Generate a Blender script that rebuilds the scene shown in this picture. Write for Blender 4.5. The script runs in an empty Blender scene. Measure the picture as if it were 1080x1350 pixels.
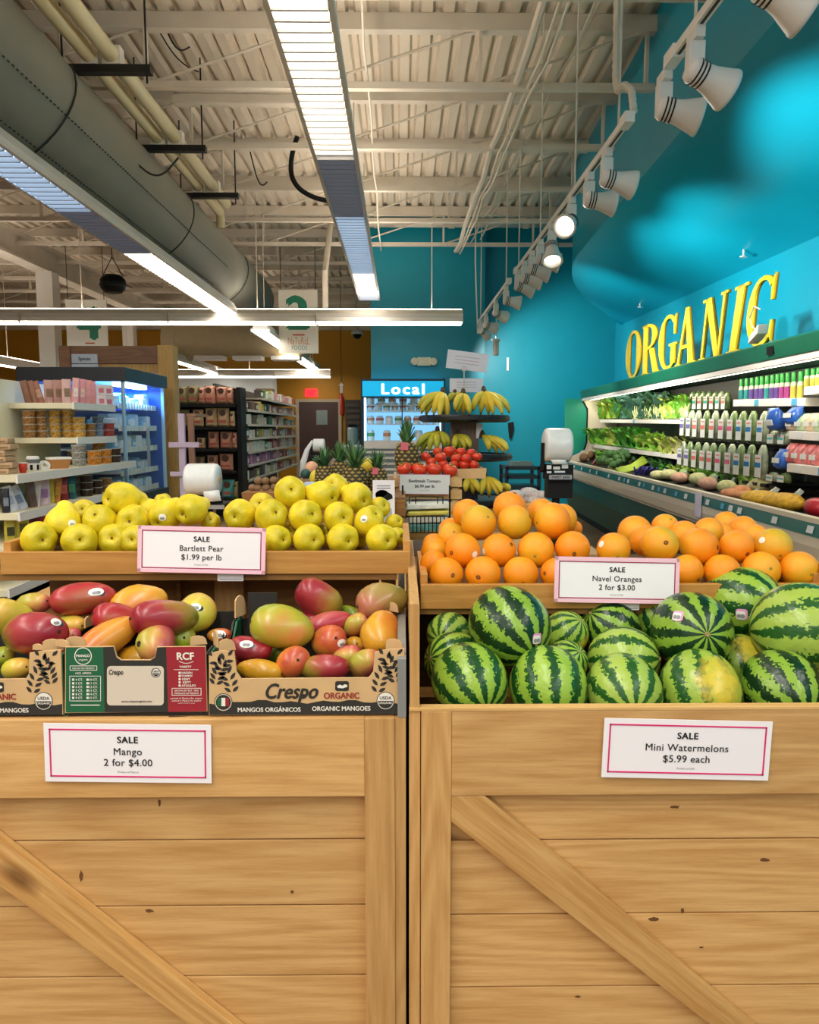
import bpy, bmesh, math, random
from mathutils import Vector, Matrix, Euler
from mathutils.bvhtree import BVHTree

R = math.radians
SC = bpy.context.scene
COL = SC.collection
rnd = random.Random(7)

# ------------------------------------------------------------------ camera
CAM_H, PITCH, YAW, FPX = 1.42, R(6.25), R(0.69), 1000.0
cam_data = bpy.data.cameras.new('camera')
cam_data.sensor_fit = 'HORIZONTAL'
cam_data.sensor_width = 36.0
cam_data.lens = 36.0 * FPX / 1080.0
cam_data.clip_end = 200
cam = bpy.data.objects.new('camera', cam_data)
COL.objects.link(cam)
cam.location = (0, 0, CAM_H)
cam.rotation_euler = (R(90) - PITCH, 0, -YAW)
SC.camera = cam

# ------------------------------------------------------------------ world and exposure
world = bpy.data.worlds.new('World')
SC.world = world
world.use_nodes = True
world.node_tree.nodes['Background'].inputs[0].default_value = (1.0, 0.97, 0.92, 1)
world.node_tree.nodes['Background'].inputs[1].default_value = 0.30
SC.view_settings.view_transform = 'Standard'
SC.view_settings.look = 'None'
SC.cycles.max_bounces = 7
SC.cycles.diffuse_bounces = 4
SC.cycles.glossy_bounces = 3
SC.cycles.transparent_max_bounces = 8
SC.cycles.caustics_reflective = False
SC.cycles.caustics_refractive = False
SC.cycles.sample_clamp_indirect = 4.0
SC.view_settings.gamma = 1.0
SC.view_settings.use_curve_mapping = False
SC.view_settings.exposure = 0.40
SPOT_W = 140.0             # each lit track spotlight
STRIP_POWER = 11.5         # radiance of the fluorescent diffusers


# the rows of strip lights that hang behind the photographer
def strip_lamp(x, y, z, sx, sy, watts):
    l = bpy.data.lights.new('strip_light', 'AREA')
    l.shape = 'RECTANGLE'
    l.size, l.size_y, l.energy = sx, sy, watts
    l.color = (1.0, 0.96, 0.90)
    o = bpy.data.objects.new('strip_light', l)
    COL.objects.link(o)
    o.location = (x, y, z)


for _x in (-3.6, -0.5, 2.4):
    strip_lamp(_x, -2.6, 3.55, 0.3, 7.0, 100)


# ------------------------------------------------------------------ helpers: pixels of the photograph to places
_fw = Vector((math.sin(YAW) * math.cos(PITCH), math.cos(YAW) * math.cos(PITCH), -math.sin(PITCH)))
_rt = Vector((math.cos(YAW), -math.sin(YAW), 0))
_up = _rt.cross(_fw)
EYE = Vector((0, 0, CAM_H))


def ray(px, py):
    return (_fw * FPX + _rt * (px - 540) - _up * (py - 675)).normalized()


def at(px, py, Y):
    d = ray(px, py)
    return EYE + d * (Y / d.y)


def atz(px, py, z):
    d = ray(px, py)
    return EYE + d * ((z - CAM_H) / d.z)


def atx(px, py, x):
    d = ray(px, py)
    return EYE + d * (x / d.x)


def depth(p):
    return (Vector(p) - EYE).dot(_fw)


# ------------------------------------------------------------------ helpers: materials
MATS = {}


def _new(name):
    m = bpy.data.materials.new(name)
    m.use_nodes = True
    MATS[name] = m
    return m, m.node_tree.nodes, m.node_tree.links, m.node_tree.nodes['Principled BSDF']


def lin(c):
    if isinstance(c, str):
        c = tuple(int(c[i:i + 2], 16) / 255 for i in (0, 2, 4))
    return tuple(x / 12.92 if x <= 0.04045 else ((x + 0.055) / 1.055) ** 2.4 for x in c)


def mat(name, c, rough=0.5, metal=0.0, var=0.0, scale=8.0, bump=0.0, alpha=1.0, trans=0.0, spec=None, coat=0.0):
    """plain procedural surface: hex sRGB colour, optional blotchy variation and fine relief"""
    if name in MATS:
        return MATS[name]
    m, N, L, b = _new(name)
    col = lin(c)
    b.inputs['Base Color'].default_value = (*col, 1)
    b.inputs['Roughness'].default_value = rough
    b.inputs['Metallic'].default_value = metal
    if spec is not None:
        b.inputs['Specular IOR Level'].default_value = spec
    if coat:
        b.inputs['Coat Weight'].default_value = coat
    if trans:
        b.inputs['Transmission Weight'].default_value = trans
        b.inputs['IOR'].default_value = 1.2
    if alpha < 1:
        b.inputs['Alpha'].default_value = alpha
    if var or bump:
        tc = N.new('ShaderNodeTexCoord')
        nz = N.new('ShaderNodeTexNoise')
        nz.inputs['Scale'].default_value = scale
        nz.inputs['Detail'].default_value = 4
        L.new(tc.outputs['Object'], nz.inputs['Vector'])
        if var:
            rp = N.new('ShaderNodeValToRGB')
            rp.color_ramp.elements[0].position = 0.3
            rp.color_ramp.elements[1].position = 0.7
            rp.color_ramp.elements[0].color = (*[x * (1 - var) for x in col], 1)
            rp.color_ramp.elements[1].color = (*[min(1, x * (1 + var)) for x in col], 1)
            L.new(nz.outputs[0], rp.inputs[0])
            L.new(rp.outputs[0], b.inputs['Base Color'])
        if bump:
            bp = N.new('ShaderNodeBump')
            bp.inputs['Strength'].default_value = bump
            bp.inputs['Distance'].default_value = 0.01
            L.new(nz.outputs[0], bp.inputs['Height'])
            L.new(bp.outputs[0], b.inputs['Normal'])
    return m


def emit(name, c, strength):
    if name in MATS:
        return MATS[name]
    m, N, L, b = _new(name)
    b.inputs['Base Color'].default_value = (*lin(c), 1)
    b.inputs['Emission Color'].default_value = (*lin(c), 1)
    b.inputs['Emission Strength'].default_value = strength
    return m


def wood(name, c1, c2, axis='X', rough=0.5, scale=1.0, knots=True, slant=0.0):
    """sawn timber: long stretched grain, cathedral figure, a few knots; the grain runs along axis"""
    if name in MATS:
        return MATS[name]
    m, N, L, b = _new(name)
    tc = N.new('ShaderNodeTexCoord')
    oi = N.new('ShaderNodeObjectInfo')
    off = N.new('ShaderNodeVectorMath'); off.operation = 'SCALE'
    cx = N.new('ShaderNodeCombineXYZ')
    for k in range(3):
        L.new(oi.outputs['Random'], cx.inputs[k])
    L.new(cx.outputs[0], off.inputs[0]); off.inputs['Scale'].default_value = 37.0
    ad = N.new('ShaderNodeVectorMath'); ad.operation = 'ADD'
    L.new(tc.outputs['Object'], ad.inputs[0]); L.new(off.outputs[0], ad.inputs[1])
    if slant:
        vr = N.new('ShaderNodeVectorRotate'); vr.rotation_type = 'Y_AXIS'; vr.inputs['Angle'].default_value = slant
        L.new(ad.outputs[0], vr.inputs['Vector']); ad = vr
    mp = N.new('ShaderNodeMapping')
    s = {'X': (1.1, 11, 11), 'Y': (11, 1.1, 11), 'Z': (11, 11, 1.1)}[axis]
    mp.inputs['Scale'].default_value = [v * scale for v in s]
    L.new(ad.outputs[0], mp.inputs[0])
    n1 = N.new('ShaderNodeTexNoise'); n1.inputs['Scale'].default_value = 0.75; n1.inputs['Detail'].default_value = 1.5
    L.new(mp.outputs[0], n1.inputs['Vector'])
    mul = N.new('ShaderNodeMath'); mul.operation = 'MULTIPLY'; mul.inputs[1].default_value = 75
    L.new(n1.outputs[0], mul.inputs[0])
    sn = N.new('ShaderNodeMath'); sn.operation = 'SINE'; L.new(mul.outputs[0], sn.inputs[0])
    n2 = N.new('ShaderNodeTexNoise'); n2.inputs['Scale'].default_value = 1.0; n2.inputs['Detail'].default_value = 5
    n2.inputs['Roughness'].default_value = 0.75
    mf = N.new('ShaderNodeMapping')
    mf.inputs['Scale'].default_value = [v * scale for v in {'X': (5, 90, 90), 'Y': (90, 5, 90), 'Z': (90, 90, 5)}[axis]]
    L.new(ad.outputs[0], mf.inputs[0]); L.new(mf.outputs[0], n2.inputs['Vector'])
    mix = N.new('ShaderNodeMath'); mix.operation = 'MULTIPLY_ADD'
    L.new(sn.outputs[0], mix.inputs[0]); mix.inputs[1].default_value = 0.10
    L.new(n2.outputs[0], mix.inputs[2])
    rp = N.new('ShaderNodeValToRGB')
    rp.color_ramp.elements[0].position = 0.28; rp.color_ramp.elements[0].color = (*lin(c2), 1)
    rp.color_ramp.elements[1].position = 0.72; rp.color_ramp.elements[1].color = (*lin(c1), 1)
    L.new(mix.outputs[0], rp.inputs[0])
    out = rp.outputs[0]
    if knots:
        n3 = N.new('ShaderNodeTexVoronoi'); n3.inputs['Scale'].default_value = 2.3
        mp2 = N.new('ShaderNodeMapping')
        s2 = {'X': (0.7, 1.6, 1.6), 'Y': (1.6, 0.7, 1.6), 'Z': (1.6, 1.6, 0.7)}[axis]
        mp2.inputs['Scale'].default_value = [v * scale for v in s2]
        L.new(ad.outputs[0], mp2.inputs[0]); L.new(mp2.outputs[0], n3.inputs['Vector'])
        r2 = N.new('ShaderNodeValToRGB')
        r2.color_ramp.elements[0].position = 0.03; r2.color_ramp.elements[0].color = (0.22, 0.13, 0.06, 1)
        r2.color_ramp.elements[1].position = 0.085; r2.color_ramp.elements[1].color = (1, 1, 1, 1)
        L.new(n3.outputs['Distance'], r2.inputs[0])
        mm = N.new('ShaderNodeMix'); mm.data_type = 'RGBA'; mm.blend_type = 'MULTIPLY'
        mm.inputs[0].default_value = 0.8
        L.new(out, mm.inputs[6]); L.new(r2.outputs[0], mm.inputs[7])
        out = mm.outputs[2]
    # every board a touch lighter or darker than the next
    hs = N.new('ShaderNodeHueSaturation')
    mr = N.new('ShaderNodeMapRange'); mr.inputs[3].default_value = 0.88; mr.inputs[4].default_value = 1.1
    L.new(oi.outputs['Random'], mr.inputs[0]); L.new(mr.outputs[0], hs.inputs['Value'])
    L.new(out, hs.inputs['Color'])
    L.new(hs.outputs[0], b.inputs['Base Color'])
    b.inputs['Roughness'].default_value = rough
    bp = N.new('ShaderNodeBump'); bp.inputs['Strength'].default_value = 0.25; bp.inputs['Distance'].default_value = 0.002
    L.new(n2.outputs[0], bp.inputs['Height']); L.new(bp.outputs[0], b.inputs['Normal'])
    return m


def ramp_mat(name, stops, axis=2, lo=-1.0, hi=1.0, noise=0.5, nscale=1.6, rough=0.4, speck=None, bump=0.0, bscale=60, coat=0.0):
    """skin of a fruit: colour ramp along a local axis broken up by noise, unlike from fruit to fruit"""
    if name in MATS:
        return MATS[name]
    m, N, L, b = _new(name)
    tc = N.new('ShaderNodeTexCoord'); oi = N.new('ShaderNodeObjectInfo')
    sp = N.new('ShaderNodeSeparateXYZ'); L.new(tc.outputs['Object'], sp.inputs[0])
    mr = N.new('ShaderNodeMapRange'); mr.inputs[1].default_value = lo; mr.inputs[2].default_value = hi
    L.new(sp.outputs[axis], mr.inputs[0])
    nz = N.new('ShaderNodeTexNoise'); nz.noise_dimensions = '4D'
    nz.inputs['Scale'].default_value = nscale; nz.inputs['Detail'].default_value = 3
    L.new(tc.outputs['Object'], nz.inputs['Vector'])
    w = N.new('ShaderNodeMath'); w.operation = 'MULTIPLY'; w.inputs[1].default_value = 50
    L.new(oi.outputs['Random'], w.inputs[0]); L.new(w.outputs[0], nz.inputs['W'])
    ma = N.new('ShaderNodeMath'); ma.operation = 'MULTIPLY_ADD'
    sub = N.new('ShaderNodeMath'); sub.operation = 'SUBTRACT'; sub.inputs[1].default_value = 0.5
    L.new(nz.outputs[0], sub.inputs[0]); L.new(sub.outputs[0], ma.inputs[0])
    ma.inputs[1].default_value = noise; L.new(mr.outputs[0], ma.inputs[2])
    rp = N.new('ShaderNodeValToRGB')
    el = rp.color_ramp.elements
    el[0].position, el[0].color = stops[0][0], (*lin(stops[0][1]), 1)
    el[1].position, el[1].color = stops[-1][0], (*lin(stops[-1][1]), 1)
    for p, c in stops[1:-1]:
        e = el.new(p); e.color = (*lin(c), 1)
    L.new(ma.outputs[0], rp.inputs[0])
    out = rp.outputs[0]
    if speck:
        n2 = N.new('ShaderNodeTexNoise'); n2.inputs['Scale'].default_value = speck[1]; n2.inputs['Detail'].default_value = 2
        L.new(tc.outputs['Object'], n2.inputs['Vector'])
        r2 = N.new('ShaderNodeValToRGB')
        r2.color_ramp.elements[0].position = speck[2]; r2.color_ramp.elements[0].color = (0, 0, 0, 1)
        r2.color_ramp.elements[1].position = min(1, speck[2] + 0.06); r2.color_ramp.elements[1].color = (1, 1, 1, 1)
        L.new(n2.outputs[0], r2.inputs[0])
        mm = N.new('ShaderNodeMix'); mm.data_type = 'RGBA'
        fm = N.new('ShaderNodeMath'); fm.operation = 'MULTIPLY'; fm.inputs[1].default_value = speck[3]
        L.new(r2.outputs[0], fm.inputs[0]); L.new(fm.outputs[0], mm.inputs[0])
        L.new(out, mm.inputs[6]); mm.inputs[7].default_value = (*lin(speck[0]), 1)
        out = mm.outputs[2]
    L.new(out, b.inputs['Base Color'])
    b.inputs['Roughness'].default_value = rough
    if coat:
        b.inputs['Coat Weight'].default_value = coat
        b.inputs['Coat Roughness'].default_value = 0.15
    if bump:
        n4 = N.new('ShaderNodeTexNoise'); n4.inputs['Scale'].default_value = bscale
        L.new(tc.outputs['Object'], n4.inputs['Vector'])
        bp = N.new('ShaderNodeBump'); bp.inputs['Strength'].default_value = bump; bp.inputs['Distance'].default_value = 0.02
        L.new(n4.outputs[0], bp.inputs['Height']); L.new(bp.outputs[0], b.inputs['Normal'])
    return m


# ------------------------------------------------------------------ helpers: meshes
class MB:
    """collects vertices and faces (world or local coordinates) into ONE mesh object"""

    def __init__(self):
        self.v, self.f, self.mi, self.cur = [], [], [], 0

    def face(self, *idx):
        self.f.append(tuple(idx)); self.mi.append(self.cur)

    def pts(self, pts):
        n = len(self.v); self.v.extend(Vector(p) for p in pts); return n

    def poly(self, pts):
        n = self.pts(pts); self.face(*range(n, n + len(pts))); return self

    def hexa(self, p):
        n = self.pts(p)
        for q in ((0, 3, 2, 1), (4, 5, 6, 7), (0, 1, 5, 4), (1, 2, 6, 5), (2, 3, 7, 6), (3, 0, 4, 7)):
            self.face(*[n + i for i in q])
        return self

    def box(self, x0, x1, y0, y1, z0, z1):
        return self.hexa([(x0, y0, z0), (x1, y0, z0), (x1, y1, z0), (x0, y1, z0),
                          (x0, y0, z1), (x1, y0, z1), (x1, y1, z1), (x0, y1, z1)])

    def bar(self, a, b, w, h, up=(0, 0, 1)):
        """rectangular bar from a to b"""
        a, b = Vector(a), Vector(b); d = (b - a).normalized()
        u = Vector(up)
        if abs(d.dot(u)) > 0.99:
            u = Vector((0, 1, 0))
        s = d.cross(u).normalized() * (w / 2); t = s.cross(d).normalized() * (h / 2)
        return self.hexa([a - s - t, a + s - t, b + s - t, b - s - t, a - s + t, a + s + t, b + s + t, b - s + t])

    def tube(self, path, r, n=8, cap=True):
        path = [Vector(p) for p in path]
        rs = r if isinstance(r, (list, tuple)) else [r] * len(path)
        base = None; ref = None
        for i, p in enumerate(path):
            d = (path[min(i + 1, len(path) - 1)] - path[max(i - 1, 0)])
            d = d.normalized() if d.length > 1e-9 else Vector((0, 0, 1))
            if ref is None:
                ref = Vector((0, 0, 1)) if abs(d.z) < 0.9 else Vector((1, 0, 0))
            s = d.cross(ref).normalized(); t = s.cross(d).normalized(); ref = t
            k = self.pts([p + (s * math.cos(a) + t * math.sin(a)) * rs[i] for a in [2 * math.pi * j / n for j in range(n)]])
            if base is not None:
                for j in range(n):
                    self.face(base + j, base + (j + 1) % n, k + (j + 1) % n, k + j)
            elif cap:
                self.face(*[k + j for j in range(n)][::-1])
            base = k
        if cap:
            self.face(*[base + j for j in range(n)])
        return self

    def lathe(self, prof, n=16, fn=None, M=None):
        """prof: (r, z) from bottom to top"""
        prev = None
        for (r, z) in prof:
            ring = []
            for j in range(n):
                a = 2 * math.pi * j / n
                p = Vector((r * math.cos(a), r * math.sin(a), z))
                if fn:
                    p = Vector(fn(p, a))
                ring.append(M @ p if M else p)
            if r < 1e-6:
                k = self.pts(ring[:1]); cur = [k] * n
            else:
                k = self.pts(ring); cur = [k + j for j in range(n)]
            if prev is not None:
                for j in range(n):
                    q = [prev[j], prev[(j + 1) % n], cur[(j + 1) % n], cur[j]]
                    q2 = []
                    for i in q:
                        if i not in q2:
                            q2.append(i)
                    if len(q2) > 2:
                        self.face(*q2)
            prev = cur
        return self

    def extrude(self, pts, d):
        """closed outline pts pushed by vector d"""
        d = Vector(d); n = len(pts)
        a = self.pts(pts); b = self.pts([Vector(p) + d for p in pts])
        self.face(*[a + i for i in range(n)][::-1]); self.face(*[b + i for i in range(n)])
        for i in range(n):
            j = (i + 1) % n
            self.face(a + i, a + j, b + j, b + i)
        return self

    def mesh(self, name, mats, org=(0, 0, 0), smooth=False, bevel=0):
        me = bpy.data.meshes.new(name)
        o = Vector(org)
        me.from_pydata([p - o for p in self.v], [], self.f)
        for m in mats if isinstance(mats, (list, tuple)) else [mats]:
            me.materials.append(m)
        if isinstance(mats, (list, tuple)):
            me.polygons.foreach_set('material_index', self.mi)
        bm = bmesh.new(); bm.from_mesh(me)
        if bevel:
            bmesh.ops.bevel(bm, geom=list(bm.edges), offset=bevel, segments=2, affect='EDGES', profile=0.6)
        bmesh.ops.recalc_face_normals(bm, faces=bm.faces)
        bm.to_mesh(me); bm.free()
        if smooth:
            me.polygons.foreach_set('use_smooth', [True] * len(me.polygons))
        me.update()
        return me

    def build(self, name, mats, parent=None, smooth=False, bevel=0, org=None):
        """a part of parent (whose frame it shares) or, without a parent, a thing with its origin at org"""
        if parent is not None:
            o = bpy.data.objects.new(name, self.mesh(name, mats, ORG.get(parent.name, (0, 0, 0)), smooth, bevel))
            ORG[o.name] = ORG.get(parent.name, (0, 0, 0))
            o.parent = parent
        else:
            if org is None:
                lo = [min(p[k] for p in self.v) for k in range(3)]; hi = [max(p[k] for p in self.v) for k in range(3)]
                org = ((lo[0] + hi[0]) / 2, (lo[1] + hi[1]) / 2, lo[2])
            o = bpy.data.objects.new(name, self.mesh(name, mats, org, smooth, bevel))
            o.location = org; ORG[o.name] = tuple(org)
        COL.objects.link(o)
        return o


ORG = {}


def tag(o, label=None, cat=None, group=None, kind=None):
    if label: o['label'] = label
    if cat: o['category'] = cat
    if group: o['group'] = group
    if kind: o['kind'] = kind
    return o


def thing(name, label, cat, loc=(0, 0, 0), group=None, rot=None, local=False, kind=None):
    """an Empty at a thing's base; parts are given in world coordinates, or in the Empty's own frame when local"""
    o = bpy.data.objects.new(name, None)
    o.empty_display_size = 0.05
    COL.objects.link(o)
    o.location = loc
    if rot: o.rotation_euler = rot
    ORG[o.name] = (0, 0, 0) if local else tuple(loc)
    return tag(o, label, cat, group, kind)


def child(name, me, parent, loc=(0, 0, 0), rot=None, scale=None):
    """a piece that shares its mesh with its likes"""
    o = bpy.data.objects.new(name, me)
    o.parent = parent; o.location = loc
    if rot: o.rotation_euler = rot
    if scale: o.scale = scale
    ORG[o.name] = (0, 0, 0)
    COL.objects.link(o)
    return o


def solo(name, me, loc, rot=None, scale=None, label=None, cat=None, group=None):
    o = bpy.data.objects.new(name, me)
    o.location = loc
    if rot is not None: o.rotation_euler = rot
    if scale is not None: o.scale = scale if isinstance(scale, (tuple, list)) else (scale,) * 3
    ORG[o.name] = (0, 0, 0)
    COL.objects.link(o)
    return tag(o, label, cat, group)


def text_pts(s, bold=0.0, shear=0.0, spacing=1.0):
    cu = bpy.data.curves.new('t', 'FONT')
    cu.body = s; cu.size = 1; cu.align_x = 'CENTER'; cu.offset = bold; cu.shear = shear; cu.space_character = spacing
    cu.resolution_u = 3
    ob = bpy.data.objects.new('t', cu); COL.objects.link(ob)
    dg = bpy.context.evaluated_depsgraph_get()
    me = bpy.data.meshes.new_from_object(ob.evaluated_get(dg))
    vs = [v.co.copy() for v in me.vertices]; fs = [tuple(p.vertices) for p in me.polygons]
    bpy.data.objects.remove(ob); bpy.data.curves.remove(cu); bpy.data.meshes.remove(me)
    return vs, fs


def text_into(mb, s, cx, cz, height=None, width=None, y=0.0, bold=0.0, shear=0.0, M=None, spacing=1.0):
    """flat lettering in the x-z plane (reads from -y); cz is the middle of its capital height"""
    v0, f0 = text_pts(s, 0.0, shear, spacing)
    if not v0:
        return
    vs, fs = [], []
    # heavier weight: the same outline struck several times a hair apart
    for i, (dx, dz) in enumerate([(0, 0)] if bold <= 0 else [(-bold, 0), (bold, 0), (0, bold * .6), (0, -bold * .6)]):
        k = len(vs)
        vs += [Vector((v.x + dx, v.y + dz, i * 1e-4)) for v in v0]
        fs += [tuple(k + q for q in f) for f in f0]
    w = max(v.x for v in vs) - min(v.x for v in vs)
    mx = (max(v.x for v in vs) + min(v.x for v in vs)) / 2
    cap = 0.69
    if width and height:
        sx, sz = width / w, height / cap
    elif width:
        sx = sz = width / w
    else:
        sx = sz = height / cap
    pts = [Vector(((v.x - mx) * sx + cx, y - v.z, (v.y - cap / 2) * sz + cz)) for v in vs]
    if M:
        pts = [M @ p for p in pts]
    n = mb.pts(pts)
    for f in fs:
        mb.face(*[n + i for i in f])


ORD = ['first', 'second', 'third', 'fourth', 'fifth', 'sixth', 'seventh', 'eighth', 'ninth', 'tenth', 'eleventh',
       'twelfth', 'thirteenth', 'fourteenth', 'fifteenth', 'sixteenth', 'seventeenth', 'eighteenth', 'nineteenth', 'twentieth']


def nth(i, n):
    """place in a row counted from the left"""
    if n == 1: return 'only one'
    if i == 0: return 'leftmost'
    if i == n - 1: return 'rightmost'
    return ORD[i] + ' from left'

# ------------------------------------------------------------------ the setting
H = CAM_H
DECK = H + 3.8
TEAL = mat('teal_paint', '0090a8', 0.42, var=0.05, scale=1.5)
TEAL_GLOSS = mat('teal_gloss_paint', '0a9fc0', 0.28, var=0.05, scale=0.8)
YELLOW = mat('ochre_paint', 'b9820c', 0.6, var=0.05, scale=1.0)
CEIL = mat('ceiling_paint', 'd8ccba', 0.7, var=0.06, scale=1.2)
STEEL_P = mat('painted_steel', 'd9cfc0', 0.55, var=0.06, scale=3)
WHITE = mat('white_enamel', 'eeeae4', 0.4)
CREAM = mat('cream_enamel', 'e8dfc0', 0.5, var=0.03)
BLACK = mat('black_plastic', '0b0b0d', 0.5, spec=.3)
DARK = mat('dark_metal', '262626', 0.5, metal=0.3)
SILVER = mat('brushed_steel', 'c0c0c2', 0.35, metal=0.8)


def structure(o, label=None):
    o['kind'] = 'structure'
    if label: o['label'] = label
    return o


# floor of large tiles
m, N, L, b = _new('floor_tile')
tc = N.new('ShaderNodeTexCoord'); br = N.new('ShaderNodeTexBrick')
br.inputs['Scale'].default_value = 1.0; br.offset = 0
br.inputs['Brick Width'].default_value = 0.6; br.inputs['Row Height'].default_value = 0.6
br.inputs['Mortar Size'].default_value = 0.004
br.inputs['Color1'].default_value = (*lin('8f7a62'), 1); br.inputs['Color2'].default_value = (*lin('857058'), 1)
br.inputs['Mortar'].default_value = (*lin('5c4c3c'), 1)
L.new(tc.outputs['Object'], br.inputs['Vector']); L.new(br.outputs[0], b.inputs['Base Color'])
b.inputs['Roughness'].default_value = 0.3
structure(MB().box(-14, 6, -7, 24, -0.1, 0).build('floor', m, org=(0, 0, 0)), 'brown tiled shop floor with a dull shine')

# corrugated steel roof deck
mb = MB()
prof = []
x = -14.0
while x < 4.4:
    prof += [(x, 0.0), (x + 0.10, 0.0), (x + 0.125, 0.055), (x + 0.175, 0.055)]
    x += 0.2
a = mb.pts([(px, 2.2, DECK + z) for px, z in prof]); c = mb.pts([(px, 23, DECK + z) for px, z in prof])
for i in range(len(prof) - 1):
    mb.face(a + i, a + i + 1, c + i + 1, c + i)
structure(mb.build('ceiling', CEIL, org=(0, 0, DECK)), 'off-white corrugated steel roof deck with long ribs')

# walls
BLUE_Y = 14.0
structure(MB().box(-0.53, 1.53, BLUE_Y, 22, 0, DECK + .06).build('wall_back', TEAL), 'teal painted rear wall beside the yellow wall')
structure(MB().box(1.53, 5.2, BLUE_Y + .35, BLUE_Y + .5, 0, DECK + .06).build('wall_back_recess', TEAL), 'teal painted wall set back behind the end of the cold case')
structure(MB().box(-14, -0.53, 22, 22.2, 0, 4.2).build('wall_far', YELLOW), 'ochre yellow wall at the far end of the shop')
structure(MB().box(-14, -0.53, 22.05, 22.2, 4.2, DECK + .06).build('wall_far_upper', CEIL), 'cream wall above the ochre wall under the roof')
structure(MB().box(-14.2, -14, -7, 22, 0, DECK + .06).build('wall_left_bounce', CREAM), 'unseen cream side wall added beyond the aisles to bounce light')  # out of view, added to bounce light back into the shop


def case_x(Y, d=0.0):
    return 2.72 + d + (Y - 12.3) * 0.0419


mb = MB()
mb.hexa([(case_x(-3, 1.2), -3, 0), (case_x(-3, 1.3), -3, 0), (case_x(14.4, 1.3), 14.4, 0), (case_x(14.4, 1.2), 14.4, 0),
         (case_x(-3, 1.2), -3, DECK), (case_x(-3, 1.3), -3, DECK), (case_x(14.4, 1.3), 14.4, DECK), (case_x(14.4, 1.2), 14.4, DECK)])
structure(mb.build('wall_right', TEAL_GLOSS), 'bright teal side wall behind the cold case')

# the big teal bulkhead: upright face to the roof, underside sloping down to the side wall, round far end
edge = [(2.12, -1.0, 2.42), (2.2, 2.0, 2.42), (2.27, 4.5, 2.42), (2.36, 7.0, 2.42), (2.45, 9.5, 2.42), (2.50, 10.6, 2.41)]
for k in range(1, 13):
    t = k / 12 * math.pi / 2
    edge.append((2.50 + 1.45 * (1 - math.cos(t)), 10.6 + 3.2 * math.sin(t), 2.41 - 0.52 * (k / 12) ** 2))
mb = MB()
top = mb.pts([(x, y, DECK + .05) for x, y, z in edge])
bot0 = mb.pts([(x, y, H + z + .05) for x, y, z in edge])
bot = mb.pts([(x + .05, y - (0.02 if y > 11 else 0), H + z) for x, y, z in edge])
wl = mb.pts([(max(case_x(y, 1.2), x + .05), y, H + 1.62 + 0.25 * max(0, (y - 4) / 10)) for x, y, z in edge])
mid = mb.pts([((x + .05) * .5 + max(case_x(y, 1.2), x + .05) * .5, y, H + (z + 1.62 + 0.25 * max(0, (y - 4) / 10)) / 2 - 0.05) for x, y, z in edge])
for i in range(len(edge) - 1):
    for q, r_ in ((top, bot0), (bot0, bot), (bot, mid), (mid, wl)):
        mb.face(q + i, q + i + 1, r_ + i + 1, r_ + i)
sof = mb.build('ceiling_bulkhead', TEAL_GLOSS, org=(2.6, 6, H + 1.6))
structure(sof, 'large glossy teal bulkhead with a rounded far end above the cold case')
bm = bmesh.new(); bm.from_mesh(sof.data)
for f in bm.faces: f.smooth = True
bm.to_mesh(sof.data); bm.free()
sof.data.set_sharp_from_angle(angle=R(38))
# sprinkler heads poking through the bulkhead
for i, (px, py) in enumerate(((981, 331), (844, 400))):
    _me = sof.data; _o = Vector(sof.location)
    _bv = BVHTree.FromPolygons([v.co + _o for v in _me.vertices], [tuple(q.vertices) for q in _me.polygons])
    p = _bv.ray_cast(EYE, ray(px, py))[0] - Vector((0, 0, .05))
    mb = MB().tube([p + Vector((0, 0, .07)), p], .012, 6).tube([p, p + Vector((0, 0, -.012))], .04, 8)
    tag(mb.build('sprinkler', WHITE), ('white sprinkler head under the teal bulkhead nearer the camera' if i == 0 else 'white sprinkler head above the first yellow letter'), 'sprinkler')

# steel joists under the deck
JY = [7.46 + 1.52 * k for k in range(-1, 10)]
for ji, y in enumerate(JY):
    x1 = 2.75 if y < 11 else (3.6 if y < 13.9 else -0.6)
    j = thing('ceiling_beam', 'open web steel roof joist', None, (-4, y, DECK - .64), kind='structure')
    MB().box(-14, x1, y - .05, y + .05, DECK - .15, DECK - .004).build('top_chord', STEEL_P, j)
    MB().box(-14, x1, y - .035, y + .035, DECK - .66, DECK - .60).build('bottom_chord', STEEL_P, j)
    w = MB(); x = -13.2; k = 0
    step = 1.55
    while x + step < x1:
        w.tube([(x, y, DECK - .62), (x + step, y, DECK - .12)], .014, 5)
        w.bar((x + step, y, DECK - .62), (x + step, y, DECK - .1), .03, .05)
        x += step
    w.build('web', STEEL_P, j)

# a deep girder on a column, far left
g = thing('ceiling_beam', 'deep steel girder running along the shop', None, (-6.9, 10, H + 2.9), kind='structure')
MB().box(-6.75, -6.45, 3, 22, H + 2.88, H + 2.92).build('bottom_flange', STEEL_P, g)
MB().box(-6.61, -6.59, 3, 22, H + 2.92, H + 3.3).build('web_plate', STEEL_P, g)
MB().box(-6.75, -6.45, 3, 22, H + 3.3, H + 3.34).build('top_flange', STEEL_P, g)
structure(MB().box(-6.7, -6.4, 14.4, 14.7, 0, H + 2.88).build('column', WHITE), 'white painted steel column left of the wooden spice shelter')
structure(MB().box(-7.3, -7.02, 20.4, 20.7, 0, DECK - .66).build('column', WHITE), 'distant white steel column at the yellow wall')

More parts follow.
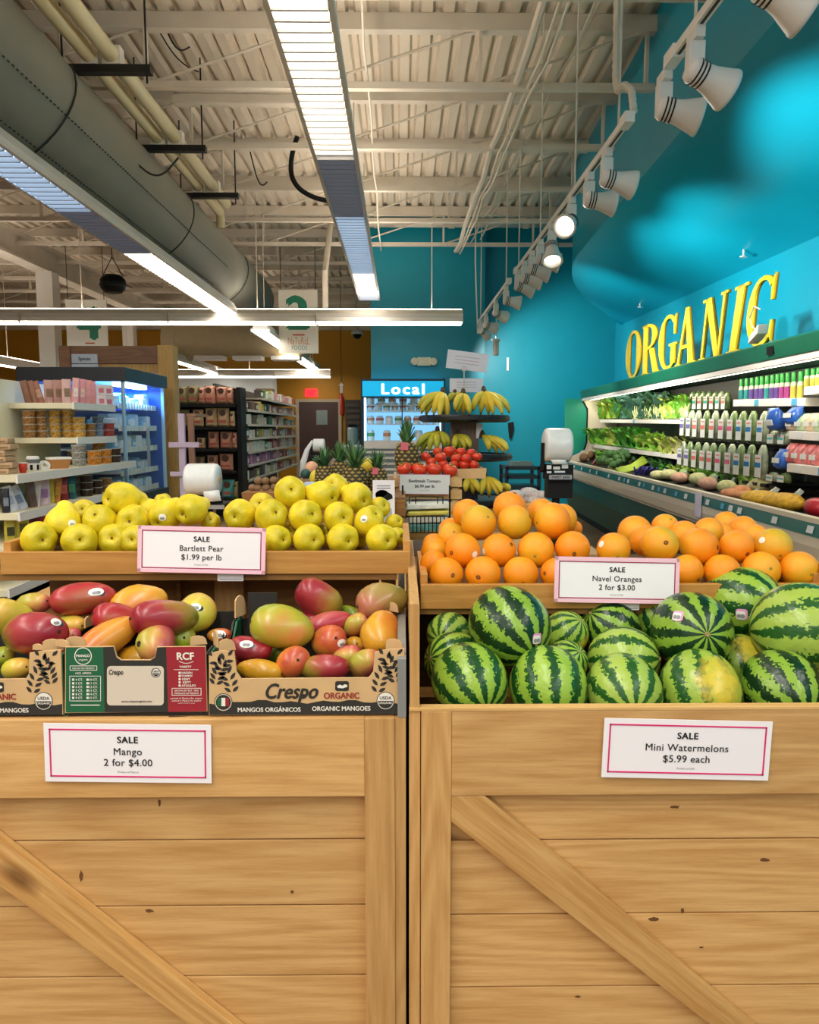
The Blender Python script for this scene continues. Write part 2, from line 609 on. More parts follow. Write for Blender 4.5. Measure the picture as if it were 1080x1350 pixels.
# ------------------------------------------------------------------ ducts, pipes and cables overhead
DUCT = mat('grey_duct_cloth', '8f8f85', 0.55, var=0.08, scale=1.2, bump=0.2)
d = thing('air_duct', 'huge round grey air duct running below the roof', 'duct', (-3.0, 9, H + 2.05))
path = [(-3.0, 1.0 + i * .5, H + 2.55) for i in range(30)]
MB().tube(path, [0.5 + 0.012 * math.sin(i * 2.1) for i in range(30)], 32).build('duct_tube', DUCT, d, smooth=True)
RIVET = mat('duct_stitch', '3c3c38', 0.8)
st = MB()
for a in (200, 232, 300, 338):
    ca, sa = math.cos(R(a)), math.sin(R(a))
    for k in range(150):
        y = 2.5 + k * .06
        st.box(-3.0 + ca * .512 - .004, -3.0 + ca * .512 + .004, y, y + .022, H + 2.55 + sa * .512 - .004, H + 2.55 + sa * .512 + .004)
tag(st.build('stitching', RIVET, d), kind='stuff')
for y in (6.15, 9.5, 12.8):
    ring = [(-3 + .518 * math.cos(R(t)), y + .12 * math.sin(R(t * 2)), H + 2.55 + .518 * math.sin(R(t))) for t in range(150, 400, 10)]
    MB().tube(ring, .008, 5).build('seam', RIVET, d)
BEIGE_DUCT = mat('beige_duct', 'd8c8a4', 0.5, var=0.04)
d2 = thing('air_duct', 'beige round duct crossing in front of the yellow wall', 'duct', (-3.4, 16.5, H + 1.5))
MB().tube([(-5.0, 16.5, H + 1.86), (-1.95, 16.5, H + 1.86)], .34, 24).build('duct_tube', BEIGE_DUCT, d2, smooth=True)
MB().tube([(-4.75, 16.5, H + 1.55), (-4.75, 16.5, H + 1.40)], [.34, .28], 20).build('outlet', BEIGE_DUCT, d2)
for k in range(3):
    MB().box(-4.3 + k * .8, -3.7 + k * .8, 16.1, 16.5, H + 1.44, H + 1.52).build('grille', WHITE, d2)

PIPE = mat('cream_pipe', 'e6d9ae', 0.45)
pp = thing('roof_pipe', 'pair of cream pipes on metal hangers beside the grey duct', 'pipe', (-2.4, 7, H + 3.0))
for dx in (-.09, .09):
    MB().tube([(-2.42 + dx, 2.5, H + 3.0), (-2.42 + dx, 10.6 + (.35 if dx < 0 else 0), H + 3.0)], .065, 12).build('pipe', PIPE, pp, smooth=True)
MB().tube([(-2.51, 10.95, H + 3.0), (-2.51, 11.0, H + 2.97), (-2.51, 11.02, H + 2.80)], .06, 12).build('elbow', PIPE, pp, smooth=True)
for k, y in enumerate((4.9, 6.55, 8.3, 9.9)):
    MB().box(-2.78, -2.02, y - .04, y + .04, H + 2.87, H + 2.93).build('hanger', DARK, pp)
    for xx in (-2.74, -2.06):
        MB().tube([(xx, y, H + 2.8), (xx, y, DECK)], .009, 5).build('rod', DARK, pp)
    for dx in (-.09, .09):
        MB().box(-2.42 + dx - .075, -2.42 + dx + .075, y - .05, y + .05, H + 2.93, H + 3.07).build('clamp', WHITE, pp)

wp = thing('sprinkler_main', 'white pipe along the top of the teal rear wall', 'pipe', (0.6, 13.7, H + 3.45))
MB().tube([(-1.6, 13.7, H + 3.58), (2.6, 13.7, H + 3.58)], .085, 12).build('pipe', STEEL_P, wp, smooth=True)
for xx in (-.4, .9, 2.2):
    MB().tube([(xx, 13.7, H + 3.5), (xx, 13.7, DECK)], .03, 8).build('riser', STEEL_P, wp)
    MB().tube([(xx - .05, 13.7, H + 3.58), (xx + .05, 13.7, H + 3.58)], .1, 10).build('collar', STEEL_P, wp)
MB().tube([(-1.2, 13.6, H + 3.5), (-1.25, 13.0, H + 2.6), (-1.25, 13.0, H + 1.9)], .05, 10).build('drop', STEEL_P, wp)

cb = thing('conduit_run', 'bundle of grey conduits running back along the roof joists', 'conduit', (1.2, 8, H + 3.1))
for k, (x0, x1, z0, z1, rr) in enumerate(((1.12, .98, 3.26, 3.1, .035), (1.25, 1.02, 3.2, 3.08, .014), (1.31, 1.05, 3.18, 3.05, .014),
                                          (1.5, 1.4, 3.22, 3.3, .012), (1.62, 1.2, 3.3, 3.2, .012), (-.28, -.34, 3.3, 3.1, .011))):
    n = 12
    MB().tube([(x0 + (x1 - x0) * i / n + .012 * math.sin(i * 1.9 + k), 4.5 + 9.2 * i / n, H + z0 + (z1 - z0) * i / n - .05 * math.sin(math.pi * ((i * 1.5) % 3) / 3)) for i in range(n + 1)],
              rr, 6).build('conduit', STEEL_P, cb)
# loose black hose looping down from a joist
pts = [at(x, y, 9.6) for x, y in ((392, 180), (384, 205), (383, 232), (394, 250), (416, 262), (440, 266))]
pts = [pts[i] * (1 - f) + pts[i + 1] * f for i in range(5) for f in (0, .25, .5, .75)] + [pts[-1]]
for _ in range(4): pts = [pts[0]] + [(pts[i - 1] + pts[i] * 2 + pts[i + 1]) / 4 for i in range(1, len(pts) - 1)] + [pts[-1]]
tag(MB().tube(pts, .03, 8).build('roof_hose', BLACK, smooth=True), 'black flexible hose hanging between two roof joists', 'hose')
for k, (a, b_, rr) in enumerate((((190, 0), (262, 95), .01), ((212, 20), (250, 62), .012), ((330, 200), (352, 240), .01), ((180, 215), (235, 208), .014))):
    p, q = at(*a, 7.6), at(*b_, 7.8)
    pts = [p + (q - p) * f + Vector((0, 0, -.14 * math.sin(math.pi * f))) for f in [i / 10 for i in range(11)]]
    tag(MB().tube(pts, rr * .7, 5).build('roof_cable', DARK), ['dark cable sagging beside the cream pipes at the top', 'short black cable looped behind the pipe hanger',
        'thin dark cable under the second joist', 'dark cable crossing the grey duct near its hanger'][k], 'cable', 'loose cables under the roof')

# ------------------------------------------------------------------ strip lights
LIT_WARM = emit('tube_light_warm', 'fff3e2', STRIP_POWER)
LIT_COOL = emit('tube_light_cool', 'b4d4ff', 2.5)
LIT_DIM = emit('tube_light_dim', '8ea2d4', 0.42)
ADDED_UP = emit('added_up_light', 'fff0dc', STRIP_POWER * 1.1)  # glow added on top of the housings to brighten the roof deck
LIT_LOUVRE = emit('tube_light_louvred', 'fff4e4', 5.0)
LIT_SOFT = emit('tube_light_soft', 'f4efe6', 4.0)


def strip(name, label, x, y0, y1, z, w, segs, blades, h=.14, up=True):
    t = thing(name, label, 'strip light', (x, (y0 + y1) / 2, z), group='fluorescent strip lights')
    mb = MB()
    mb.hexa([(x - w * .55, y0, z), (x + w * .55, y0, z), (x + w * .55, y1, z), (x - w * .55, y1, z),
             (x - w * .3, y0, z + h), (x + w * .3, y0, z + h), (x + w * .3, y1, z + h), (x - w * .3, y1, z + h)])
    mb.build('housing', WHITE, t)
    for s in (-1, 1):
        MB().box(x + s * w * .55 - .015, x + s * w * .55 + .015, y0, y1, z - .035, z + .02).build('side_rail', WHITE, t)
    if up:
        MB().box(x - w * .25, x + w * .25, y0, y1, z + h + .004, z + h + .012).build('added_uplight', ADDED_UP, t)  # added glowing strip that lights the ceiling from below
    for a, b_, mt in segs:
        MB().box(x - w * .5, x + w * .5, a + .01, b_ - .01, z - .012, z - .004).build('diffuser', mt, t)
    if blades:
        me = MB().box(-w * .5, w * .5, -.008, .008, -.045, -.012).mesh('louver_blade', mat('louver_grey', 'b4b0a8', .5))
        y = max(y0, 2.6) + .06
        while y < y1:
            child('louver_blade', me, t, (0, y - (y0 + y1) / 2, 0)); y += blades
    for yy in [y0 + .4 + k * 2.4 for k in range(int((y1 - y0) / 2.4) + 1)]:
        if yy > 3:
            MB().tube([(x, yy, z + h), (x, yy, DECK)], .007, 4).build('hanger_wire', STEEL_P, t)
    return t


strip('strip_fixture', 'long central strip light leading away to the teal wall', -0.52, -1, 13.2, H + 2.2, .3,
      [(-1, 6.35, LIT_LOUVRE), (6.35, 8.1, LIT_DIM), (8.1, 9.4, LIT_COOL), (9.4, 10.9, LIT_COOL), (10.9, 12.4, LIT_WARM), (12.4, 13.2, LIT_COOL)], .11)
strip('strip_fixture', 'long strip light hanging under the grey air duct', -2.78, -1, 12.6, H + 1.88, .3,
      [(-1, 3.5, LIT_WARM), (3.5, 6.7, LIT_COOL), (6.7, 8.3, LIT_DIM), (8.3, 12.6, LIT_WARM)], .11, up=False)
strip('strip_fixture', 'narrow strip light leading towards the yellow wall behind the aisle 2 sign', -2.3, 12.75, 21.3, H + 1.62, .26, [(12.75, 21.3, LIT_WARM)], 0, up=False)
strip('strip_fixture', 'distant strip light left of the beige duct', -4.6, 15.3, 20, H + 1.4, .22, [(15.3, 20, LIT_WARM)], 0, up=False)
strip('strip_fixture', 'distant strip light at the edge above the cream shelves', -8.0, 13, 18.4, H + 1.3, .25, [(13, 18.4, LIT_WARM)], 0)


def cross_strip(label, x0, x1, y, z, h):
    t = thing('strip_fixture', label, 'strip light', ((x0 + x1) / 2, y, z), group='fluorescent strip lights')
    MB().box(x0, x1, y - .09, y + .09, z + h * .35, z + h * .65).build('housing', WHITE, t)
    MB().box(x0, x1, y - .05, y + .05, z + h * .65, z + h).build('raceway', STEEL_P, t)
    MB().hexa([(x0, y - .13, z), (x1, y - .13, z), (x1, y + .13, z), (x0, y + .13, z),
               (x0, y - .09, z + h * .35), (x1, y - .09, z + h * .35), (x1, y + .09, z + h * .35), (x0, y + .09, z + h * .35)]).build('reflector', WHITE, t)
    MB().box(x0 + .02, x1 - .02, y - .125, y + .125, z - .03, z - .003).build('diffuser', LIT_SOFT, t)
    MB().box(x0 + .02, x1 - .02, y - .045, y + .045, z + h + .003, z + h + .01).build('added_uplight', ADDED_UP, t)  # added upward glow for the ceiling, hidden by the housing
    for k in range(4):
        xx = x0 + .5 + k * (x1 - x0 - 1) / 3
        MB().tube([(xx, y, z + h), (xx, y, DECK)], .008, 4).build('hanger_wire', STEEL_P, t)
    for k in range(1, 4):
        xx = x0 + k * (x1 - x0) / 4
        MB().box(xx - .012, xx + .012, y - .135, y + .135, z - .034, z + h * .7).build('joint', STEEL_P, t)


a = at(610, 428, 12.5)
cross_strip('pendant strip light crossing the shop below the aisle signs', -8.4, a.x, 12.5, a.z + .03, .2)
a = at(436, 498, 19)
cross_strip('distant pendant strip light in front of the yellow wall', -7.2, a.x, 19, a.z + .03, .16)
# two short fixtures tucked between the joists
p = at(228, 128, 8.3)
cross = thing('strip_fixture', 'unlit strip light fixed between the first two roof joists', 'strip light', (p.x, 8.3, p.z), group='fluorescent strip lights')
q = at(408, 128, 8.3)
MB().box(p.x, q.x, 8.24, 8.36, p.z - .08, p.z + .02).build('housing', STEEL_P, cross, bevel=.02)
MB().box(p.x + .03, q.x - .03, 8.2, 8.4, p.z + .02, p.z + .06).build('raceway', STEEL_P, cross)
# ------------------------------------------------------------------ the two wooden produce stands in front
WB, WD = 'd9ad70', 'bd8c50'
WX = wood('board_wood_across', WB, WD, 'X')
WZ = wood('board_wood_upright', 'd6a768', 'ba884c', 'Z')
WDIAG = wood('brace_wood', 'd8ab6a', 'ba8648', 'X', slant=R(-39.6))
WIN = wood('stained_wood_across', '9c6f35', '7c5424', 'X', knots=False)
WTRAY = wood('tray_wood', 'd0984f', 'b9803c', 'X', rough=0.4, knots=False)
Y0 = 1.27                       # front plane of the posts
ZTOP = at(800, 937, Y0).z       # top edge of the top rail
FLOOR_FRONT = 0.0


def xat(px, Y=Y0, py=1000):
    return at(px, py, Y).x


def zat(py, Y=Y0, px=540):
    return at(px, py, Y).z


def stand(label, xl, xr, seams, ztop, floor_drop):
    """crate-fronted stand: posts, top rail, planks, brace, cheeks, rear box"""
    t = thing('produce_stand', label, 'display stand', ((xl + xr) / 2, Y0 + .3, 0), group='wooden produce stands')
    pw, cw = .053, .021
    zr = zat(1050)
    # front posts and the strip edges behind them
    for s, x0 in ((0, xl + cw), (1, xr - cw - pw)):
        MB().box(x0, x0 + pw, Y0, Y0 + .022, 0, ztop).build('post', WZ, t, bevel=.0015)
    for x0 in (xl, xr - cw):
        MB().box(x0, x0 + cw - .0015, Y0 + .004, Y0 + .78, 0, ztop + (.0)).build('side_panel', WZ, t, bevel=.001)
    MB().box(xl + cw + pw, xr - cw - pw, Y0 + .001, Y0 + .022, zr, ztop).build('top_rail', WX, t, bevel=.0015)
    # planks set back behind the frame
    zs = [zr + .004] + seams + [0.03]
    for i in range(len(zs) - 1):
        hi, lo = zs[i], zs[i + 1]
        MB().box(xl + cw + .01, xr - cw - .01, Y0 + .024, Y0 + .042, lo + .0013, hi - .0013).build('plank', WX, t, bevel=.001)
    # diagonal brace from the upper left to the lower right
    xa, xb = xl + cw + pw, xr - cw - pw
    w = .054
    dx, dz = math.cos(R(39.6)), -math.sin(R(39.6))
    p0 = Vector((xa, zr - .0485)); L_ = (xb - xa) / dx
    # outline clipped by rail (top) and posts
    top_len = .0485 / math.tan(R(39.6))
    end_z = p0.y - (xb - xa) * math.tan(R(39.6))
    out = [(xa, zr - .0485), (xa, zr - .0005), (xa + top_len, zr - .0005), (xb, end_z + .0485 + 0.0), (xb, end_z)]
    mb = MB(); mb.extrude([(x, Y0 + .002, z) for x, z in out], (0, .02, 0))
    mb.build('brace', WDIAG, t, bevel=.0012)
    # floor of the bin and back board
    MB().box(xl + cw, xr - cw, Y0 + .022, Y0 + .36, ztop - floor_drop, ztop - floor_drop + .015).build('bin_floor', WIN, t)
    return t


SX0, SX1 = xat(538) - .002, xat(536.5)      # meeting line of the two stands
PITCHX = 705 * depth(at(540, 1000, Y0)) / 1000
RS = stand('wooden crate-fronted stand holding the watermelons and oranges', SX0 + .004, SX0 + .004 + PITCHX,
           [zat(1118), zat(1217.5), zat(1315), zat(1410)], ZTOP, .12)
LZ = zat(947)
LS = stand('wooden crate-fronted stand holding the mango boxes and pears', SX1 - PITCHX, SX1,
           [zat(1115), zat(1203), zat(1297), zat(1400)], LZ, .014)
LX0, LX1, RX0, RX1 = SX1 - PITCHX, SX1, SX0 + .004, SX0 + .004 + PITCHX
# right stand: raised cheeks beside the melons, thin top bead, dark box behind
Y_T = 1.62                      # front of the upper trays
zo0, zo1 = zat(803, Y_T, 560), zat(771, Y_T, 560)
zp0, zp1 = zat(757, Y_T, 270), zat(727.5, Y_T, 270)
BEAD = wood('bead_wood', 'dcb272', 'c89a58', 'X', knots=False)
MB().box(RX0 + .0, RX1, Y0 + .0005, Y0 + .02, ZTOP, ZTOP + .006).build('top_bead', BEAD, RS, bevel=.001)
CHEEK = wood('cheek_wood', 'd4a868', 'bd8a4c', 'Z', knots=False)
for x0, x1 in ((RX0 + .001, RX0 + .018), (RX1 - .018, RX1 - .001)):
    MB().extrude([(x0, Y0 + .003, ZTOP + .004), (x0, Y0 + .003, ZTOP + .19), (x0, Y_T + .4, ZTOP + .19), (x0, Y_T + .4, ZTOP + .004)], (x1 - x0, 0, 0)).build('cheek', CHEEK, RS, bevel=.001)
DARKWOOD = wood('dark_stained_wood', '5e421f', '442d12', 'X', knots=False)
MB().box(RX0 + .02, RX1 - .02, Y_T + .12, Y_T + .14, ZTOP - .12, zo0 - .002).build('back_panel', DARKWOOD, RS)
MB().box(RX0 + .018, RX1 - .018, Y0 + .36, Y_T + .42, zo0 - .014, zo0 - .001).build('shelf_board', WIN, RS)
# left stand: low cheeks, stained back panel with a gap at its outer end
for x0, x1 in ((LX1 - .016, LX1 - .001),):
    MB().extrude([(x0, Y0 + .003, LZ), (x0, Y0 + .003, LZ + .105), (x0, Y0 + .05, LZ + .125), (x0, Y_T + .4, LZ + .125), (x0, Y_T + .4, LZ)], (x1 - x0, 0, 0)).build('cheek', mat('cheek_laminate', '8b8b86', .4, var=.1), LS, bevel=.001)
zb = zp0
yb = Y_T + .16
MB().box(at(66, 780, yb).x, at(300, 780, yb).x, yb, yb + .015, LZ - .05, zb - .014).build('back_panel', WIN, LS)
MB().box(at(318, 780, yb).x, at(500, 780, yb).x, yb, yb + .015, LZ - .05, zb - .014).build('back_panel', WIN, LS)
for a, b_ in ((287, 324), (503, 522), (237, 243)):
    MB().box(at(a, 780, yb).x, at(b_, 780, yb).x, yb - .03, yb - .002, LZ - .05, zb - .014).build('rear_post', WZ if a != 237 else WIN, LS, bevel=.001)
MB().box(LX0 + .02, LX1 - .018, Y_T + .005, Y_T + .42, zb - .014, zb - .001).build('shelf_board', WIN, LS)


# ------------------------------------------------------------------ upper trays
def tray(label, x0, x1, y0, y1, z0, z1, wall=.016):
    t = thing('display_tray', label, 'tray', ((x0 + x1) / 2, (y0 + y1) / 2, z0), group='wooden fruit trays')
    MB().box(x0, x1, y0, y0 + wall, z0, z1).build('front_board', WTRAY, t, bevel=.0015)
    MB().box(x0 + wall, x1 - wall, y1 - wall, y1, z0, z1 + .0).build('back_board', WTRAY, t, bevel=.001)
    for a in (x0, x1 - wall):
        MB().box(a, a + wall, y0 + wall + .0006, y1, z0, z1 + .02).build('side_board', WTRAY, t, bevel=.0015)
    MB().box(x0 + wall, x1 - wall, y0 + wall, y1 - wall, z0 + .001, z0 + .009).build('tray_floor', WIN, t)
    # sloping insert that carries the back rows
    a = [(x0 + wall + .002, y0 + .085, z0 + .01), (x0 + wall + .002, y1 - wall - .002, z0 + .01), (x0 + wall + .002, y1 - wall - .002, z1 + .012)]
    MB().extrude(a, (x1 - x0 - 2 * wall - .004, 0, 0)).build('sloped_insert', WIN, t)
    return t


TP = (at(0, 740, Y_T).x, at(541, 740, Y_T).x)
TRAY_Y1 = Y_T + .34
tray('wooden tray of yellow pears on the mango stand', TP[0], TP[1], Y_T, TRAY_Y1, zp0, zp1)
TO = (at(554.5, 790, Y_T).x, RX1 - .02)
tray('wooden tray of oranges behind the watermelons', TO[0], TO[1], Y_T, TRAY_Y1, zo0, zo1)

# ------------------------------------------------------------------ SALE signs
CARD = mat('sign_card', 'f6f2f4', 0.45)
PINK = mat('pink_rule', 'd6226e', 0.5)
PINK_PALE = mat('pale_pink_edge', 'f9c6d4', 0.5)
INK = mat('sign_ink', '161616', 0.6)
INK_GREY = mat('sign_ink_grey', '77777a', 0.6)


def sale_sign(label, px, py, wpx, Y, roll, lines, ring=PINK, tilt=-4, pale=False):
    c = at(px, py, Y)
    k = depth(c) / 1000
    w, h = wpx * k, wpx * k * .364
    t = thing('price_sign', label, 'sign', c, group='SALE price signs', rot=(R(tilt), R(roll), 0), local=True)
    MB().box(-w / 2, w / 2, -.001, .001, -h / 2, h / 2).build('card', CARD, t)
    if pale:
        mb = MB(); g = w * .012; e = .00145
        for a in ((-w / 2, w / 2, h / 2 - g * 2.2, h / 2), (-w / 2, w / 2, -h / 2, -h / 2 + g * 2.2), (-w / 2, -w / 2 + g * 2.2, -h / 2, h / 2), (w / 2 - g * 2.2, w / 2, -h / 2, h / 2)):
            mb.box(a[0], a[1], -e, -.001, a[2], a[3])
        mb.build('pale_edge', PINK_PALE, t)
    i, lw = w * .032, w * .0085
    mb = MB()
    for a in ((-w / 2 + i, w / 2 - i, h / 2 - i, h / 2 - i - lw), (-w / 2 + i, w / 2 - i, -h / 2 + i + lw, -h / 2 + i),
              (-w / 2 + i, -w / 2 + i + lw, h / 2 - i, -h / 2 + i), (w / 2 - i - lw, w / 2 - i, h / 2 - i, -h / 2 + i)):
        mb.box(a[0], a[1], -.0018, -.001, min(a[2], a[3]), max(a[2], a[3]))
    mb.build('border', ring, t)
    mb = MB()
    text_into(mb, 'SALE', 0, h * .235, height=h * .105, y=-.0016, bold=.04, spacing=1.1)
    text_into(mb, lines[0], 0, h * .035, height=h * .118, y=-.0016, bold=.008, spacing=1.06)
    text_into(mb, lines[1], 0, -h * .155, height=h * .118, y=-.0016, bold=.01, spacing=1.04)
    mb.build('lettering', INK, t)
    mb = MB()
    text_into(mb, lines[2], 0, -h * .32, height=h * .032, y=-.0016, bold=0.0)
    mb.build('small_print', INK_GREY, t)
    return t


sale_sign('SALE sign reading Mango 2 for $4.00 on the front of the mango stand', 169, 993, 219, Y0 - .004, 1.0, ('Mango', '2 for $4.00', 'Product of Mexico'), tilt=0)
sale_sign('SALE sign reading Bartlett Pear $1.99 per lb on the pear tray', 266, 725, 168, Y_T - .012, 1.4, ('Bartlett Pear', '$1.99 per lb', 'Product of USA'), mat('pink_rule_dim', 'a8325c', .5), tilt=-5, pale=True)
sale_sign('SALE sign reading Navel Oranges 2 for $3.00 on the orange tray', 813.5, 765, 165, Y_T - .014, 1.2, ('Navel Oranges', '2 for $3.00', 'Product of USA'), mat('pink_rule_dim', 'a8325c', .5), tilt=-5, pale=True)
sale_sign('SALE sign reading Mini Watermelons $5.99 each on the melon stand', 905.5, 988, 222, Y0 - .004, 1.6, ('Mini Watermelons', '$5.99 each', 'Product of USA'), tilt=0)
for px, py, Y, lb in ((304, 760.5, Y_T - .002, 'small white tag peeking out under the Bartlett Pear sign'), (826, 799, Y_T - .003, 'small white tag peeking out under the Navel Oranges sign')):
    c = at(px, py, Y); t = thing('shelf_tag', lb, 'tag', c, local=True)
    MB().box(-.028, .028, -.001, .0008, -.009, .012).build('card', CARD, t)
    MB().box(-.024, .024, -.0014, -.001, -.0055, -.0045).build('rule', INK_GREY, t)
c = at(238, 945.5, Y0 + .012)
tag(MB().tube([c + Vector((-.02, 0, .001)), c + Vector((.004, 0, 0)), c + Vector((.02, .001, -.0012))], .0016, 6).build('twig', mat('twig_brown', '4a2a12', .8)),
    'short brown twig lying on the ledge under the mango box', 'twig')

# knots, chips and cracks of the old boards
KNOT = mat('knot_dark', '6b4320', .8)
for stn, px, py, w, h in ((LS, 107, 1156, 3, 9), (LS, 197, 1201, 7, 2.6), (LS, 210, 1058, 2.5, 6), (LS, 385, 1176, 3, 3), (RS, 1008, 1134, 9, 3.2), (RS, 862, 1212, 9, 3.4), (RS, 900, 1201, 2.4, 5), (RS, 925, 1249, 3, 1.6), (RS, 762, 1314, 5, 1.8), (RS, 890, 1064, 8, 2.6)):
    c = at(px, py, Y0 + .0232); k = depth(c) / 1000
    mb = MB(); n = 12; r9 = random.Random(px)
    mb.extrude([(c.x + w * k * math.cos(6.283 * i / n) * r9.uniform(.55, 1), c.y, c.z + h * k * math.sin(6.283 * i / n) * r9.uniform(.55, 1)) for i in range(n)], (0, .0012, 0))
    mb.build('knot', KNOT, stn)
# ------------------------------------------------------------------ fruit
def cam_dir(r_, u_, t_):
    """direction given as (right, up, towards the viewer)"""
    return (_rt * r_ + _up * u_ - _fw * t_).normalized()


def settle(items, ymin, steps=60, slack=.97):
    """items: dicts with p (px, py), r (px), Y. slide the fruit along its sight line until neighbours only touch"""
    for it in items:
        it['d'] = ray(*it['p']); it['s'] = it['Y'] / it['d'].y
    for _ in range(steps):
        for i, a in enumerate(items):
            pa = EYE + a['d'] * a['s']; ra = a['r'] * depth(pa) / 1000
            if pa.y - ra < ymin:
                a['s'] += (ymin - pa.y + ra) / a['d'].y; pa = EYE + a['d'] * a['s']
            for b_ in items[i + 1:]:
                pb = EYE + b_['d'] * b_['s']; rb = b_['r'] * depth(pb) / 1000
                gap = (ra + rb) * slack - (pa - pb).length
                if gap > 0.0004:
                    far, near = (b_, a) if b_['s'] >= a['s'] else (a, b_)
                    far['s'] += gap * .55; near['s'] -= gap * .15
                    pa = EYE + a['d'] * a['s']
    for it in items:
        it['loc'] = EYE + it['d'] * it['s']
        it['rad'] = it['r'] * depth(it['loc']) / 1000


def quat(d, spin=0.0):
    q = d.to_track_quat('Z', 'Y')
    return (q @ Euler((0, 0, spin)).to_quaternion()).to_euler()


def patch_on(o, px, py, rpx, name, material, lift=.0008, shape=None, n=14):
    """a small disc that follows the fruit's skin where the sight line through (px, py) meets it"""
    bpy.context.view_layer.update()
    M = Matrix.LocRotScale(o.location, o.rotation_euler, o.scale)
    Mi = M.inverted()
    bv = BVHTree.FromPolygons([v.co for v in o.data.vertices], [tuple(p.vertices) for p in o.data.polygons])
    o0 = Mi @ EYE; d0 = (Mi.to_3x3() @ ray(px, py)).normalized()
    hit, nor, _, _ = bv.ray_cast(o0, d0)
    if hit is None:
        return None
    if nor.dot(d0) > 0: nor = -nor
    sc = o.scale[0]
    rr = rpx * depth(M @ hit) / 1000 / sc
    s = nor.orthogonal().normalized(); t = nor.cross(s)
    # keep the disc upright on the picture
    upl = (Mi.to_3x3() @ _up).normalized(); t = (upl - nor * upl.dot(nor)).normalized(); s = t.cross(nor)
    mb = MB()
    rings = [0, .5, 1.0]; idx = []
    for q in rings:
        row = []
        for j in range(n if q else 1):
            a = 2 * math.pi * j / n
            k = q * (shape(a) if shape else 1)
            base = hit + (s * math.cos(a) + t * math.sin(a)) * rr * k + nor * rr * 3
            h2, n2, _, _ = bv.ray_cast(base, -nor)
            if h2 is None: h2, n2 = hit + (s * math.cos(a) + t * math.sin(a)) * rr * k, nor
            row.append(h2 + nor * (lift / sc))
        idx.append(mb.pts(row))
    for j in range(n):
        mb.face(idx[0], idx[1] + j, idx[1] + (j + 1) % n)
        mb.face(idx[1] + j, idx[2] + j, idx[2] + (j + 1) % n, idx[1] + (j + 1) % n)
    c = bpy.data.objects.new(name, mb.mesh(name, material, smooth=True))
    c.parent = o; COL.objects.link(c)
    return c


STICK_W = mat('sticker_white', 'f0eee6', .4)
STICK_P = mat('sticker_pink', 'e7a0c8', .4)
STICK_K = mat('sticker_dark', '20211f', .4)
STICK_G = mat('sticker_grey', '8f9490', .4)


def fruit_sticker(o, px, py, r, dark=True):
    s = patch_on(o, px, py, r, 'sticker', STICK_W, .0012)
    if s and dark:
        patch_on(o, px, py + r * .25, r * .6, 'sticker_print', STICK_G, .0018, shape=lambda a: .3 + .7 * abs(math.cos(a)))


# --- pear: round bottom with a puckered calyx, neck tapering to the stem end
def pear_mesh(name, seed):
    r = random.Random(seed)
    prof = [(0.0, -.72), (.09, -.78), (.22, -.88), (.42, -.93), (.62, -.84), (.82, -.62), (.95, -.32), (1.0, 0), (.97, .28), (.86, .58), (.70, .86),
            (.57, 1.08), (.50, 1.28), (.45, 1.42), (.36, 1.52), (.2, 1.57), (0, 1.55)]
    ph = r.random() * 6
    amp = .05 + r.random() * .05

    def fn(p, a):
        k = 1 + amp * math.cos(5 * a + ph) * max(0, -p.z) + .02 * math.cos(2 * a + ph) + .015 * math.cos(3 * a + p.z * 2)
        return (p.x * k + .05 * p.z * p.z * math.cos(ph), p.y * k, p.z)
    return MB().lathe(prof, 28, fn).mesh(name, PEAR, smooth=True)


PEAR = ramp_mat('pear_skin', [(0, 'c4b414'), (.4, 'e8cf22'), (1, 'f6e03c')], 2, -1, 1.5, 1.1, 1.5, .45, speck=('9a8a20', 26, .66, .45), bump=.12, bscale=9)
CALYX = mat('calyx_brown', '6a4a18', .8)
pear_meshes = [pear_mesh('pear', 11 + i) for i in range(5)]
me_calyx = MB().lathe([(.0, -.84), (.05, -.85), (.085, -.875), (.05, -.915), (.02, -.90), (0, -.88)], 5).mesh('calyx', CALYX)
me_stem = MB().tube([(0, 0, 1.5), (.03, 0, 1.65), (.08, .02, 1.8)], [.05, .04, .06], 6).mesh('stem', CALYX)

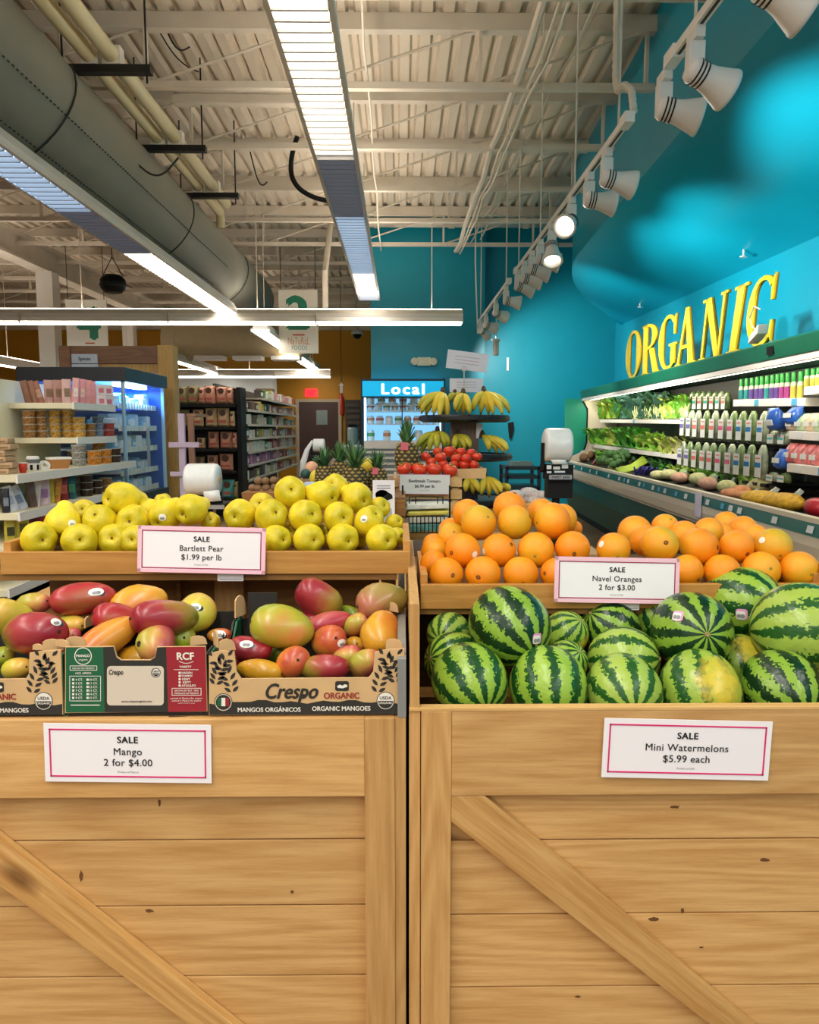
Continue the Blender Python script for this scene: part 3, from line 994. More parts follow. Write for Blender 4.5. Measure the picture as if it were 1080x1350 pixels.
PEARS = [  # px, py, r, Y, bottom direction (right, up, towards), row
    (51, 711, 23, 1.68, (.62, 0, .76), 'front'), (105, 713, 23, 1.68, (.4, .12, .9), 'front'), (153, 713, 23, 1.68, (.1, .22, .97), 'front'),
    (365, 711, 19, 1.68, (.65, 0, .75), 'front'), (407, 711, 20.5, 1.68, (.5, 0, .85), 'front'), (452, 711, 21, 1.68, (.48, -.1, .86), 'front'), (503, 711, 20.5, 1.68, (.5, -.05, .85), 'front'),
    (83, 691, 22.5, 1.74, (.1, -.75, .6), 'second'), (132, 688, 22.5, 1.74, (.0, .5, .85), 'second'), (176, 687, 22, 1.74, (.08, 0, 1), 'second'), (219, 679, 21.5, 1.76, (-.3, -.5, .7), 'second'),
    (251, 672, 21, 1.76, (-.3, -.3, .85), 'second'), (316, 679, 21, 1.76, (-.15, -.1, .97), 'second'), (358, 680, 22, 1.74, (.45, .25, .85), 'second'), (403, 680, 22, 1.74, (.55, .15, .8), 'second'),
    (447, 682, 20.5, 1.74, (.42, 0, .9), 'second'), (487, 687, 20, 1.73, (.5, .55, .6), 'second'),
    (160, 658, 23, 1.80, (-.55, 0, .85), 'top'), (383, 649, 21.5, 1.80, (.2, .2, .95), 'top'), (426, 653, 20, 1.80, (.75, -.2, .6), 'top'), (442, 643, 18, 1.84, (-.2, .3, .8), 'top'), (471, 656, 20, 1.80, (.55, -.25, .75), 'top'),
    (111, 675, 17, 1.82, (.2, .3, .9), 'rear'), (196, 672, 15, 1.84, (-.8, .3, .5), 'rear'), (215, 664, 13, 1.87, (.2, .5, .8), 'rear'), (277, 688, 13.5, 1.8, (.3, .3, .9), 'rear'), (345, 666, 17, 1.84, (0, .2, .95), 'rear'),
    (500, 670, 14.5, 1.84, (.6, .3, .7), 'rear'), (520, 689, 11.5, 1.84, (.6, .2, .7), 'rear'), (523, 707, 12, 1.78, (.7, 0, .7), 'rear'),
    (384, 703, 15, 1.79, (0, .2, .95), 'gap'), (429, 705, 15, 1.79, (0, .2, .95), 'gap'), (474, 708, 14, 1.79, (0, .2, .95), 'gap'), (180, 712, 20, 1.69, (0, .1, 1), 'front'), (77, 705, 14, 1.79, (0, .1, 1), 'gap'), (129, 706, 13, 1.79, (0, .1, 1), 'gap')]
ROWTXT = {'front': 'front row of the pear tray', 'second': 'second row up of the pear pile', 'top': 'top row of the pear pile', 'rear': 'back of the pear pile',
          'gap': 'shaded gaps between the front pears'}
items = [dict(p=(a, b), r=c, Y=Y, dir=d, row=row) for a, b, c, Y, d, row in PEARS]
settle(items, Y_T + .017)
for row in ROWTXT:
    rw = sorted([i for i in items if i['row'] == row], key=lambda q: q['p'][0])
    for k, it in enumerate(rw):
        d_ = -cam_dir(*it['dir'])
        o = solo('pear', pear_meshes[rnd.randrange(5)], it['loc'], quat(d_, rnd.random() * 6), it['rad'],
                 'yellow pear, %s in the %s' % (nth(k, len(rw)), ROWTXT[row]), 'pear', 'yellow pears in the wooden tray')
        child('calyx', me_calyx, o)
        child('stem', me_stem, o)
        it['o'] = o
        for sx, sy in ((95, 690), (214, 682), (480, 684)):
            if (it['p'][0] - sx) ** 2 + (it['p'][1] - sy) ** 2 < 170 and row == 'second':
                fruit_sticker(o, sx, sy, 5)
SPOT = mat('bruise_brown', '6a4a10', .8)
for it in items:
    if it['p'] in ((251, 672),):
        patch_on(it['o'], 245, 681, 2.6, 'bruise', SPOT, .0006, shape=lambda a: .6 + .4 * math.cos(a * 3))

# --- oranges
ORANGE = ramp_mat('orange_peel', [(0, 'f08a08'), (.5, 'f79a12'), (.8, 'f4aa1c'), (1, 'dcae20')], 2, -1.4, 1.4, 1.0, .9, .38, bump=.22, bscale=34)
ORANGE_G = ramp_mat('orange_peel_yellowish', [(0, 'f0930c'), (.45, 'eda81a'), (1, 'c8b022')], 0, -1.2, 1.2, .9, .8, .38, bump=.22, bscale=34)


def orange_mesh(name, mt, seed):
    prof = [(math.sin(math.pi * k / 16) * (1.0), -math.cos(math.pi * k / 16) * .97) for k in range(17)]
    prof = [(r_, z + (.05 * math.exp(-(r_ / .16) ** 2) if z < 0 else -.05 * math.exp(-(r_ / .14) ** 2))) for r_, z in prof]
    return MB().lathe(prof, 28, lambda p, a: (p.x * (1 + .012 * math.cos(2 * a + seed)), p.y * (1 + .012 * math.cos(3 * a + seed)), p.z)).mesh(name, mt, smooth=True)


orange_meshes = [orange_mesh('orange', ORANGE, 1), orange_mesh('orange', ORANGE, 3), orange_mesh('orange', ORANGE_G, 5)]
NAVEL = mat('navel_brown', '7a4408', .7)
BUTTON = mat('stem_button_green', '8a8a2a', .8)
me_navel = MB().lathe([(.03, -.935), (.07, -.955), (.12, -.945), (.13, -.925)], 9, lambda p, a: (p.x * (1 + .2 * math.cos(2 * a)), p.y, p.z)).mesh('navel', NAVEL, smooth=True)
me_button = MB().lathe([(.10, .915), (.09, .94), (.04, .955), (0, .945)], 6).mesh('stem_button', BUTTON)
OR = [  # px, py, r, Y, navel end direction or None, row
    (588.5, 757, 22.5, 1.68, (.35, .0, .9), 'f1'), (636.5, 757, 24, 1.68, (-.35, -.1, .93), 'f1'), (686.5, 757, 23.5, 1.68, (0, -.5, .86), 'f1'), (734, 757, 22, 1.68, (-.85, .1, .5), 'f1'),
    (610, 726, 23.5, 1.74, (-.7, -.1, .7), 's1'), (658, 725.5, 22.5, 1.74, (.7, .4, .6), 's1'), (706.5, 725, 24, 1.74, (.2, .3, -.9), 's1'), (755, 723, 23, 1.74, (-.1, -.3, .95), 's1'),
    (631, 689, 23.5, 1.80, (.5, .35, .8), 't1'), (678.5, 688.5, 23, 1.80, (.9, .35, .3), 't1'), (728, 687, 24.5, 1.80, (-.92, -.1, .35), 't1'),
    (572, 743, 18, 1.76, None, 'l1'), (573, 727, 18, 1.80, None, 'l1'), (572, 718, 15, 1.86, None, 'l1'), (596, 708, 19, 1.83, (.1, .4, .9), 'l1'), (594, 698, 15.5, 1.90, None, 'l1'),
    (616, 677, 19.5, 1.88, None, 'b1'), (672, 669, 22, 1.88, (.3, .9, .3), 'b1'), (714, 677, 20, 1.90, None, 'b1'), (741, 684, 20, 1.88, None, 'b1'), (757, 697, 11, 1.9, None, 'b1'),
    (905, 753, 22, 1.68, (.5, -.5, .7), 'f2'), (952, 754, 23.5, 1.68, None, 'f2'), (1003.6, 751.5, 24.5, 1.68, (.1, .15, .98), 'f2'), (1053.6, 751, 24.5, 1.68, (.2, -.2, .95), 'f2'),
    (809, 724, 22, 1.72, None, 's2'), (869.5, 718, 24.5, 1.74, (.05, .15, .98), 's2'), (922, 721, 25.5, 1.74, (.75, 0, .65), 's2'), (971, 721, 22.5, 1.74, (.3, -.4, .85), 's2'), (1019.5, 721, 24.5, 1.74, None, 's2'),
    (837, 702, 22.5, 1.80, None, 'b2'), (852, 713, 21, 1.76, None, 'b2'), (877, 695, 18, 1.86, (.2, .6, .7), 'b2'), (902, 706, 20, 1.82, None, 'b2'), (934, 701, 19, 1.84, None, 'b2'),
    (951, 706, 17, 1.84, None, 'b2'), (958, 692, 18, 1.90, None, 'b2'), (980, 699, 19, 1.86, None, 'b2'), (996, 708, 17, 1.82, None, 'b2')]
ORROW = {'f1': 'front row of the bigger orange pile', 's1': 'second row of the bigger orange pile', 't1': 'top row of the bigger orange pile', 'l1': 'outer flank of the bigger orange pile',
         'b1': 'far side of the bigger orange pile', 'f2': 'front row of the lower orange pile', 's2': 'second row of the lower orange pile', 'b2': 'far side of the lower orange pile'}
items = [dict(p=(a, b), r=c, Y=Y, dir=d, row=row) for a, b, c, Y, d, row in OR]
settle(items, Y_T + .017)
for row in ORROW:
    rw = sorted([i for i in items if i['row'] == row], key=lambda q: q['p'][0])
    for k, it in enumerate(rw):
        up = it['dir'] is None
        flip = rnd.random() < .35
        d_ = cam_dir(*(it['dir'] or (rnd.uniform(-.4, .4), .4, -.8)))
        yel = it['p'] in ((678.5, 688.5), (596, 708), (631, 689), (869.5, 718), (1019.5, 721))
        o = solo('orange', orange_meshes[2 if yel else rnd.randrange(2)], it['loc'], quat(d_ if flip else -d_, rnd.random() * 6), it['rad'],
                 '%sorange, %s in the %s' % ('yellowish ' if yel else 'ripe ', nth(k, len(rw)), ORROW[row]), 'orange', 'navel oranges in the wooden tray')
        child('stem_button' if flip else 'navel', me_button if flip else me_navel, o)
        if not flip:
            child('stem_button', me_button, o)
        for sx, sy in ((626, 731), (638, 727), (1005, 712), (793, 717)):
            if math.hypot(it['p'][0] - sx, it['p'][1] - sy) < 21 and row[0] == 's':
                fruit_sticker(o, sx, sy, 4.6, False)

# --- watermelons
def melon_mat(name, light, mid, dark, n, width, patch=None):
    m, N, L, b = _new(name)
    tc = N.new('ShaderNodeTexCoord'); oi = N.new('ShaderNodeObjectInfo')
    w = N.new('ShaderNodeMath'); w.operation = 'MULTIPLY'; w.inputs[1].default_value = 60; L.new(oi.outputs['Random'], w.inputs[0])

    def noise(scale, detail):
        z = N.new('ShaderNodeTexNoise'); z.noise_dimensions = '4D'; z.inputs['Scale'].default_value = scale; z.inputs['Detail'].default_value = detail
        L.new(tc.outputs['Object'], z.inputs['Vector']); L.new(w.outputs[0], z.inputs['W']); return z.outputs[0]

    def math_(op, a, b_=None, c=None):
        q = N.new('ShaderNodeMath'); q.operation = op
        for i, v in enumerate((a, b_, c)):
            if v is None: continue
            if isinstance(v, (int, float)): q.inputs[i].default_value = v
            else: L.new(v, q.inputs[i])
        return q.outputs[0]
    sp = N.new('ShaderNodeSeparateXYZ'); L.new(tc.outputs['Object'], sp.inputs[0])
    ang = math_('ARCTAN2', sp.outputs[1], sp.outputs[0])
    # wander of the stripes is weaker towards the poles
    rad = math_('SQRT', math_('ADD', math_('MULTIPLY', sp.outputs[0], sp.outputs[0]), math_('MULTIPLY', sp.outputs[1], sp.outputs[1])))
    wob = math_('MULTIPLY', math_('SUBTRACT', noise(2.6, 2), .5), math_('MULTIPLY', rad, 1.5))
    jag = math_('MULTIPLY', math_('SUBTRACT', noise(13, 4), .5), math_('MULTIPLY', rad, 6.0))
    ph = math_('ADD', math_('MULTIPLY', ang, float(n)), math_('ADD', math_('MULTIPLY', wob, 2.0), jag))
    s = math_('SINE', ph)
    wid = math_('ADD', s, math_('MULTIPLY', math_('SUBTRACT', noise(3.4, 1), .5), 1.0))
    # faint second set of thin stripes
    s2 = math_('SINE', math_('ADD', math_('MULTIPLY', ang, float(2 * n)), math_('MULTIPLY', jag, 2.5)))
    rp = N.new('ShaderNodeValToRGB'); el = rp.color_ramp.elements
    el[0].position, el[0].color = .0, (*lin(light), 1)
    el[1].position, el[1].color = 1, (*lin(dark), 1)
    for p, c in ((.5 + width - .03, light), (.5 + width + .02, mid), (.5 + width + .1, dark)):
        e = el.new(p); e.color = (*lin(c), 1)
    L.new(math_('MULTIPLY_ADD', wid, .36, .5), rp.inputs[0])
    r2 = N.new('ShaderNodeValToRGB'); r2.color_ramp.elements[0].position = .80; r2.color_ramp.elements[1].position = .98
    r2.color_ramp.elements[0].color = (0, 0, 0, 1); r2.color_ramp.elements[1].color = (.5, .5, .5, 1)
    L.new(math_('MULTIPLY_ADD', s2, .5, math_('MULTIPLY', noise(6, 2), .6)), r2.inputs[0])
    mx = N.new('ShaderNodeMix'); mx.data_type = 'RGBA'; L.new(r2.outputs[0], mx.inputs[0])
    L.new(rp.outputs[0], mx.inputs[6]); mx.inputs[7].default_value = (*lin(mid), 1)
    out = mx.outputs[2]
    # fine mottling
    r3 = N.new('ShaderNodeValToRGB'); r3.color_ramp.elements[0].color = (.82, .86, .8, 1); r3.color_ramp.elements[1].color = (1.08, 1.06, 1, 1)
    L.new(noise(22, 3), r3.inputs[0])
    m2 = N.new('ShaderNodeMix'); m2.data_type = 'RGBA'; m2.blend_type = 'MULTIPLY'; m2.inputs[0].default_value = .7
    L.new(out, m2.inputs[6]); L.new(r3.outputs[0], m2.inputs[7]); out = m2.outputs[2]
    if patch:
        # pale yellow belly where the melon lay on the field
        v = N.new('ShaderNodeVectorMath'); v.operation = 'DOT_PRODUCT'; L.new(tc.outputs['Object'], v.inputs[0]); v.inputs[1].default_value = patch
        r4 = N.new('ShaderNodeValToRGB'); r4.color_ramp.elements[0].position = .72; r4.color_ramp.elements[1].position = 1.0
        r4.color_ramp.elements[0].color = (0, 0, 0, 1)
        L.new(math_('ADD', v.outputs['Value'], math_('MULTIPLY', math_('SUBTRACT', noise(5, 2), .5), .5)), r4.inputs[0])
        m3 = N.new('ShaderNodeMix'); m3.data_type = 'RGBA'; L.new(r4.outputs[0], m3.inputs[0]); L.new(out, m3.inputs[6])
        m3.inputs[7].default_value = (*lin('d2bc3a'), 1); out = m3.outputs[2]
    L.new(out, b.inputs['Base Color'])
    b.inputs['Roughness'].default_value = .3
    bp = N.new('ShaderNodeBump'); bp.inputs['Strength'].default_value = .08; bp.inputs['Distance'].default_value = .05
    L.new(noise(4, 2), bp.inputs['Height']); L.new(bp.outputs[0], b.inputs['Normal'])
    return m


MEL = {'dark': melon_mat('melon_rind_dark', '8aae3a', '2c6424', '0c3214', 11, -.03),
       'mid': melon_mat('melon_rind', '98ba40', '3f7c2a', '144a1c', 10, .03),
       'pale': melon_mat('melon_rind_pale', 'a4be50', '5a8c34', '245820', 10, .08),
       'belly': melon_mat('melon_rind_belly', '9cb846', '50862e', '1e5420', 10, .06, (.0, 1.0, .15))}


def melon_mesh(name, key):
    prof = [(math.sin(math.pi * k / 22) ** .95, -math.cos(math.pi * k / 22) * 1.06) for k in range(23)]
    prof[0], prof[-1] = (0, -1.04), (0, 1.04)
    return MB().lathe(prof, 36, lambda p, a: (p.x * (1 + .012 * math.cos(3 * a)), p.y * (1 + .01 * math.cos(4 * a + 1)), p.z)).mesh(name, MEL[key], smooth=True)


mel_me = {k: melon_mesh('watermelon', k) for k in MEL}
me_mstem = MB().lathe([(.07, 1.02), (.065, 1.06), (.05, 1.085), (.02, 1.075), (0, 1.07)], 9).mesh('stem_scar', mat('melon_stem', 'a58a58', .8))
MELONS = [  # px, py, r, Y, end facing, kind, label, sticker
    (671.7, 826, 53, 1.47, (.46, -.54, .70), 'dark', 'large dark-striped watermelon on top of the heap under the oranges', (708, 842)),
    (619, 899, 50, 1.37, (.33, -.52, .78), 'mid', 'watermelon in the front row against the wooden cheek', None),
    (723, 905, 51, 1.37, (0, -.8, .6), 'mid', 'watermelon second in the front row below the large dark one', None),
    (592, 836, 29, 1.58, (-.43, -.1, .9), 'pale', 'pale-ended watermelon at the back corner beside the cheek', None),
    (600, 872, 39, 1.47, (-.75, .2, .5), 'mid', 'half-hidden watermelon between the cheek and the large dark one', None),
    (745, 836, 30, 1.58, (.5, .6, .5), 'belly', 'watermelon with a yellow patch behind the large dark one', None),
    (745, 874, 29, 1.47, (.5, .6, .6), 'mid', 'small part of a watermelon wedged under the yellow-patched one', None),
    (806, 828, 38, 1.56, (-.7, .5, .3), 'dark', 'watermelon in shade below the Navel Oranges sign', None),
    (822, 870, 44, 1.45, (.85, .1, .4), 'pale', 'watermelon lying crosswise in the middle row of the heap', None),
    (822, 912, 50, 1.37, (0, -.3, .95), 'pale', 'pale watermelon third in the front row showing its end', None),
    (872, 815, 41, 1.56, (-.6, .6, .4), 'mid', 'watermelon tucked behind the stickered one with radiating stripes', None),
    (911.5, 832, 52, 1.44, (0, .08, 1), 'dark', 'watermelon facing the viewer with stripes radiating around a sticker', (894, 812)),
    (979, 797, 50, 1.56, (.55, .05, .8), 'mid', 'stickered watermelon leaning on the orange tray', (978, 810)),
    (923, 912, 53, 1.37, (0, -.8, .6), 'belly', 'watermelon fourth in the front row with a yellow-green top', None),
    (974, 874, 37, 1.48, (-.2, -.5, .8), 'belly', 'yellowish watermelon wedged between two bigger ones', None),
    (1057, 828, 60, 1.44, (.93, .1, .3), 'pale', 'big watermelon at the right edge with stripes running across', None),
    (1031, 910, 52, 1.37, (.15, -.45, .88), 'dark', 'watermelon at the right end of the front row', None),
]
items = [dict(p=(a, b), r=c, Y=Y, dir=d, kind=k, label=lb, st=st) for a, b, c, Y, d, k, lb, st in MELONS]
settle(items, Y0 + .045, slack=.96)
for it in items:
    o = solo('watermelon', mel_me[it['kind']], it['loc'], quat(cam_dir(*it['dir']), rnd.random() * 6), it['rad'], it['label'], 'watermelon', 'mini watermelons in the wooden bin')
    if it['kind'] == 'belly':
        # turn the pale belly towards the upper right
        z = cam_dir(*it['dir']); want = cam_dir(.25, .8, .55) if it['p'][0] != 745 else cam_dir(.8, 0, .6)
        yv = (want - z * want.dot(z)).normalized(); xv = yv.cross(z)
        o.rotation_euler = Matrix((xv, yv, z)).transposed().to_euler()
    child('stem_scar', me_mstem, o)
    if it['st']:
        sx, sy = it['st']
        patch_on(o, sx, sy, 9, 'sticker', STICK_P, .0012, shape=lambda a: .82 / max(abs(math.cos(a)), abs(math.sin(a))) ** .8, n=20)
        patch_on(o, sx - 1, sy + 1, 6.5, 'sticker_label', STICK_W, .0018, shape=lambda a: .85 / max(abs(math.cos(a)), abs(math.sin(a))) ** .9, n=20)
        patch_on(o, sx - 1, sy + 2, 5.5, 'sticker_print', STICK_G, .0024, shape=lambda a: .25 + .7 * abs(math.cos(a)))

# --- mangoes
MS = dict(nscale=1.1, rough=.33, speck=('f2d890', 40, .70, .25), coat=.15)
MANGO = {
    'red': ramp_mat('mango_red', [(0, '5c141c'), (.45, '98202c'), (.75, 'b02c34'), (1, '9a5a2c')], 0, -1.2, 1.2, .8, **MS),
    'redgreen': ramp_mat('mango_red_green', [(0, '66761e'), (.35, '9c8030'), (.58, 'a83a3e'), (1, '94202e')], 2, -1.3, 1.3, .7, **MS),
    'yellow': ramp_mat('mango_yellow', [(0, 'c08c1c'), (.5, 'dca42e'), (1, 'd0762c')], 0, -1.2, 1.2, .9, **MS),
    'orange': ramp_mat('mango_orange', [(0, 'd0902a'), (.5, 'dc9434'), (.8, 'd06c36'), (1, 'b84c34')], 2, -1.3, 1.3, .8, **MS),
    'green': ramp_mat('mango_green', [(0, '6c8418'), (.5, '9aa828'), (.8, 'b8a838'), (1, 'd08a48')], 0, -1.2, 1.2, .8, **MS),
    'pink': ramp_mat('mango_pink', [(0, 'a8a83c'), (.3, 'd09c50'), (.55, 'c46458'), (1, 'a82c40')], 0, -1.1, 1.1, .7, **MS),
    'brown': ramp_mat('mango_brown_green', [(0, '7a7a2c'), (.5, 'a08a4a'), (1, 'b06a50')], 2, -1.3, 1.3, .8, **MS),
    'lime': ramp_mat('mango_yellow_green', [(0, 'a8b030'), (.5, 'ccc040'), (1, 'd8a848')], 2, -1.3, 1.3, .7, **MS)}


def mango_mesh(name, key, seed):
    prof = [(0, -1.25), (.2, -1.22), (.42, -1.12), (.66, -.9), (.85, -.58), (.97, -.2), (1.0, .15), (.97, .48), (.87, .8), (.7, 1.05), (.48, 1.2), (.24, 1.27), (0, 1.26)]

    def fn(p, a):
        # flattened, with a bulging shoulder and a slight beak
        b_ = .16 * math.exp(-((p.z + .75) / .4) ** 2)
        return (p.x * (1 + .02 * math.cos(2 * a + seed)) + b_ + .10 * p.z * p.z, p.y * .88, p.z)
    return MB().lathe(prof, 26, fn).mesh(name, MANGO[key], smooth=True)


mango_me = {k: mango_mesh('mango', k, i) for i, k in enumerate(MANGO)}
me_scar = MB().lathe([(.07, 1.24), (.1, 1.26), (.06, 1.30), (.03, 1.29), (0, 1.30)], 7).mesh('stem_scar', mat('mango_stem', '3a2614', .9))
MG = [  # px, py, a (half length), b (half width), Y, axis, kind, label, sticker
    (112, 789, 36, 23, 1.52, (-.97, -.1, .2), 'red', 'deep red mango with a sticker lying highest in the middle box', (127, 780)),
    (183, 794, 32, 24, 1.50, (-.9, -.3, .3), 'yellow', 'golden mango behind the red-green one in the middle box', None),
    (217, 816, 33, 26, 1.44, (-.75, .1, .65), 'redgreen', 'red and green mango showing its stem scar in the middle box', None),
    (257, 811, 24, 24, 1.49, (.3, .5, -.8), 'lime', 'yellow-green stickered mango at the end of the middle box', (258, 800)),
    (157, 817, 27, 22, 1.47, (-.7, .3, .6), 'red', 'dusky red mango between the golden and orange ones in the middle box', None),
    (140, 843, 35, 23, 1.40, (-.6, -.45, .65), 'orange', 'orange mango just behind the green panel of the middle box', None),
    (205, 847, 31, 23, 1.38, (.2, -.5, .8), 'pink', 'pink and yellow mango pointing out through the notch of the middle box', (177, 847)),
    (40, 835, 41, 29, 1.38, (.9, .1, .35), 'redgreen', 'large red and green mango on the left box', (74, 820)),
    (10, 815, 25, 24, 1.47, (-.4, .4, .8), 'lime', 'green-yellow mango cut off by the left edge of the picture', None),
    (39, 797, 24, 15, 1.52, (.9, .2, .3), 'pink', 'pale yellow and pink mango at the back of the left box', None),
    (92, 823, 19, 13, 1.50, (.8, 0, .5), 'lime', 'light green mango in the shade under the deep red one', None),
    (19, 882, 21, 15, 1.35, (.8, .2, .5), 'lime', 'pale green mango low behind the front panel of the left box', None),
    (3, 866, 16, 14, 1.42, (.5, .2, .8), 'green', 'dark green mango at the picture edge in the left box', None),
    (287, 838, 15, 10, 1.47, (.8, .1, .5), 'orange', 'small glimpse of a peach mango between two boxes', (288, 836)),
    (94, 838, 13, 11, 1.44, (.5, .2, .8), 'pink', 'pink mango half hidden by the torn flaps of the left box', None),
    (372.5, 826, 37, 30, 1.42, (-.9, .2, .3), 'green', 'big green mango sitting highest at the front of the lettered box', None),
    (420, 790, 29, 24, 1.52, (-.75, .5, .3), 'redgreen', 'red and green mango at the top of the lettered box', None),
    (503, 790, 29, 23, 1.52, (-.85, -.2, .5), 'brown', 'brownish green mango at the back corner of the lettered box', None),
    (435, 820, 26, 15, 1.50, (-.9, -.2, .3), 'pink', 'pale green and pink mango in the middle of the lettered box', None),
    (460, 809, 15, 11, 1.56, (.7, -.2, .6), 'green', 'small green mango glimpsed below the brownish one', None),
    (431, 846, 26, 21, 1.44, (.5, .3, .8), 'orange', 'smooth orange mango beside the big green one', (451, 848)),
    (500, 834, 28, 24, 1.42, (.1, -.6, .75), 'yellow', 'yellow mango leaning on the right side of the lettered box', None),
    (468, 824, 18, 14, 1.49, (.7, .5, .4), 'pink', 'pink mango behind the yellow one in the lettered box', None),
    (327, 856, 26, 17, 1.40, (.9, -.1, .3), 'red', 'wine red mango with a white sticker in the lettered box', (325, 849)),
    (341, 884, 29, 16, 1.34, (.95, -.1, .2), 'yellow', 'long yellow mango along the front of the lettered box', None),
    (385, 874, 26, 21, 1.36, (.4, .3, .85), 'orange', 'peach-coloured mango in the front row of the lettered box', None),
    (424, 880, 36, 18, 1.34, (.95, .05, .2), 'redgreen', 'red mango with a green end along the front of the lettered box', None),
    (454, 866, 19, 14, 1.41, (.8, .3, .5), 'pink', 'rosy mango behind the long red one in the lettered box', None),
    (479, 876, 22, 18, 1.36, (.6, .5, .6), 'pink', 'rosy mango at the right end of the lettered box front', None),
    (467, 851, 14, 12, 1.47, (.3, .3, .9), 'yellow', 'small part of a yellow mango in the lettered box', None),
    (360, 862, 22, 17, 1.46, (.8, .2, .5), 'green', 'shaded green mango under the big green one', None),
    (405, 822, 20, 17, 1.54, (.6, .3, .7), 'red', 'shaded red mango behind the big green one', None),
    (300, 872, 20, 15, 1.42, (.8, .2, .5), 'red', 'shaded red mango at the end of the lettered box', None),
    (175, 868, 24, 18, 1.42, (.9, .1, .4), 'yellow', 'yellow mango seen low through the notch of the middle box', None),
    (236, 845, 22, 19, 1.46, (.5, .3, .8), 'green', 'shaded green mango behind the red printed panel', None),
    (70, 862, 20, 17, 1.43, (.6, .2, .8), 'red', 'shaded red mango under the large one in the left box', None),
    (520, 862, 20, 16, 1.44, (.3, .3, .9), 'pink', 'rosy mango in the far corner of the lettered box', None)]
items = [dict(p=(a, b), r=(ra + rb) / 2 * .94, Y=Y, ra=ra, rb=rb, dir=d, kind=k, label=lb, st=st) for a, b, ra, rb, Y, d, k, lb, st in MG]
settle(items, Y0 + .022, slack=.88)
for it in items:
    k = it['rad'] / it['r']
    toward = abs(Vector(it['dir']).normalized().z)
    el = (it['ra'] / it['rb'] - toward * .9) / max(.35, 1 - toward * .9) / 1.26 if toward < .8 else 1.0
    el = min(1.5, max(.8, el))
    z = cam_dir(*it['dir'])
    o = solo('mango', mango_me[it['kind']], it['loc'], quat(z, rnd.uniform(-.6, .6)), (it['rb'] * k * 1.09,) * 2 + (it['rb'] * k * el * 1.06,), it['label'], 'mango', 'loose mangoes in the cartons')
    child('stem_scar', me_scar, o)
    if it['st']:
        patch_on(o, *it['st'], 6.5, 'sticker', STICK_W, .001, shape=lambda a: 1 + .15 * math.cos(2 * a))
        patch_on(o, it['st'][0] + 6, it['st'][1] + 2, 4.2, 'sticker_edge', STICK_K, .0006); patch_on(o, it['st'][0], it['st'][1] + 1.5, 4.2, 'sticker_print', STICK_G, .0016, shape=lambda a: .3 + .7 * abs(math.cos(a)))
# ------------------------------------------------------------------ mango cartons
KRAFT = mat('kraft_board', 'd3ad7a', .75, var=.06, scale=20)
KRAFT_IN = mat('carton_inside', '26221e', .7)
PR_BLACK = mat('print_black', '2b2a26', .6)
PR_GREEN = mat('print_green', '14603c', .55)
PR_RED = mat('print_red', '9c1f2c', .55)
PR_ORG = mat('print_brick', '9a2a24', .6)
PR_WHITE = mat('print_white', 'efe9dc', .6)
PR_CREAM = mat('print_cream', 'd9ccb8', .55)
YB = Y0 + .012


def on(px, py, lift=0.0):
    return at(px, py, YB - .0022 - lift)


def flat(mb, pts, lift=0.0):
    mb.poly([on(x, y, lift) for x, y in pts])


def circle_px(cx, cy, r, n=28, a0=0, a1=360):
    return [(cx + r * math.cos(R(a0 + (a1 - a0) * i / n)), cy + r * math.sin(R(a0 + (a1 - a0) * i / n))) for i in range(n + (a1 - a0 != 360))]


def ring_px(mb, cx, cy, r, w, lift, n=28):
    for i in range(n):
        a, b_ = R(360 * i / n), R(360 * (i + 1) / n)
        flat(mb, [(cx + r * math.cos(a), cy + r * math.sin(a)), (cx + r * math.cos(b_), cy + r * math.sin(b_)),
                  (cx + (r - w) * math.cos(b_), cy + (r - w) * math.sin(b_)), (cx + (r - w) * math.cos(a), cy + (r - w) * math.sin(a))], lift)


def print_text(mb, s, cx, cy, wpx=None, hpx=None, lift=.0006, bold=0.0, shear=0.0, spacing=1.0):
    c = on(cx, cy, lift); k = depth(c) / 1000
    text_into(mb, s, c.x, c.z, height=hpx * k if hpx else None, width=wpx * k if wpx else None, y=c.y, bold=bold, shear=shear, spacing=spacing)


def frame_px(mb, x0, y0, x1, y1, w, lift):
    for q in ((x0, y0, x1, y0 + w), (x0, y1 - w, x1, y1), (x0, y0, x0 + w, y1), (x1 - w, y0, x1, y1)):
        flat(mb, [(q[0], q[1]), (q[2], q[1]), (q[2], q[3]), (q[0], q[3])], lift)


def leaf_spray(mb, x0, y0, x1, y1, bend):
    """a black fern-like branch from its foot (x0, y0) to its tip"""
    n = 6
    for i in range(n + 1):
        t = i / n
        cx = x0 + (x1 - x0) * t + bend * math.sin(math.pi * t); cy = y0 + (y1 - y0) * t
        dirx, diry = (x1 - x0) + bend * math.pi * math.cos(math.pi * t), (y1 - y0)
        base = math.atan2(diry, dirx)
        for s in (-1, 1) if i < n else (0,):
            a = base + s * R(52)
            ln, wd = (12.5 - 4 * abs(t - .45)), 2.3
            ux, uy = math.cos(a), math.sin(a)
            sx, sy = cx + ux * 1.5, cy + uy * 1.5
            flat(mb, [(sx, sy), (sx + ux * ln * .35 - uy * wd, sy + uy * ln * .35 + ux * wd), (sx + ux * ln * .7 - uy * wd * .9, sy + uy * ln * .7 + ux * wd * .9), (sx + ux * ln, sy + uy * ln),
                      (sx + ux * ln * .7 + uy * wd * .7, sy + uy * ln * .7 - ux * wd * .7), (sx + ux * ln * .35 + uy * wd, sy + uy * ln * .35 - ux * wd)], .0004)


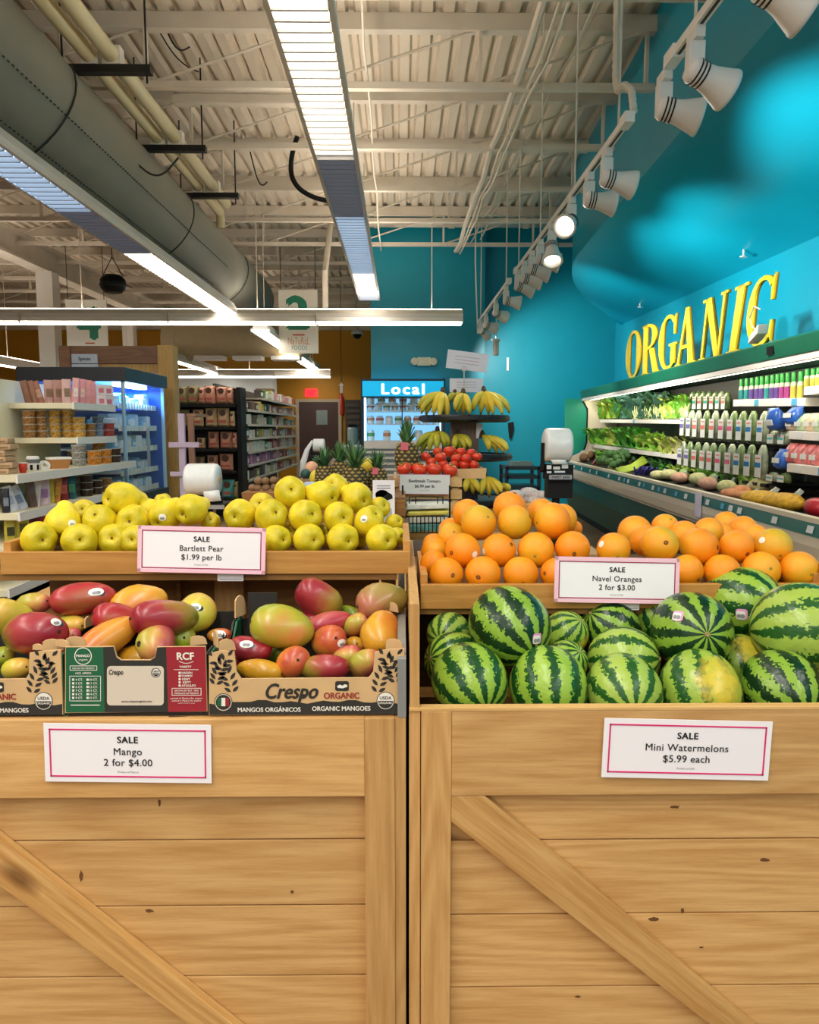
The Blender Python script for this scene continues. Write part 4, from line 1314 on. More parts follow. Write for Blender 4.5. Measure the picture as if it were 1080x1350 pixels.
def seal(t, cx, cy, r, kind):
    mb = MB(); flat(mb, circle_px(cx, cy, r), .0004)
    s = mb.build('seal', PR_BLACK if kind == 'usda' else PR_BLACK, t)
    mb = MB()
    if kind == 'usda':
        flat(mb, circle_px(cx, cy, r - 1), .0006)
        mb.build('seal_field', PR_WHITE, s)
        mb = MB(); flat(mb, circle_px(cx, cy, r - 1.8, 16, 0, 180), .0008); mb.build('seal_lower_half', PR_BLACK, s)
        mb = MB(); print_text(mb, 'USDA', cx, cy - r * .33, wpx=r * 1.3, lift=.0009, bold=.02); mb.build('lettering', PR_BLACK, s)
        mb = MB(); print_text(mb, 'ORGANIC', cx, cy + r * .22, wpx=r * 1.55, lift=.001, bold=.02); mb.build('lettering', PR_WHITE, s)
    else:
        ring_px(mb, cx, cy, r - 1, 1.0, .0006); mb.build('seal_ring', PR_CREAM, s)
        w = r * .28
        for i, mt in enumerate((PR_GREEN, PR_WHITE, PR_RED)):
            mb = MB(); x = cx + (i - 1.5) * w * 1.5
            flat(mb, [(x, cy - r * .5), (x + w * 1.5, cy - r * .5), (x + w * 1.5, cy + r * .42), (x, cy + r * .42)], .0008)
            mb.build('flag_stripe', mt, s)


def torn_flap(t, px, py, w, h, Y, ang):
    p = at(px, py, Y); k = depth(p) / 1000
    w *= k; h *= k
    mb = MB(); ca, sa = math.cos(R(ang)), math.sin(R(ang))
    pts = [(-w / 2, 0), (-w * .46, h * .8), (-w * .3, h * .95), (0, h), (w * .28, h * .86), (w * .42, h * .6), (w / 2, 0)]
    mb.extrude([(p.x + x * ca, p.y + x * sa, p.z + z) for x, z in pts], (.003 * -sa, .003 * ca, 0))
    mb.build('torn_flap', KRAFT, t)


def carton(label, xl, xr, Yb, front, zb, hgt, side_mat, deep=.27, loc=None):
    """xl, xr: pixels of the front panel's ends; front: outline of the front panel in pixels"""
    a, b_ = at(xl, 900, YB).x, at(xr, 900, YB).x
    t = thing('mango_carton', label, 'carton', ((a + b_) / 2, YB + deep / 2, zb), group='mango cartons')
    mb = MB(); mb.extrude([at(x, y, YB - .002) for x, y in front], (0, .004, 0))
    fp = mb.build('front_panel', KRAFT, t)
    for x in (a, b_ - .004):
        MB().extrude([(x, YB + .003, zb), (x, YB + .003, zb + hgt * .98), (x, YB + .05, zb + hgt), (x, YB + .09, zb + hgt * .72), (x, YB + deep - .09, zb + hgt * .72),
                      (x, YB + deep - .05, zb + hgt), (x, YB + deep, zb + hgt), (x, YB + deep, zb)], (.004, 0, 0)).build('side_panel', side_mat, t)
    MB().box(a + .004, b_ - .004, YB + deep - .004, YB + deep, zb, zb + hgt * .95).build('back_panel', KRAFT_IN, t)
    MB().box(a + .004, b_ - .004, YB + .004, YB + deep - .004, zb, zb + .004).build('bottom_panel', KRAFT_IN, t)
    return t, fp


zb = at(400, 943.5, YB).z
LZB = zb
CARTON_FRONT = [(275.5, 943), (275.5, 862), (292, 858), (309, 860), (312, 886), (318, 895), (486, 893.5), (492, 886), (494, 860), (512, 856), (533, 855), (535, 941.5)]
t, fp = carton('kraft mango carton with dark lettering and leaf print beside the melon stand', 275.5, 535, YB, CARTON_FRONT, zb, .112, PR_GREEN)
mb = MB()
xs = [276 + i * (534 - 276) / 24 for i in range(25)]
wav = [925 + 1.6 * math.sin(i * 1.7) + 1.2 * math.sin(i * .6 + 1) + (1.5 if i < 4 else 0) for i in range(25)]
for i in range(24):
    flat(mb, [(xs[i], 942.6 - i * .05), (xs[i + 1], 942.6 - i * .05), (xs[i + 1], wav[i + 1]), (xs[i], wav[i])], .0002)
mb.build('printed_band', PR_BLACK, fp)
for a in ((306, 913, 281, 866, 6), (284, 903, 300, 866, -3), (498, 913, 523, 864, -6), (522, 900, 506, 864, 3)):
    mb = MB(); leaf_spray(mb, *a); tag(mb.build('leaf_print', PR_BLACK, fp), kind='stuff')
mb = MB()
print_text(mb, 'Crespo', 385, 911, wpx=70, hpx=20, bold=.035, shear=.35)
flat(mb, circle_px(401, 918, 3, 10), .0005)
mb.build('brand_lettering', PR_BLACK, fp)
mb = MB()
print_text(mb, 'MANGOS ORG\u00c1NICOS', 355, 935.5, wpx=83, hpx=5.8, bold=.03); print_text(mb, 'ORGANIC MANGOES', 450, 934, wpx=77, hpx=5.8, bold=.03)
mb.build('white_lettering', PR_WHITE, fp)
mb = MB(); print_text(mb, 'ORGANIC', 450.5, 917, wpx=47, hpx=8, bold=.035); mb.build('red_lettering', PR_ORG, fp)
mb = MB(); flat(mb, [(442, 899.5), (444, 898), (458, 898), (460, 899.5), (460, 909.5), (458, 911), (444, 911), (442, 909.5)], .0004); em = mb.build('emblem', PR_BLACK, fp)
mb = MB(); flat(mb, [(444, 905), (448, 902.5), (452, 904), (454, 902), (458, 903), (458, 905.5), (452, 907.5), (446, 907)], .0007); mb.build('emblem_leaf', PR_WHITE, em)
seal(fp, 508.5, 924, 12, 'usda'); seal(fp, 294.5, 926, 12, 'flag')
for a in ((300, 858, 22, 16, YB + .02, 20), (284, 852, 18, 22, YB + .03, -60), (520, 856, 24, 14, YB + .02, -15), (525, 812, 22, 16, YB + .24, 30), (517, 806, 20, 12, YB + .2, -40), (318, 812, 26, 28, YB + .24, 70)):
    torn_flap(t, *a)
MB().box(at(328, 800, YB + .25).x, at(366, 800, YB + .25).x, YB + .245, YB + .25, zb + .1, zb + .165).build('tall_flap', KRAFT_IN, t)

# middle carton, shown from its printed side
FRONT_B = [(85.5, 940), (86, 853), (150, 852), (154, 866), (160, 870), (198, 870), (204, 866), (207, 853), (271, 852), (273.5, 938)]
t, fp = carton('dark mango carton with green and red printed panels in the middle', 85.5, 273.5, YB, FRONT_B, zb, .112, PR_BLACK)
mb = MB(); flat(mb, [(86.6, 939.4), (86.8, 853.6), (136, 853.2), (138, 939)], .0002); gp = mb.build('green_panel', PR_GREEN, fp)
mb = MB(); flat(mb, [(138, 939), (136, 853.2), (149.5, 852.6), (153.5, 866.4), (159.5, 870.6), (198.5, 870.6), (204.5, 866.4), (207.4, 853.6), (219, 853), (222, 938.6)], .0002); mb.build('black_panel', PR_BLACK, fp)
mb = MB(); flat(mb, [(222, 938.6), (219, 853), (270.6, 852.6), (272.8, 937.6)], .0002); rp_ = mb.build('red_panel', PR_RED, fp)
mb = MB()
c4 = []
for cx, cy, a0 in ((211, 883, -90), (211, 925, 0), (146, 925, 90), (146, 883, 180)):
    c4 += [(cx + 5 * math.cos(R(a0 + k * 22.5)), cy + 5 * math.sin(R(a0 + k * 22.5))) for k in range(5)]
flat(mb, c4, .0004)
wl_ = mb.build('cream_label', PR_CREAM, fp)
mb = MB(); print_text(mb, 'Crespo', 153, 886, wpx=19, hpx=7, bold=.03, shear=.3, lift=.0008); mb.build('lettering', PR_BLACK, wl_); mb = MB(); print_text(mb, 'www.crespoorganic.com', 180, 924.5, wpx=40, lift=.0008, bold=.02); mb.build('lettering', PR_BLACK, wl_)
seal(fp, 205.5, 887, 6.3, 'usda')
mb = MB()
ring_px(mb, 109.5, 865, 11.5, 1.1, .0005); print_text(mb, 'MANGO', 109.5, 864.5, wpx=18, bold=.04); print_text(mb, 'organic', 109.5, 869.5, wpx=12)
frame_px(mb, 92, 877.5, 128, 884, .8, .0005); print_text(mb, 'HECHO EN MEXICO', 110, 881, wpx=29, bold=.02); print_text(mb, '4 KG. APROX.', 110, 887.5, wpx=22, bold=.03)
frame_px(mb, 91.5, 891, 133, 924.5, .8, .0005)
for i in range(6):
    y = 896 + i * 4.8
    for x, s in ((96.5, '%d CT.' % (4 + i)), (115.5, '%d CT.' % (10 + i))):
        flat(mb, [(x - 1.5, y - 1.5), (x + 1.5, y - 1.5), (x + 1.5, y + 1.5), (x - 1.5, y + 1.5)], .0005)
        print_text(mb, s, x + 8, y, hpx=2.9, bold=.03)
frame_px(mb, 93, 929, 132, 930.2, .6, .0005)
mb.build('white_lettering', PR_WHITE, gp)
mb = MB()
print_text(mb, 'RCF', 244.5, 865, wpx=23, hpx=9.5, bold=.04)
for i in range(8):
    x = 236 + i * 2.4; y = 871.8 + 2.2 * math.sin(math.pi * i / 7)
    flat(mb, [(x, y), (x + 2.5, y + .3), (x + 2.5, y + 1), (x, y + .8)], .0005)
print_text(mb, 'VARIETY', 244.5, 879, wpx=16, bold=.03); frame_px(mb, 229, 882.5, 262, 883.2, .35, .0005)
for i, s in enumerate(('HADEN', 'TOMMY', 'KENT', 'KEITT', 'ATAULFO')):
    y = 887 + i * 4.2
    flat(mb, [(235.5, y - 1.4), (238.3, y - 1.4), (238.3, y + 1.4), (235.5, y + 1.4)], .0005)
    print_text(mb, s, 240 + len(s) * 1.15 + .8, y, hpx=2.9, bold=.03)
frame_px(mb, 226.5, 907, 265.5, 917, .8, .0005)
print_text(mb, 'GROWN BY RCF - MEX', 246, 910.4, wpx=32, bold=.02); print_text(mb, 'PRODUCE OF MEXICO', 246, 914, wpx=32, bold=.02)
for i in range(3): print_text(mb, 'packed in Mexico for export', 246, 920.5 + i * 3.2, wpx=(42, 38, 22)[i])
mb.build('white_lettering', PR_WHITE, rp_)
for a in ((100, 852, 26, 13, YB + .02, 10), (82, 853, 24, 10, YB + .01, -20), (262, 850, 22, 12, YB + .02, 15), (136, 820, 20, 18, YB + .18, 40), (118, 826, 18, 14, YB + .19, 80)):
    torn_flap(t, *a)
MB().box(at(278, 800, YB + .25).x, at(317, 800, YB + .25).x, YB + .25, YB + .255, zb + .06, zb + .125).build('tall_flap', KRAFT_IN, t)

# left carton, cut by the picture edge
FRONT_C = [(-175, 946), (-175, 862), (-160, 860), (-142, 862), (-138, 888), (-132, 897), (34, 895), (38, 888), (39, 861), (60, 858), (80, 857), (83, 942)]
t, fp = carton('kraft mango carton with dark leaf print at the left edge', -175, 83, YB, FRONT_C, zb, .112, PR_GREEN)
mb = MB()
xs = [-175 + i * 257 / 24 for i in range(25)]
for i in range(24):
    flat(mb, [(xs[i], 945.4 - i * .14), (xs[i + 1], 945.4 - i * .14), (xs[i + 1], wav[i + 1] + 2.5), (xs[i], wav[i] + 2.5)], .0002)
mb.build('printed_band', PR_BLACK, fp)
for a in ((43, 914, 68, 866, -6), (68, 902, 52, 866, 3)):
    mb = MB(); leaf_spray(mb, *a); tag(mb.build('leaf_print', PR_BLACK, fp), kind='stuff')
mb = MB(); print_text(mb, 'ORGANIC', -3, 918.5, wpx=48, hpx=8, bold=.035); mb.build('red_lettering', PR_ORG, fp)
mb = MB(); print_text(mb, 'ORGANIC MANGOES', -1, 936.5, wpx=77, hpx=5.8, bold=.03); mb.build('white_lettering', PR_WHITE, fp)
mb = MB(); flat(mb, [(-13, 901), (-11, 899.5), (3, 899.5), (5, 901), (5, 911), (3, 912.5), (-11, 912.5), (-13, 911)], .0004); em = mb.build('emblem', PR_BLACK, fp)
mb = MB(); flat(mb, [(-10, 907), (-5, 904), (-2, 905.5), (0, 903.5), (3, 905), (3, 907), (-4, 909)], .0007); mb.build('emblem_leaf', PR_WHITE, em)
seal(fp, 57.5, 924.5, 12, 'usda')
for a in ((70, 858, 26, 16, YB + .02, 20), (50, 857, 16, 8, YB + .02, -10)):
    torn_flap(t, *a)
# ------------------------------------------------------------------ the long cold case on the right (local frame: x along it towards the camera, y into its depth)
CASE_A = Vector((2.72, 12.3, 0))
CASE_ROT = math.atan2(-math.cos(R(2.4)), -math.sin(R(2.4)))
CASE_M = Matrix.Translation(CASE_A) @ Matrix.Rotation(CASE_ROT, 4, 'Z')
CASE_I = CASE_M.inverted()
CASE_R3 = CASE_I.to_3x3()


def oc(px, py, d):
    """local (s, d, z) where the sight line meets the plane at depth d inside the case"""
    o = CASE_I @ EYE; v = CASE_R3 @ ray(px, py)
    return o + v * ((d - o.y) / v.y)


CASE_GREEN = mat('case_green', '14684a', .35, var=.08, scale=3)
CASE_DKGREEN = mat('case_dark_green', '2c4a34', .4, var=.08, scale=1)
CASE_CREAM = mat('case_cream', 'e6dcc6', .4)
CASE_IN = mat('case_inside', '3a3a38', .5)
CASE_SIDE = mat('case_end_green', '1f9a80', .3)
CLEN = 9.3
S0 = -.6
case = thing('cold_case', 'long open refrigerated produce case with green canopy and cream bumper', 'refrigerated case', CASE_A, rot=(0, 0, CASE_ROT), local=True)


def prism(prof, s0, s1):
    return MB().extrude([(s0, d, z) for d, z in prof], (s1 - s0, 0, 0))


prism([(.16, 0), (.16, .1), (1.12, .1), (1.12, 0)], S0 + .05, CLEN).build('kick_plate', BLACK, case)
for k in range(4):
    prism([(.13, .1), (.06, .42), (.09, .62), (1.15, .62), (1.15, .1)], S0 + .03 + k * (CLEN - S0) / 4, S0 + .027 + (k + 1) * (CLEN - S0) / 4).build('base_panel', CASE_DKGREEN, case)
for k in range(3):
    prism([(.09, .62), (.02, .66), (0, .74), (0, .80), (.06, .80), (.06, .62)], S0 + k * (CLEN - S0) / 3, S0 + (k + 1) * (CLEN - S0) / 3 - .004).build('bumper', CASE_CREAM, case, bevel=.003)
prism([(-.004, .80), (.012, .875), (.05, .875), (.05, .80)], S0, CLEN).build('price_channel', mat('price_channel_green', '1c6a62', .35), case)
prism([(.012, .875), (.012, .905), (.07, .905), (.07, .875)], S0, CLEN).build('front_lip', CASE_CREAM, case)
prism([(.07, .80), (.07, .84), (.85, .96), (.85, .80)], S0 + .051, CLEN).build('product_deck', mat('deck_black', '1c1c1c', .5), case)
MB().box(S0 + .051, CLEN, .9, .95, .8, 1.92).build('back_wall', CASE_IN, case)
# canopy: green fascia, white lip, cream underside lamp
prism([(.30, 1.93), (.28, 2.05), (.33, 2.07), (1.12, 2.07), (1.12, 1.93)], S0, CLEN).build('canopy', CASE_GREEN, case, bevel=.006)
prism([(.31, 1.885), (.31, 1.928), (.36, 1.928), (.36, 1.885)], S0 + .06, CLEN).build('canopy_lip', WHITE, case)
CASE_LAMP = emit('case_lamp', 'fff2d8', 9.0)
for k in range(7):
    MB().box(-.45 + k * 1.38, .87 + k * 1.38, .37, .45, 1.895, 1.925).build('canopy_lamp', CASE_LAMP, case)
prism([(.05, .62), (.0, .8), (.05, .9), (.38, 1.06), (.42, 1.2), (.42, 1.75), (.34, 1.90), (.34, 1.93), (1.12, 1.93), (1.12, .62)], S0, S0 + .05).build('end_panel', CASE_CREAM, case)
prism([(.03, .93), (.36, 1.08), (.40, 1.2), (.40, 1.75), (.325, 1.88), (.30, 1.925), (.03, 1.925)], S0 + .01, S0 + .03).build('end_inset', CASE_SIDE, case)
prism([(.355, 1.08), (.395, 1.2), (.395, 1.75), (.32, 1.88), (.335, 1.89), (.415, 1.755), (.415, 1.19), (.37, 1.065)], S0 + .005, S0 + .056).build('end_edge', BLACK, case)
# price tags along the channel
TAGW = mat('tag_white', 'e8ecec', .4); TAGB = mat('tag_blue', '58b4d8', .4)
me_tag = MB().box(-.035, .035, -.004, 0, -.022, .022).mesh('price_tag', TAGW); me_tagb = MB().box(-.03, .03, -.004, 0, -.02, .02).mesh('price_tag', TAGB)
for px in (757, 767, 778, 787, 803, 817, 824, 829, 844, 850, 862, 870, 878, 893, 906, 935, 955, 966, 978, 1025, 1073):
    q = oc(px, 620, 0.0)
    child('price_tag', me_tagb if px in (824, 850, 870, 893, 955) else me_tag, case, (q.x, .0, .838), (R(-12), 0, 0))
q = oc(921, 663, -.01)
MB().box(q.x - .06, q.x + .06, -.02, -.005, .70, .90).build('paper_note', mat('note_lilac', 'dcd8ec', .6), case)
# shelves
shelf_me = {}


def shelf(pxa, pya, pxb, pyb, d0, d1, thick=.035, tags=0):
    a, b_ = oc(pxa, pya, d0), oc(pxb, pyb, d0)
    mb = MB().hexa([(a.x, d0, a.z - thick), (b_.x, d0, b_.z - thick), (b_.x, d1, b_.z - thick), (a.x, d1, a.z - thick),
                    (a.x, d0, a.z), (b_.x, d0, b_.z), (b_.x, d1, b_.z), (a.x, d1, a.z)])
    s = mb.build('shelf', WHITE, case, bevel=.003)
    for k in range(tags):
        t_ = (k + .5) / tags; x = a.x + (b_.x - a.x) * t_; z = a.z + (b_.z - a.z) * t_
        MB().box(x - .04, x + .04, d0 - .004, d0 - .001, z - thick * .9, z - .004).build('shelf_tag', TAGB if k % 2 else TAGW, s)
    return a, b_


SH1 = shelf(791, 553, 904, 553, .52, .9, .05, 3)
SH2 = shelf(783, 586, 897, 600, .40, .9, .05, 3)
SH3 = shelf(967, 527, 1062, 524.5, .50, .9, .06, 4)
SH4 = shelf(1060, 510, 1140, 503, .50, .9, .06, 2)
SH5 = shelf(1040, 568, 1140, 572, .42, .9, .06, 3)
SH6 = shelf(1038, 611, 1140, 622, .36, .9, .06, 3)


# ---- greens
def leafy(name, label, cat, px, py, d, wpx, hpx, mats, n, lean=0.3, stalk=None, group='leafy greens on the cold case shelves', up=1.0, seed=0, wide=.3, curl=.4):
    """a bunch of upright curled leaves, foot at (px, py)"""
    r_ = random.Random(seed + int(px * 7 + py))
    p = oc(px, py, d); W = CASE_M @ p
    k = depth(W) / 1000; hpx *= 1.15
    w, h = abs(oc(px + wpx / 2, py, d).x - oc(px - wpx / 2, py, d).x), hpx * k
    t = thing(name, label, cat, W, group=group, rot=(0, 0, CASE_ROT), local=True)
    for mi, m_ in enumerate(mats):
        mb = MB()
        for i in range(int(n * 1.7) // len(mats)):
            bx = r_.uniform(-.5, .5) * w; by = r_.uniform(-.02, .12)
            tx = bx * 1.25 + r_.uniform(-.2, .2) * w; hh = h * r_.uniform(.65, 1.0)
            ty = by - lean * hh * r_.uniform(.1, 1.0)
            lw = w * wide * .6 * r_.uniform(.6, 1.1); rows = []
            for q in range(5):
                f = q / 4
                c = Vector((bx + (tx - bx) * f, by + (ty - by) * f * f, hh * f * up - (curl * hh * max(0, f - .6) if q > 2 else 0)))
                ww = lw * (.22, .55, 1.0, .95, .35)[q]
                wv = lw * .35 * math.sin(q * 2.2 + i)
                rows.append(mb.pts([c + Vector((-ww / 2, wv * .4, 0)), c + Vector((0, wv - .02, .01)), c + Vector((ww / 2, -wv * .4, 0))]))
            for a, b_ in zip(rows, rows[1:]):
                mb.face(a, a + 1, b_ + 1, b_); mb.face(a + 1, a + 2, b_ + 2, b_ + 1)
        tag(mb.build('leaves', m_, t, smooth=True), kind='stuff')
    if stalk:
        mb = MB()
        for i in range(10):
            bx = (i / 9 - .5) * w
            mb.tube([(bx, .0, 0), (bx * 1.1, -.03, h * .25), (bx * 1.2, -.02, h * .5)], [.012, .012, .006], 5)
        tag(mb.build('stalks', stalk, t), kind='stuff')
    return t


G1, G2, G3 = mat('leaf_green', '4f9a2c', .5, var=.2), mat('leaf_bright', '7fc23c', .5, var=.2), mat('leaf_dark', '2c5a34', .5, var=.2)
G4, G5 = mat('leaf_blue_green', '3f6f62', .5, var=.2), mat('leaf_yellow', 'b9cf58', .5, var=.2)
STK = mat('pale_stalk', 'dbe4a4', .5)
leafy('parsley_bunch', 'curly green parsley heap at the far end of the upper shelf', 'greens', 803, 552, .58, 26, 28, [G1, mat('leaf_olive', '7f9a2c', .5, var=.2)], 70, wide=.16)
leafy('kale_bunch', 'blue-green kale bunch beside the parsley', 'greens', 827, 552, .6, 20, 36, [G4, G3], 36, wide=.35)
leafy('kale_bunch', 'blue-green kale bunch in the middle of the upper shelf', 'greens', 846, 552, .6, 22, 36, [G4, G3], 36, stalk=STK, wide=.35)
leafy('kale_bunch', 'blue-green kale bunch next to the chard', 'greens', 866, 552, .6, 20, 36, [G4, G3], 36, stalk=STK, wide=.35)
leafy('chard_bunch', 'bright green leaf bunch with pale stems near the salad bags', 'greens', 885, 552, .58, 22, 30, [G2, G5], 36, stalk=STK)
leafy('chard_bunch', 'leafy green bunch with a pink tie on the upper shelf', 'greens', 901, 551, .58, 16, 32, [G1, G2], 30, stalk=STK)
leafy('lettuce_head', 'romaine lettuce at the far end of the middle shelf', 'lettuce', 790, 586, .44, 20, 22, [G2, G1], 30, .6)
leafy('lettuce_head', 'romaine lettuce second on the middle shelf', 'lettuce', 806, 587, .44, 20, 24, [G5, G2], 30, .6)
leafy('herb_bunch', 'vivid green herb bunch in the middle of the middle shelf', 'greens', 829, 590, .44, 30, 28, [G1, mat('leaf_vivid', '3fa82c', .5, var=.2)], 60, .5, wide=.2)
leafy('lettuce_head', 'pale green lettuce head near the end of the middle shelf', 'lettuce', 857, 594, .44, 26, 26, [G2, G5], 40, .6)
leafy('lettuce_head', 'yellowish lettuce heads beside the hanging salad bags', 'lettuce', 884, 599, .44, 24, 24, [G5, mat('leaf_pale', 'cfcf90', .5, var=.15)], 36, .6)

# ---- loose produce on the deck
VEG = 'loose vegetables on the cold case deck'


def deck_pt(px, py):
    """point on the sloping deck"""
    o = CASE_I @ EYE; v = CASE_R3 @ ray(px, py)
    # plane through (d=.07, z=.84) and (d=.85, z=.96)
    g = .12 / .78
    t_ = (.84 + g * (o.y - .07) - o.z) / (v.z - g * v.y)
    q = o + v * t_
    if q.y > .72: q = Vector((q.x, .72, .84 + g * .65))
    return CASE_M @ q


def lump(name, label, cat, px, py, w, h, mt, kind='round', group=VEG):
    p = deck_pt(px, py); k = depth(p) / 1000
    w, h = w * k / 2 * 1.25, h * k / 2 * 1.45
    rr = random.Random(int(px * 3 + py))
    if kind == 'florets':
        t = thing(name, label, cat, p, group=group, local=True)
        mb = MB()
        for i in range(26):
            a = rr.uniform(0, 6.28); q = rr.uniform(0, 1) ** .5
            c = Vector((w * q * math.cos(a), w * 1.4 * q * math.sin(a), h * (1.2 - .7 * q * q)))
            r0 = w * rr.uniform(.22, .32)
            mb.lathe([(0, -r0), (r0 * .8, -r0 * .5), (r0, 0), (r0 * .8, r0 * .55), (0, r0)], 7, lambda p_, a_: (p_.x * (1 + .15 * math.cos(4 * a_)), p_.y * (1 + .15 * math.sin(3 * a_)), p_.z), Matrix.Translation(c))
        mb.build('florets', mt, t, smooth=True)
        MB().tube([(0, 0, .0), (0, -.02, h * .9)], [w * .3, w * .2], 8).build('stalk', STK, t)
        return t
    if kind == 'stalks':
        t = thing(name, label, cat, p, group=group, local=True)
        for i in range(6):
            o = (i - 2.5) * .045
            MB().tube([(-w, o, .03 + i * .006), (0, o * .5, h * .7 + i * .01), (w * .9, o, h * 1.9 + i * .01)], [.022, .018, .012], 6).build('rib', mt, t, smooth=True)
        leaf = MB()
        for i in range(14):
            c = Vector((w * .9 + rr.uniform(0, .12), rr.uniform(-.1, .1), h * 1.9 + rr.uniform(-.03, .05)))
            leaf.poly([c, c + Vector((.05, .03, .02)), c + Vector((.09, 0, .03)), c + Vector((.05, -.03, .02))])
        tag(leaf.build('leaves', G2, t), kind='stuff')
        return t
    if kind == 'tubes':
        t = thing(name, label, cat, p, group=group, local=True)
        for i in range(7):
            x = (i / 6 - .5) * 2 * w; y = rr.uniform(-.05, .05)
            M_ = Matrix.Translation((x, y, h * .5)) @ Euler((rr.uniform(.4, 1.2), rr.uniform(-.5, .5), 0)).to_matrix().to_4x4()
            MB().lathe([(0, -h), (w * .13, -h * .95), (w * .16, 0), (w * .14, h * .95), (0, h)], 8, None, M_).build('root', mt, t, smooth=True)
        return t
    # knobbly single shape
    def fn(q, a):
        f = 1 + .12 * math.cos(3 * a + px) + .1 * math.cos(5 * a + q.z * 9)
        return (q.x * f, q.y * 1.7 * f, q.z)
    mb = MB().lathe([(w * math.sin(math.pi * i / 8), h * (1 - math.cos(math.pi * i / 8))) for i in range(9)], 14, fn)
    o = mb.build(name, mt, smooth=True, org=(0, 0, 0)); o.location = p
    tag(o, label, cat, group)
    if kind == 'bag':
        MB().extrude([(w * .5, 0, h * 1.9), (w * .9, .01, h * 2.4), (w * 1.1, 0, h * 2.1), (w * .8, -.01, h * 1.6)], (0, .012, 0)).build('bag_end', CLEARP, o)
    return o


CLEARP = mat('clear_plastic', 'dfe8e4', .12, alpha=.42)
BROC = mat('broccoli_green', '5c8a50', .7, var=.25, scale=40)
lump('leek', 'leek with pale foot at the far end of the deck', 'leek', 784, 600, 22, 9, mat('leek_pale', 'd8dc8c', .5), 'stalks')
lump('celery_root', 'brown root vegetable at the far end of the deck', 'root vegetable', 770, 609, 9, 8, mat('root_brown', '8a6a48', .8, var=.2))
lump('celery_root', 'second brown root vegetable behind the first one', 'root vegetable', 779, 606, 8, 8, mat('root_brown', '8a6a48', .8, var=.2))
lump('radish_bunch', 'pink radishes beside the dark greens on the deck', 'radish', 791, 613, 14, 9, mat('radish_pink', 'd88a84', .5), 'tubes')
lump('zucchini', 'dark green squash behind the radishes', 'squash', 787, 602, 22, 12, mat('dark_squash', '22402c', .4))
for i, (px, py, w) in enumerate(((806, 621, 30), (822, 618, 30), (815, 610, 28), (846, 612, 26), (834, 611, 28))):
    lump('broccoli', ['broccoli crown lowest on the deck beside the celery', 'broccoli crown in the middle of its heap', 'broccoli crown at the back of its heap',
                      'broccoli crown highest under the shelf edge', 'broccoli crown between the highest one and the celery'][i], 'broccoli', px, py, w, 26, BROC, 'florets')
lump('celery', 'bright green celery stalk bundle slanting across the deck', 'celery', 834, 626, 30, 13, mat('celery_green', 'b9d448', .45), 'stalks')
lump('asparagus_bundle', 'green bean heap behind the celery on the deck', 'vegetables', 866, 612, 26, 10, G1, 'tubes')
PUR = mat('purple_wrap', '5a52b0', .4, var=.3, scale=30)
for i, (px, py) in enumerate(((845, 626), (856, 626), (866, 624), (876, 622), (886, 618))):
    lump('asparagus_bunch', 'asparagus bunch in a purple band, %s of the five' % nth(i, 5), 'asparagus', px, py, 12, 12, PUR, 'tubes')
PALE = [mat('pale_sprout', 'c8c890', .6, var=.2, scale=30), mat('ginger_pink', 'd8a890', .6, var=.2, scale=30), mat('cabbage_green', '9cc070', .5, var=.2, scale=20), mat('carrot_peach', 'd89060', .6, var=.2, scale=30)]
row = [(868, 633, 16, 9, 0), (884, 633, 18, 10, 0), (897, 637, 16, 10, 1), (908, 633, 18, 12, 2), (922, 640, 18, 12, 0), (934, 646, 18, 12, 1), (928, 633, 16, 12, 2), (946, 640, 18, 13, 2), (958, 650, 18, 12, 0), (966, 658, 20, 10, 3),
       (978, 655, 18, 11, 3), (976, 643, 18, 14, 2), (990, 648, 20, 16, 2), (986, 660, 22, 9, 3), (1004, 652, 20, 16, 0)]
for i, (px, py, w, h, k) in enumerate(row):
    lump('bagged_vegetable', 'small %s bag of vegetables, %s along the deck edge' % (['cream', 'pink', 'green', 'peach'][k], nth(i, len(row))), 'bagged vegetables', px, py, w, h, PALE[k], 'bag')
for i, (px, py) in enumerate(((795, 606), (868, 618), (893, 626), (915, 628), (938, 632), (962, 638), (985, 640))):
    leafy('herb_bunch', 'small leafy bunch, %s behind the loose vegetables on the deck' % nth(i, 7), 'greens', px, py, .42, 15, 13, [(G1, G2), (G3, G1), (G5, G2), (G2, G5)][i % 4], 40, .6, wide=.3, group=VEG)
lump('potato_bag', 'yellow netted bag of small potatoes on the deck', 'bagged vegetables', 1005, 668, 33, 15, mat('yellow_potato', 'd8a828', .6, var=.25, scale=40, bump=.6), 'bag')
lump('potato_bag', 'yellow bag of potatoes nearest the red apples', 'bagged vegetables', 1036, 674, 34, 17, mat('yellow_potato', 'd8a828', .6, var=.25, scale=40, bump=.6), 'bag')
lump('red_apple', 'red fruit at the right edge of the cold case deck', 'apple', 1077, 682, 24, 18, mat('apple_red', 'b82030', .35))

# ---- hanging salad bags in rows
SALAD = mat('salad_bag_green', '6c8450', .2, var=.55, scale=22)
SALAD2 = mat('salad_bag_pale', '98a488', .2, var=.4, scale=22)
BAND = {'pink': mat('label_pink', 'e0608c', .4), 'coral': mat('label_coral', 'e07a70', .4), 'blue': mat('label_blue', '2a7cc0', .4), 'violet': mat('label_violet', '7a70b8', .4), 'teal': mat('label_teal', '4cb8b0', .4)}
LABW = mat('label_white', 'e6eae6', .4)
BAGGRP = 'clear salad bags hanging in the cold case'


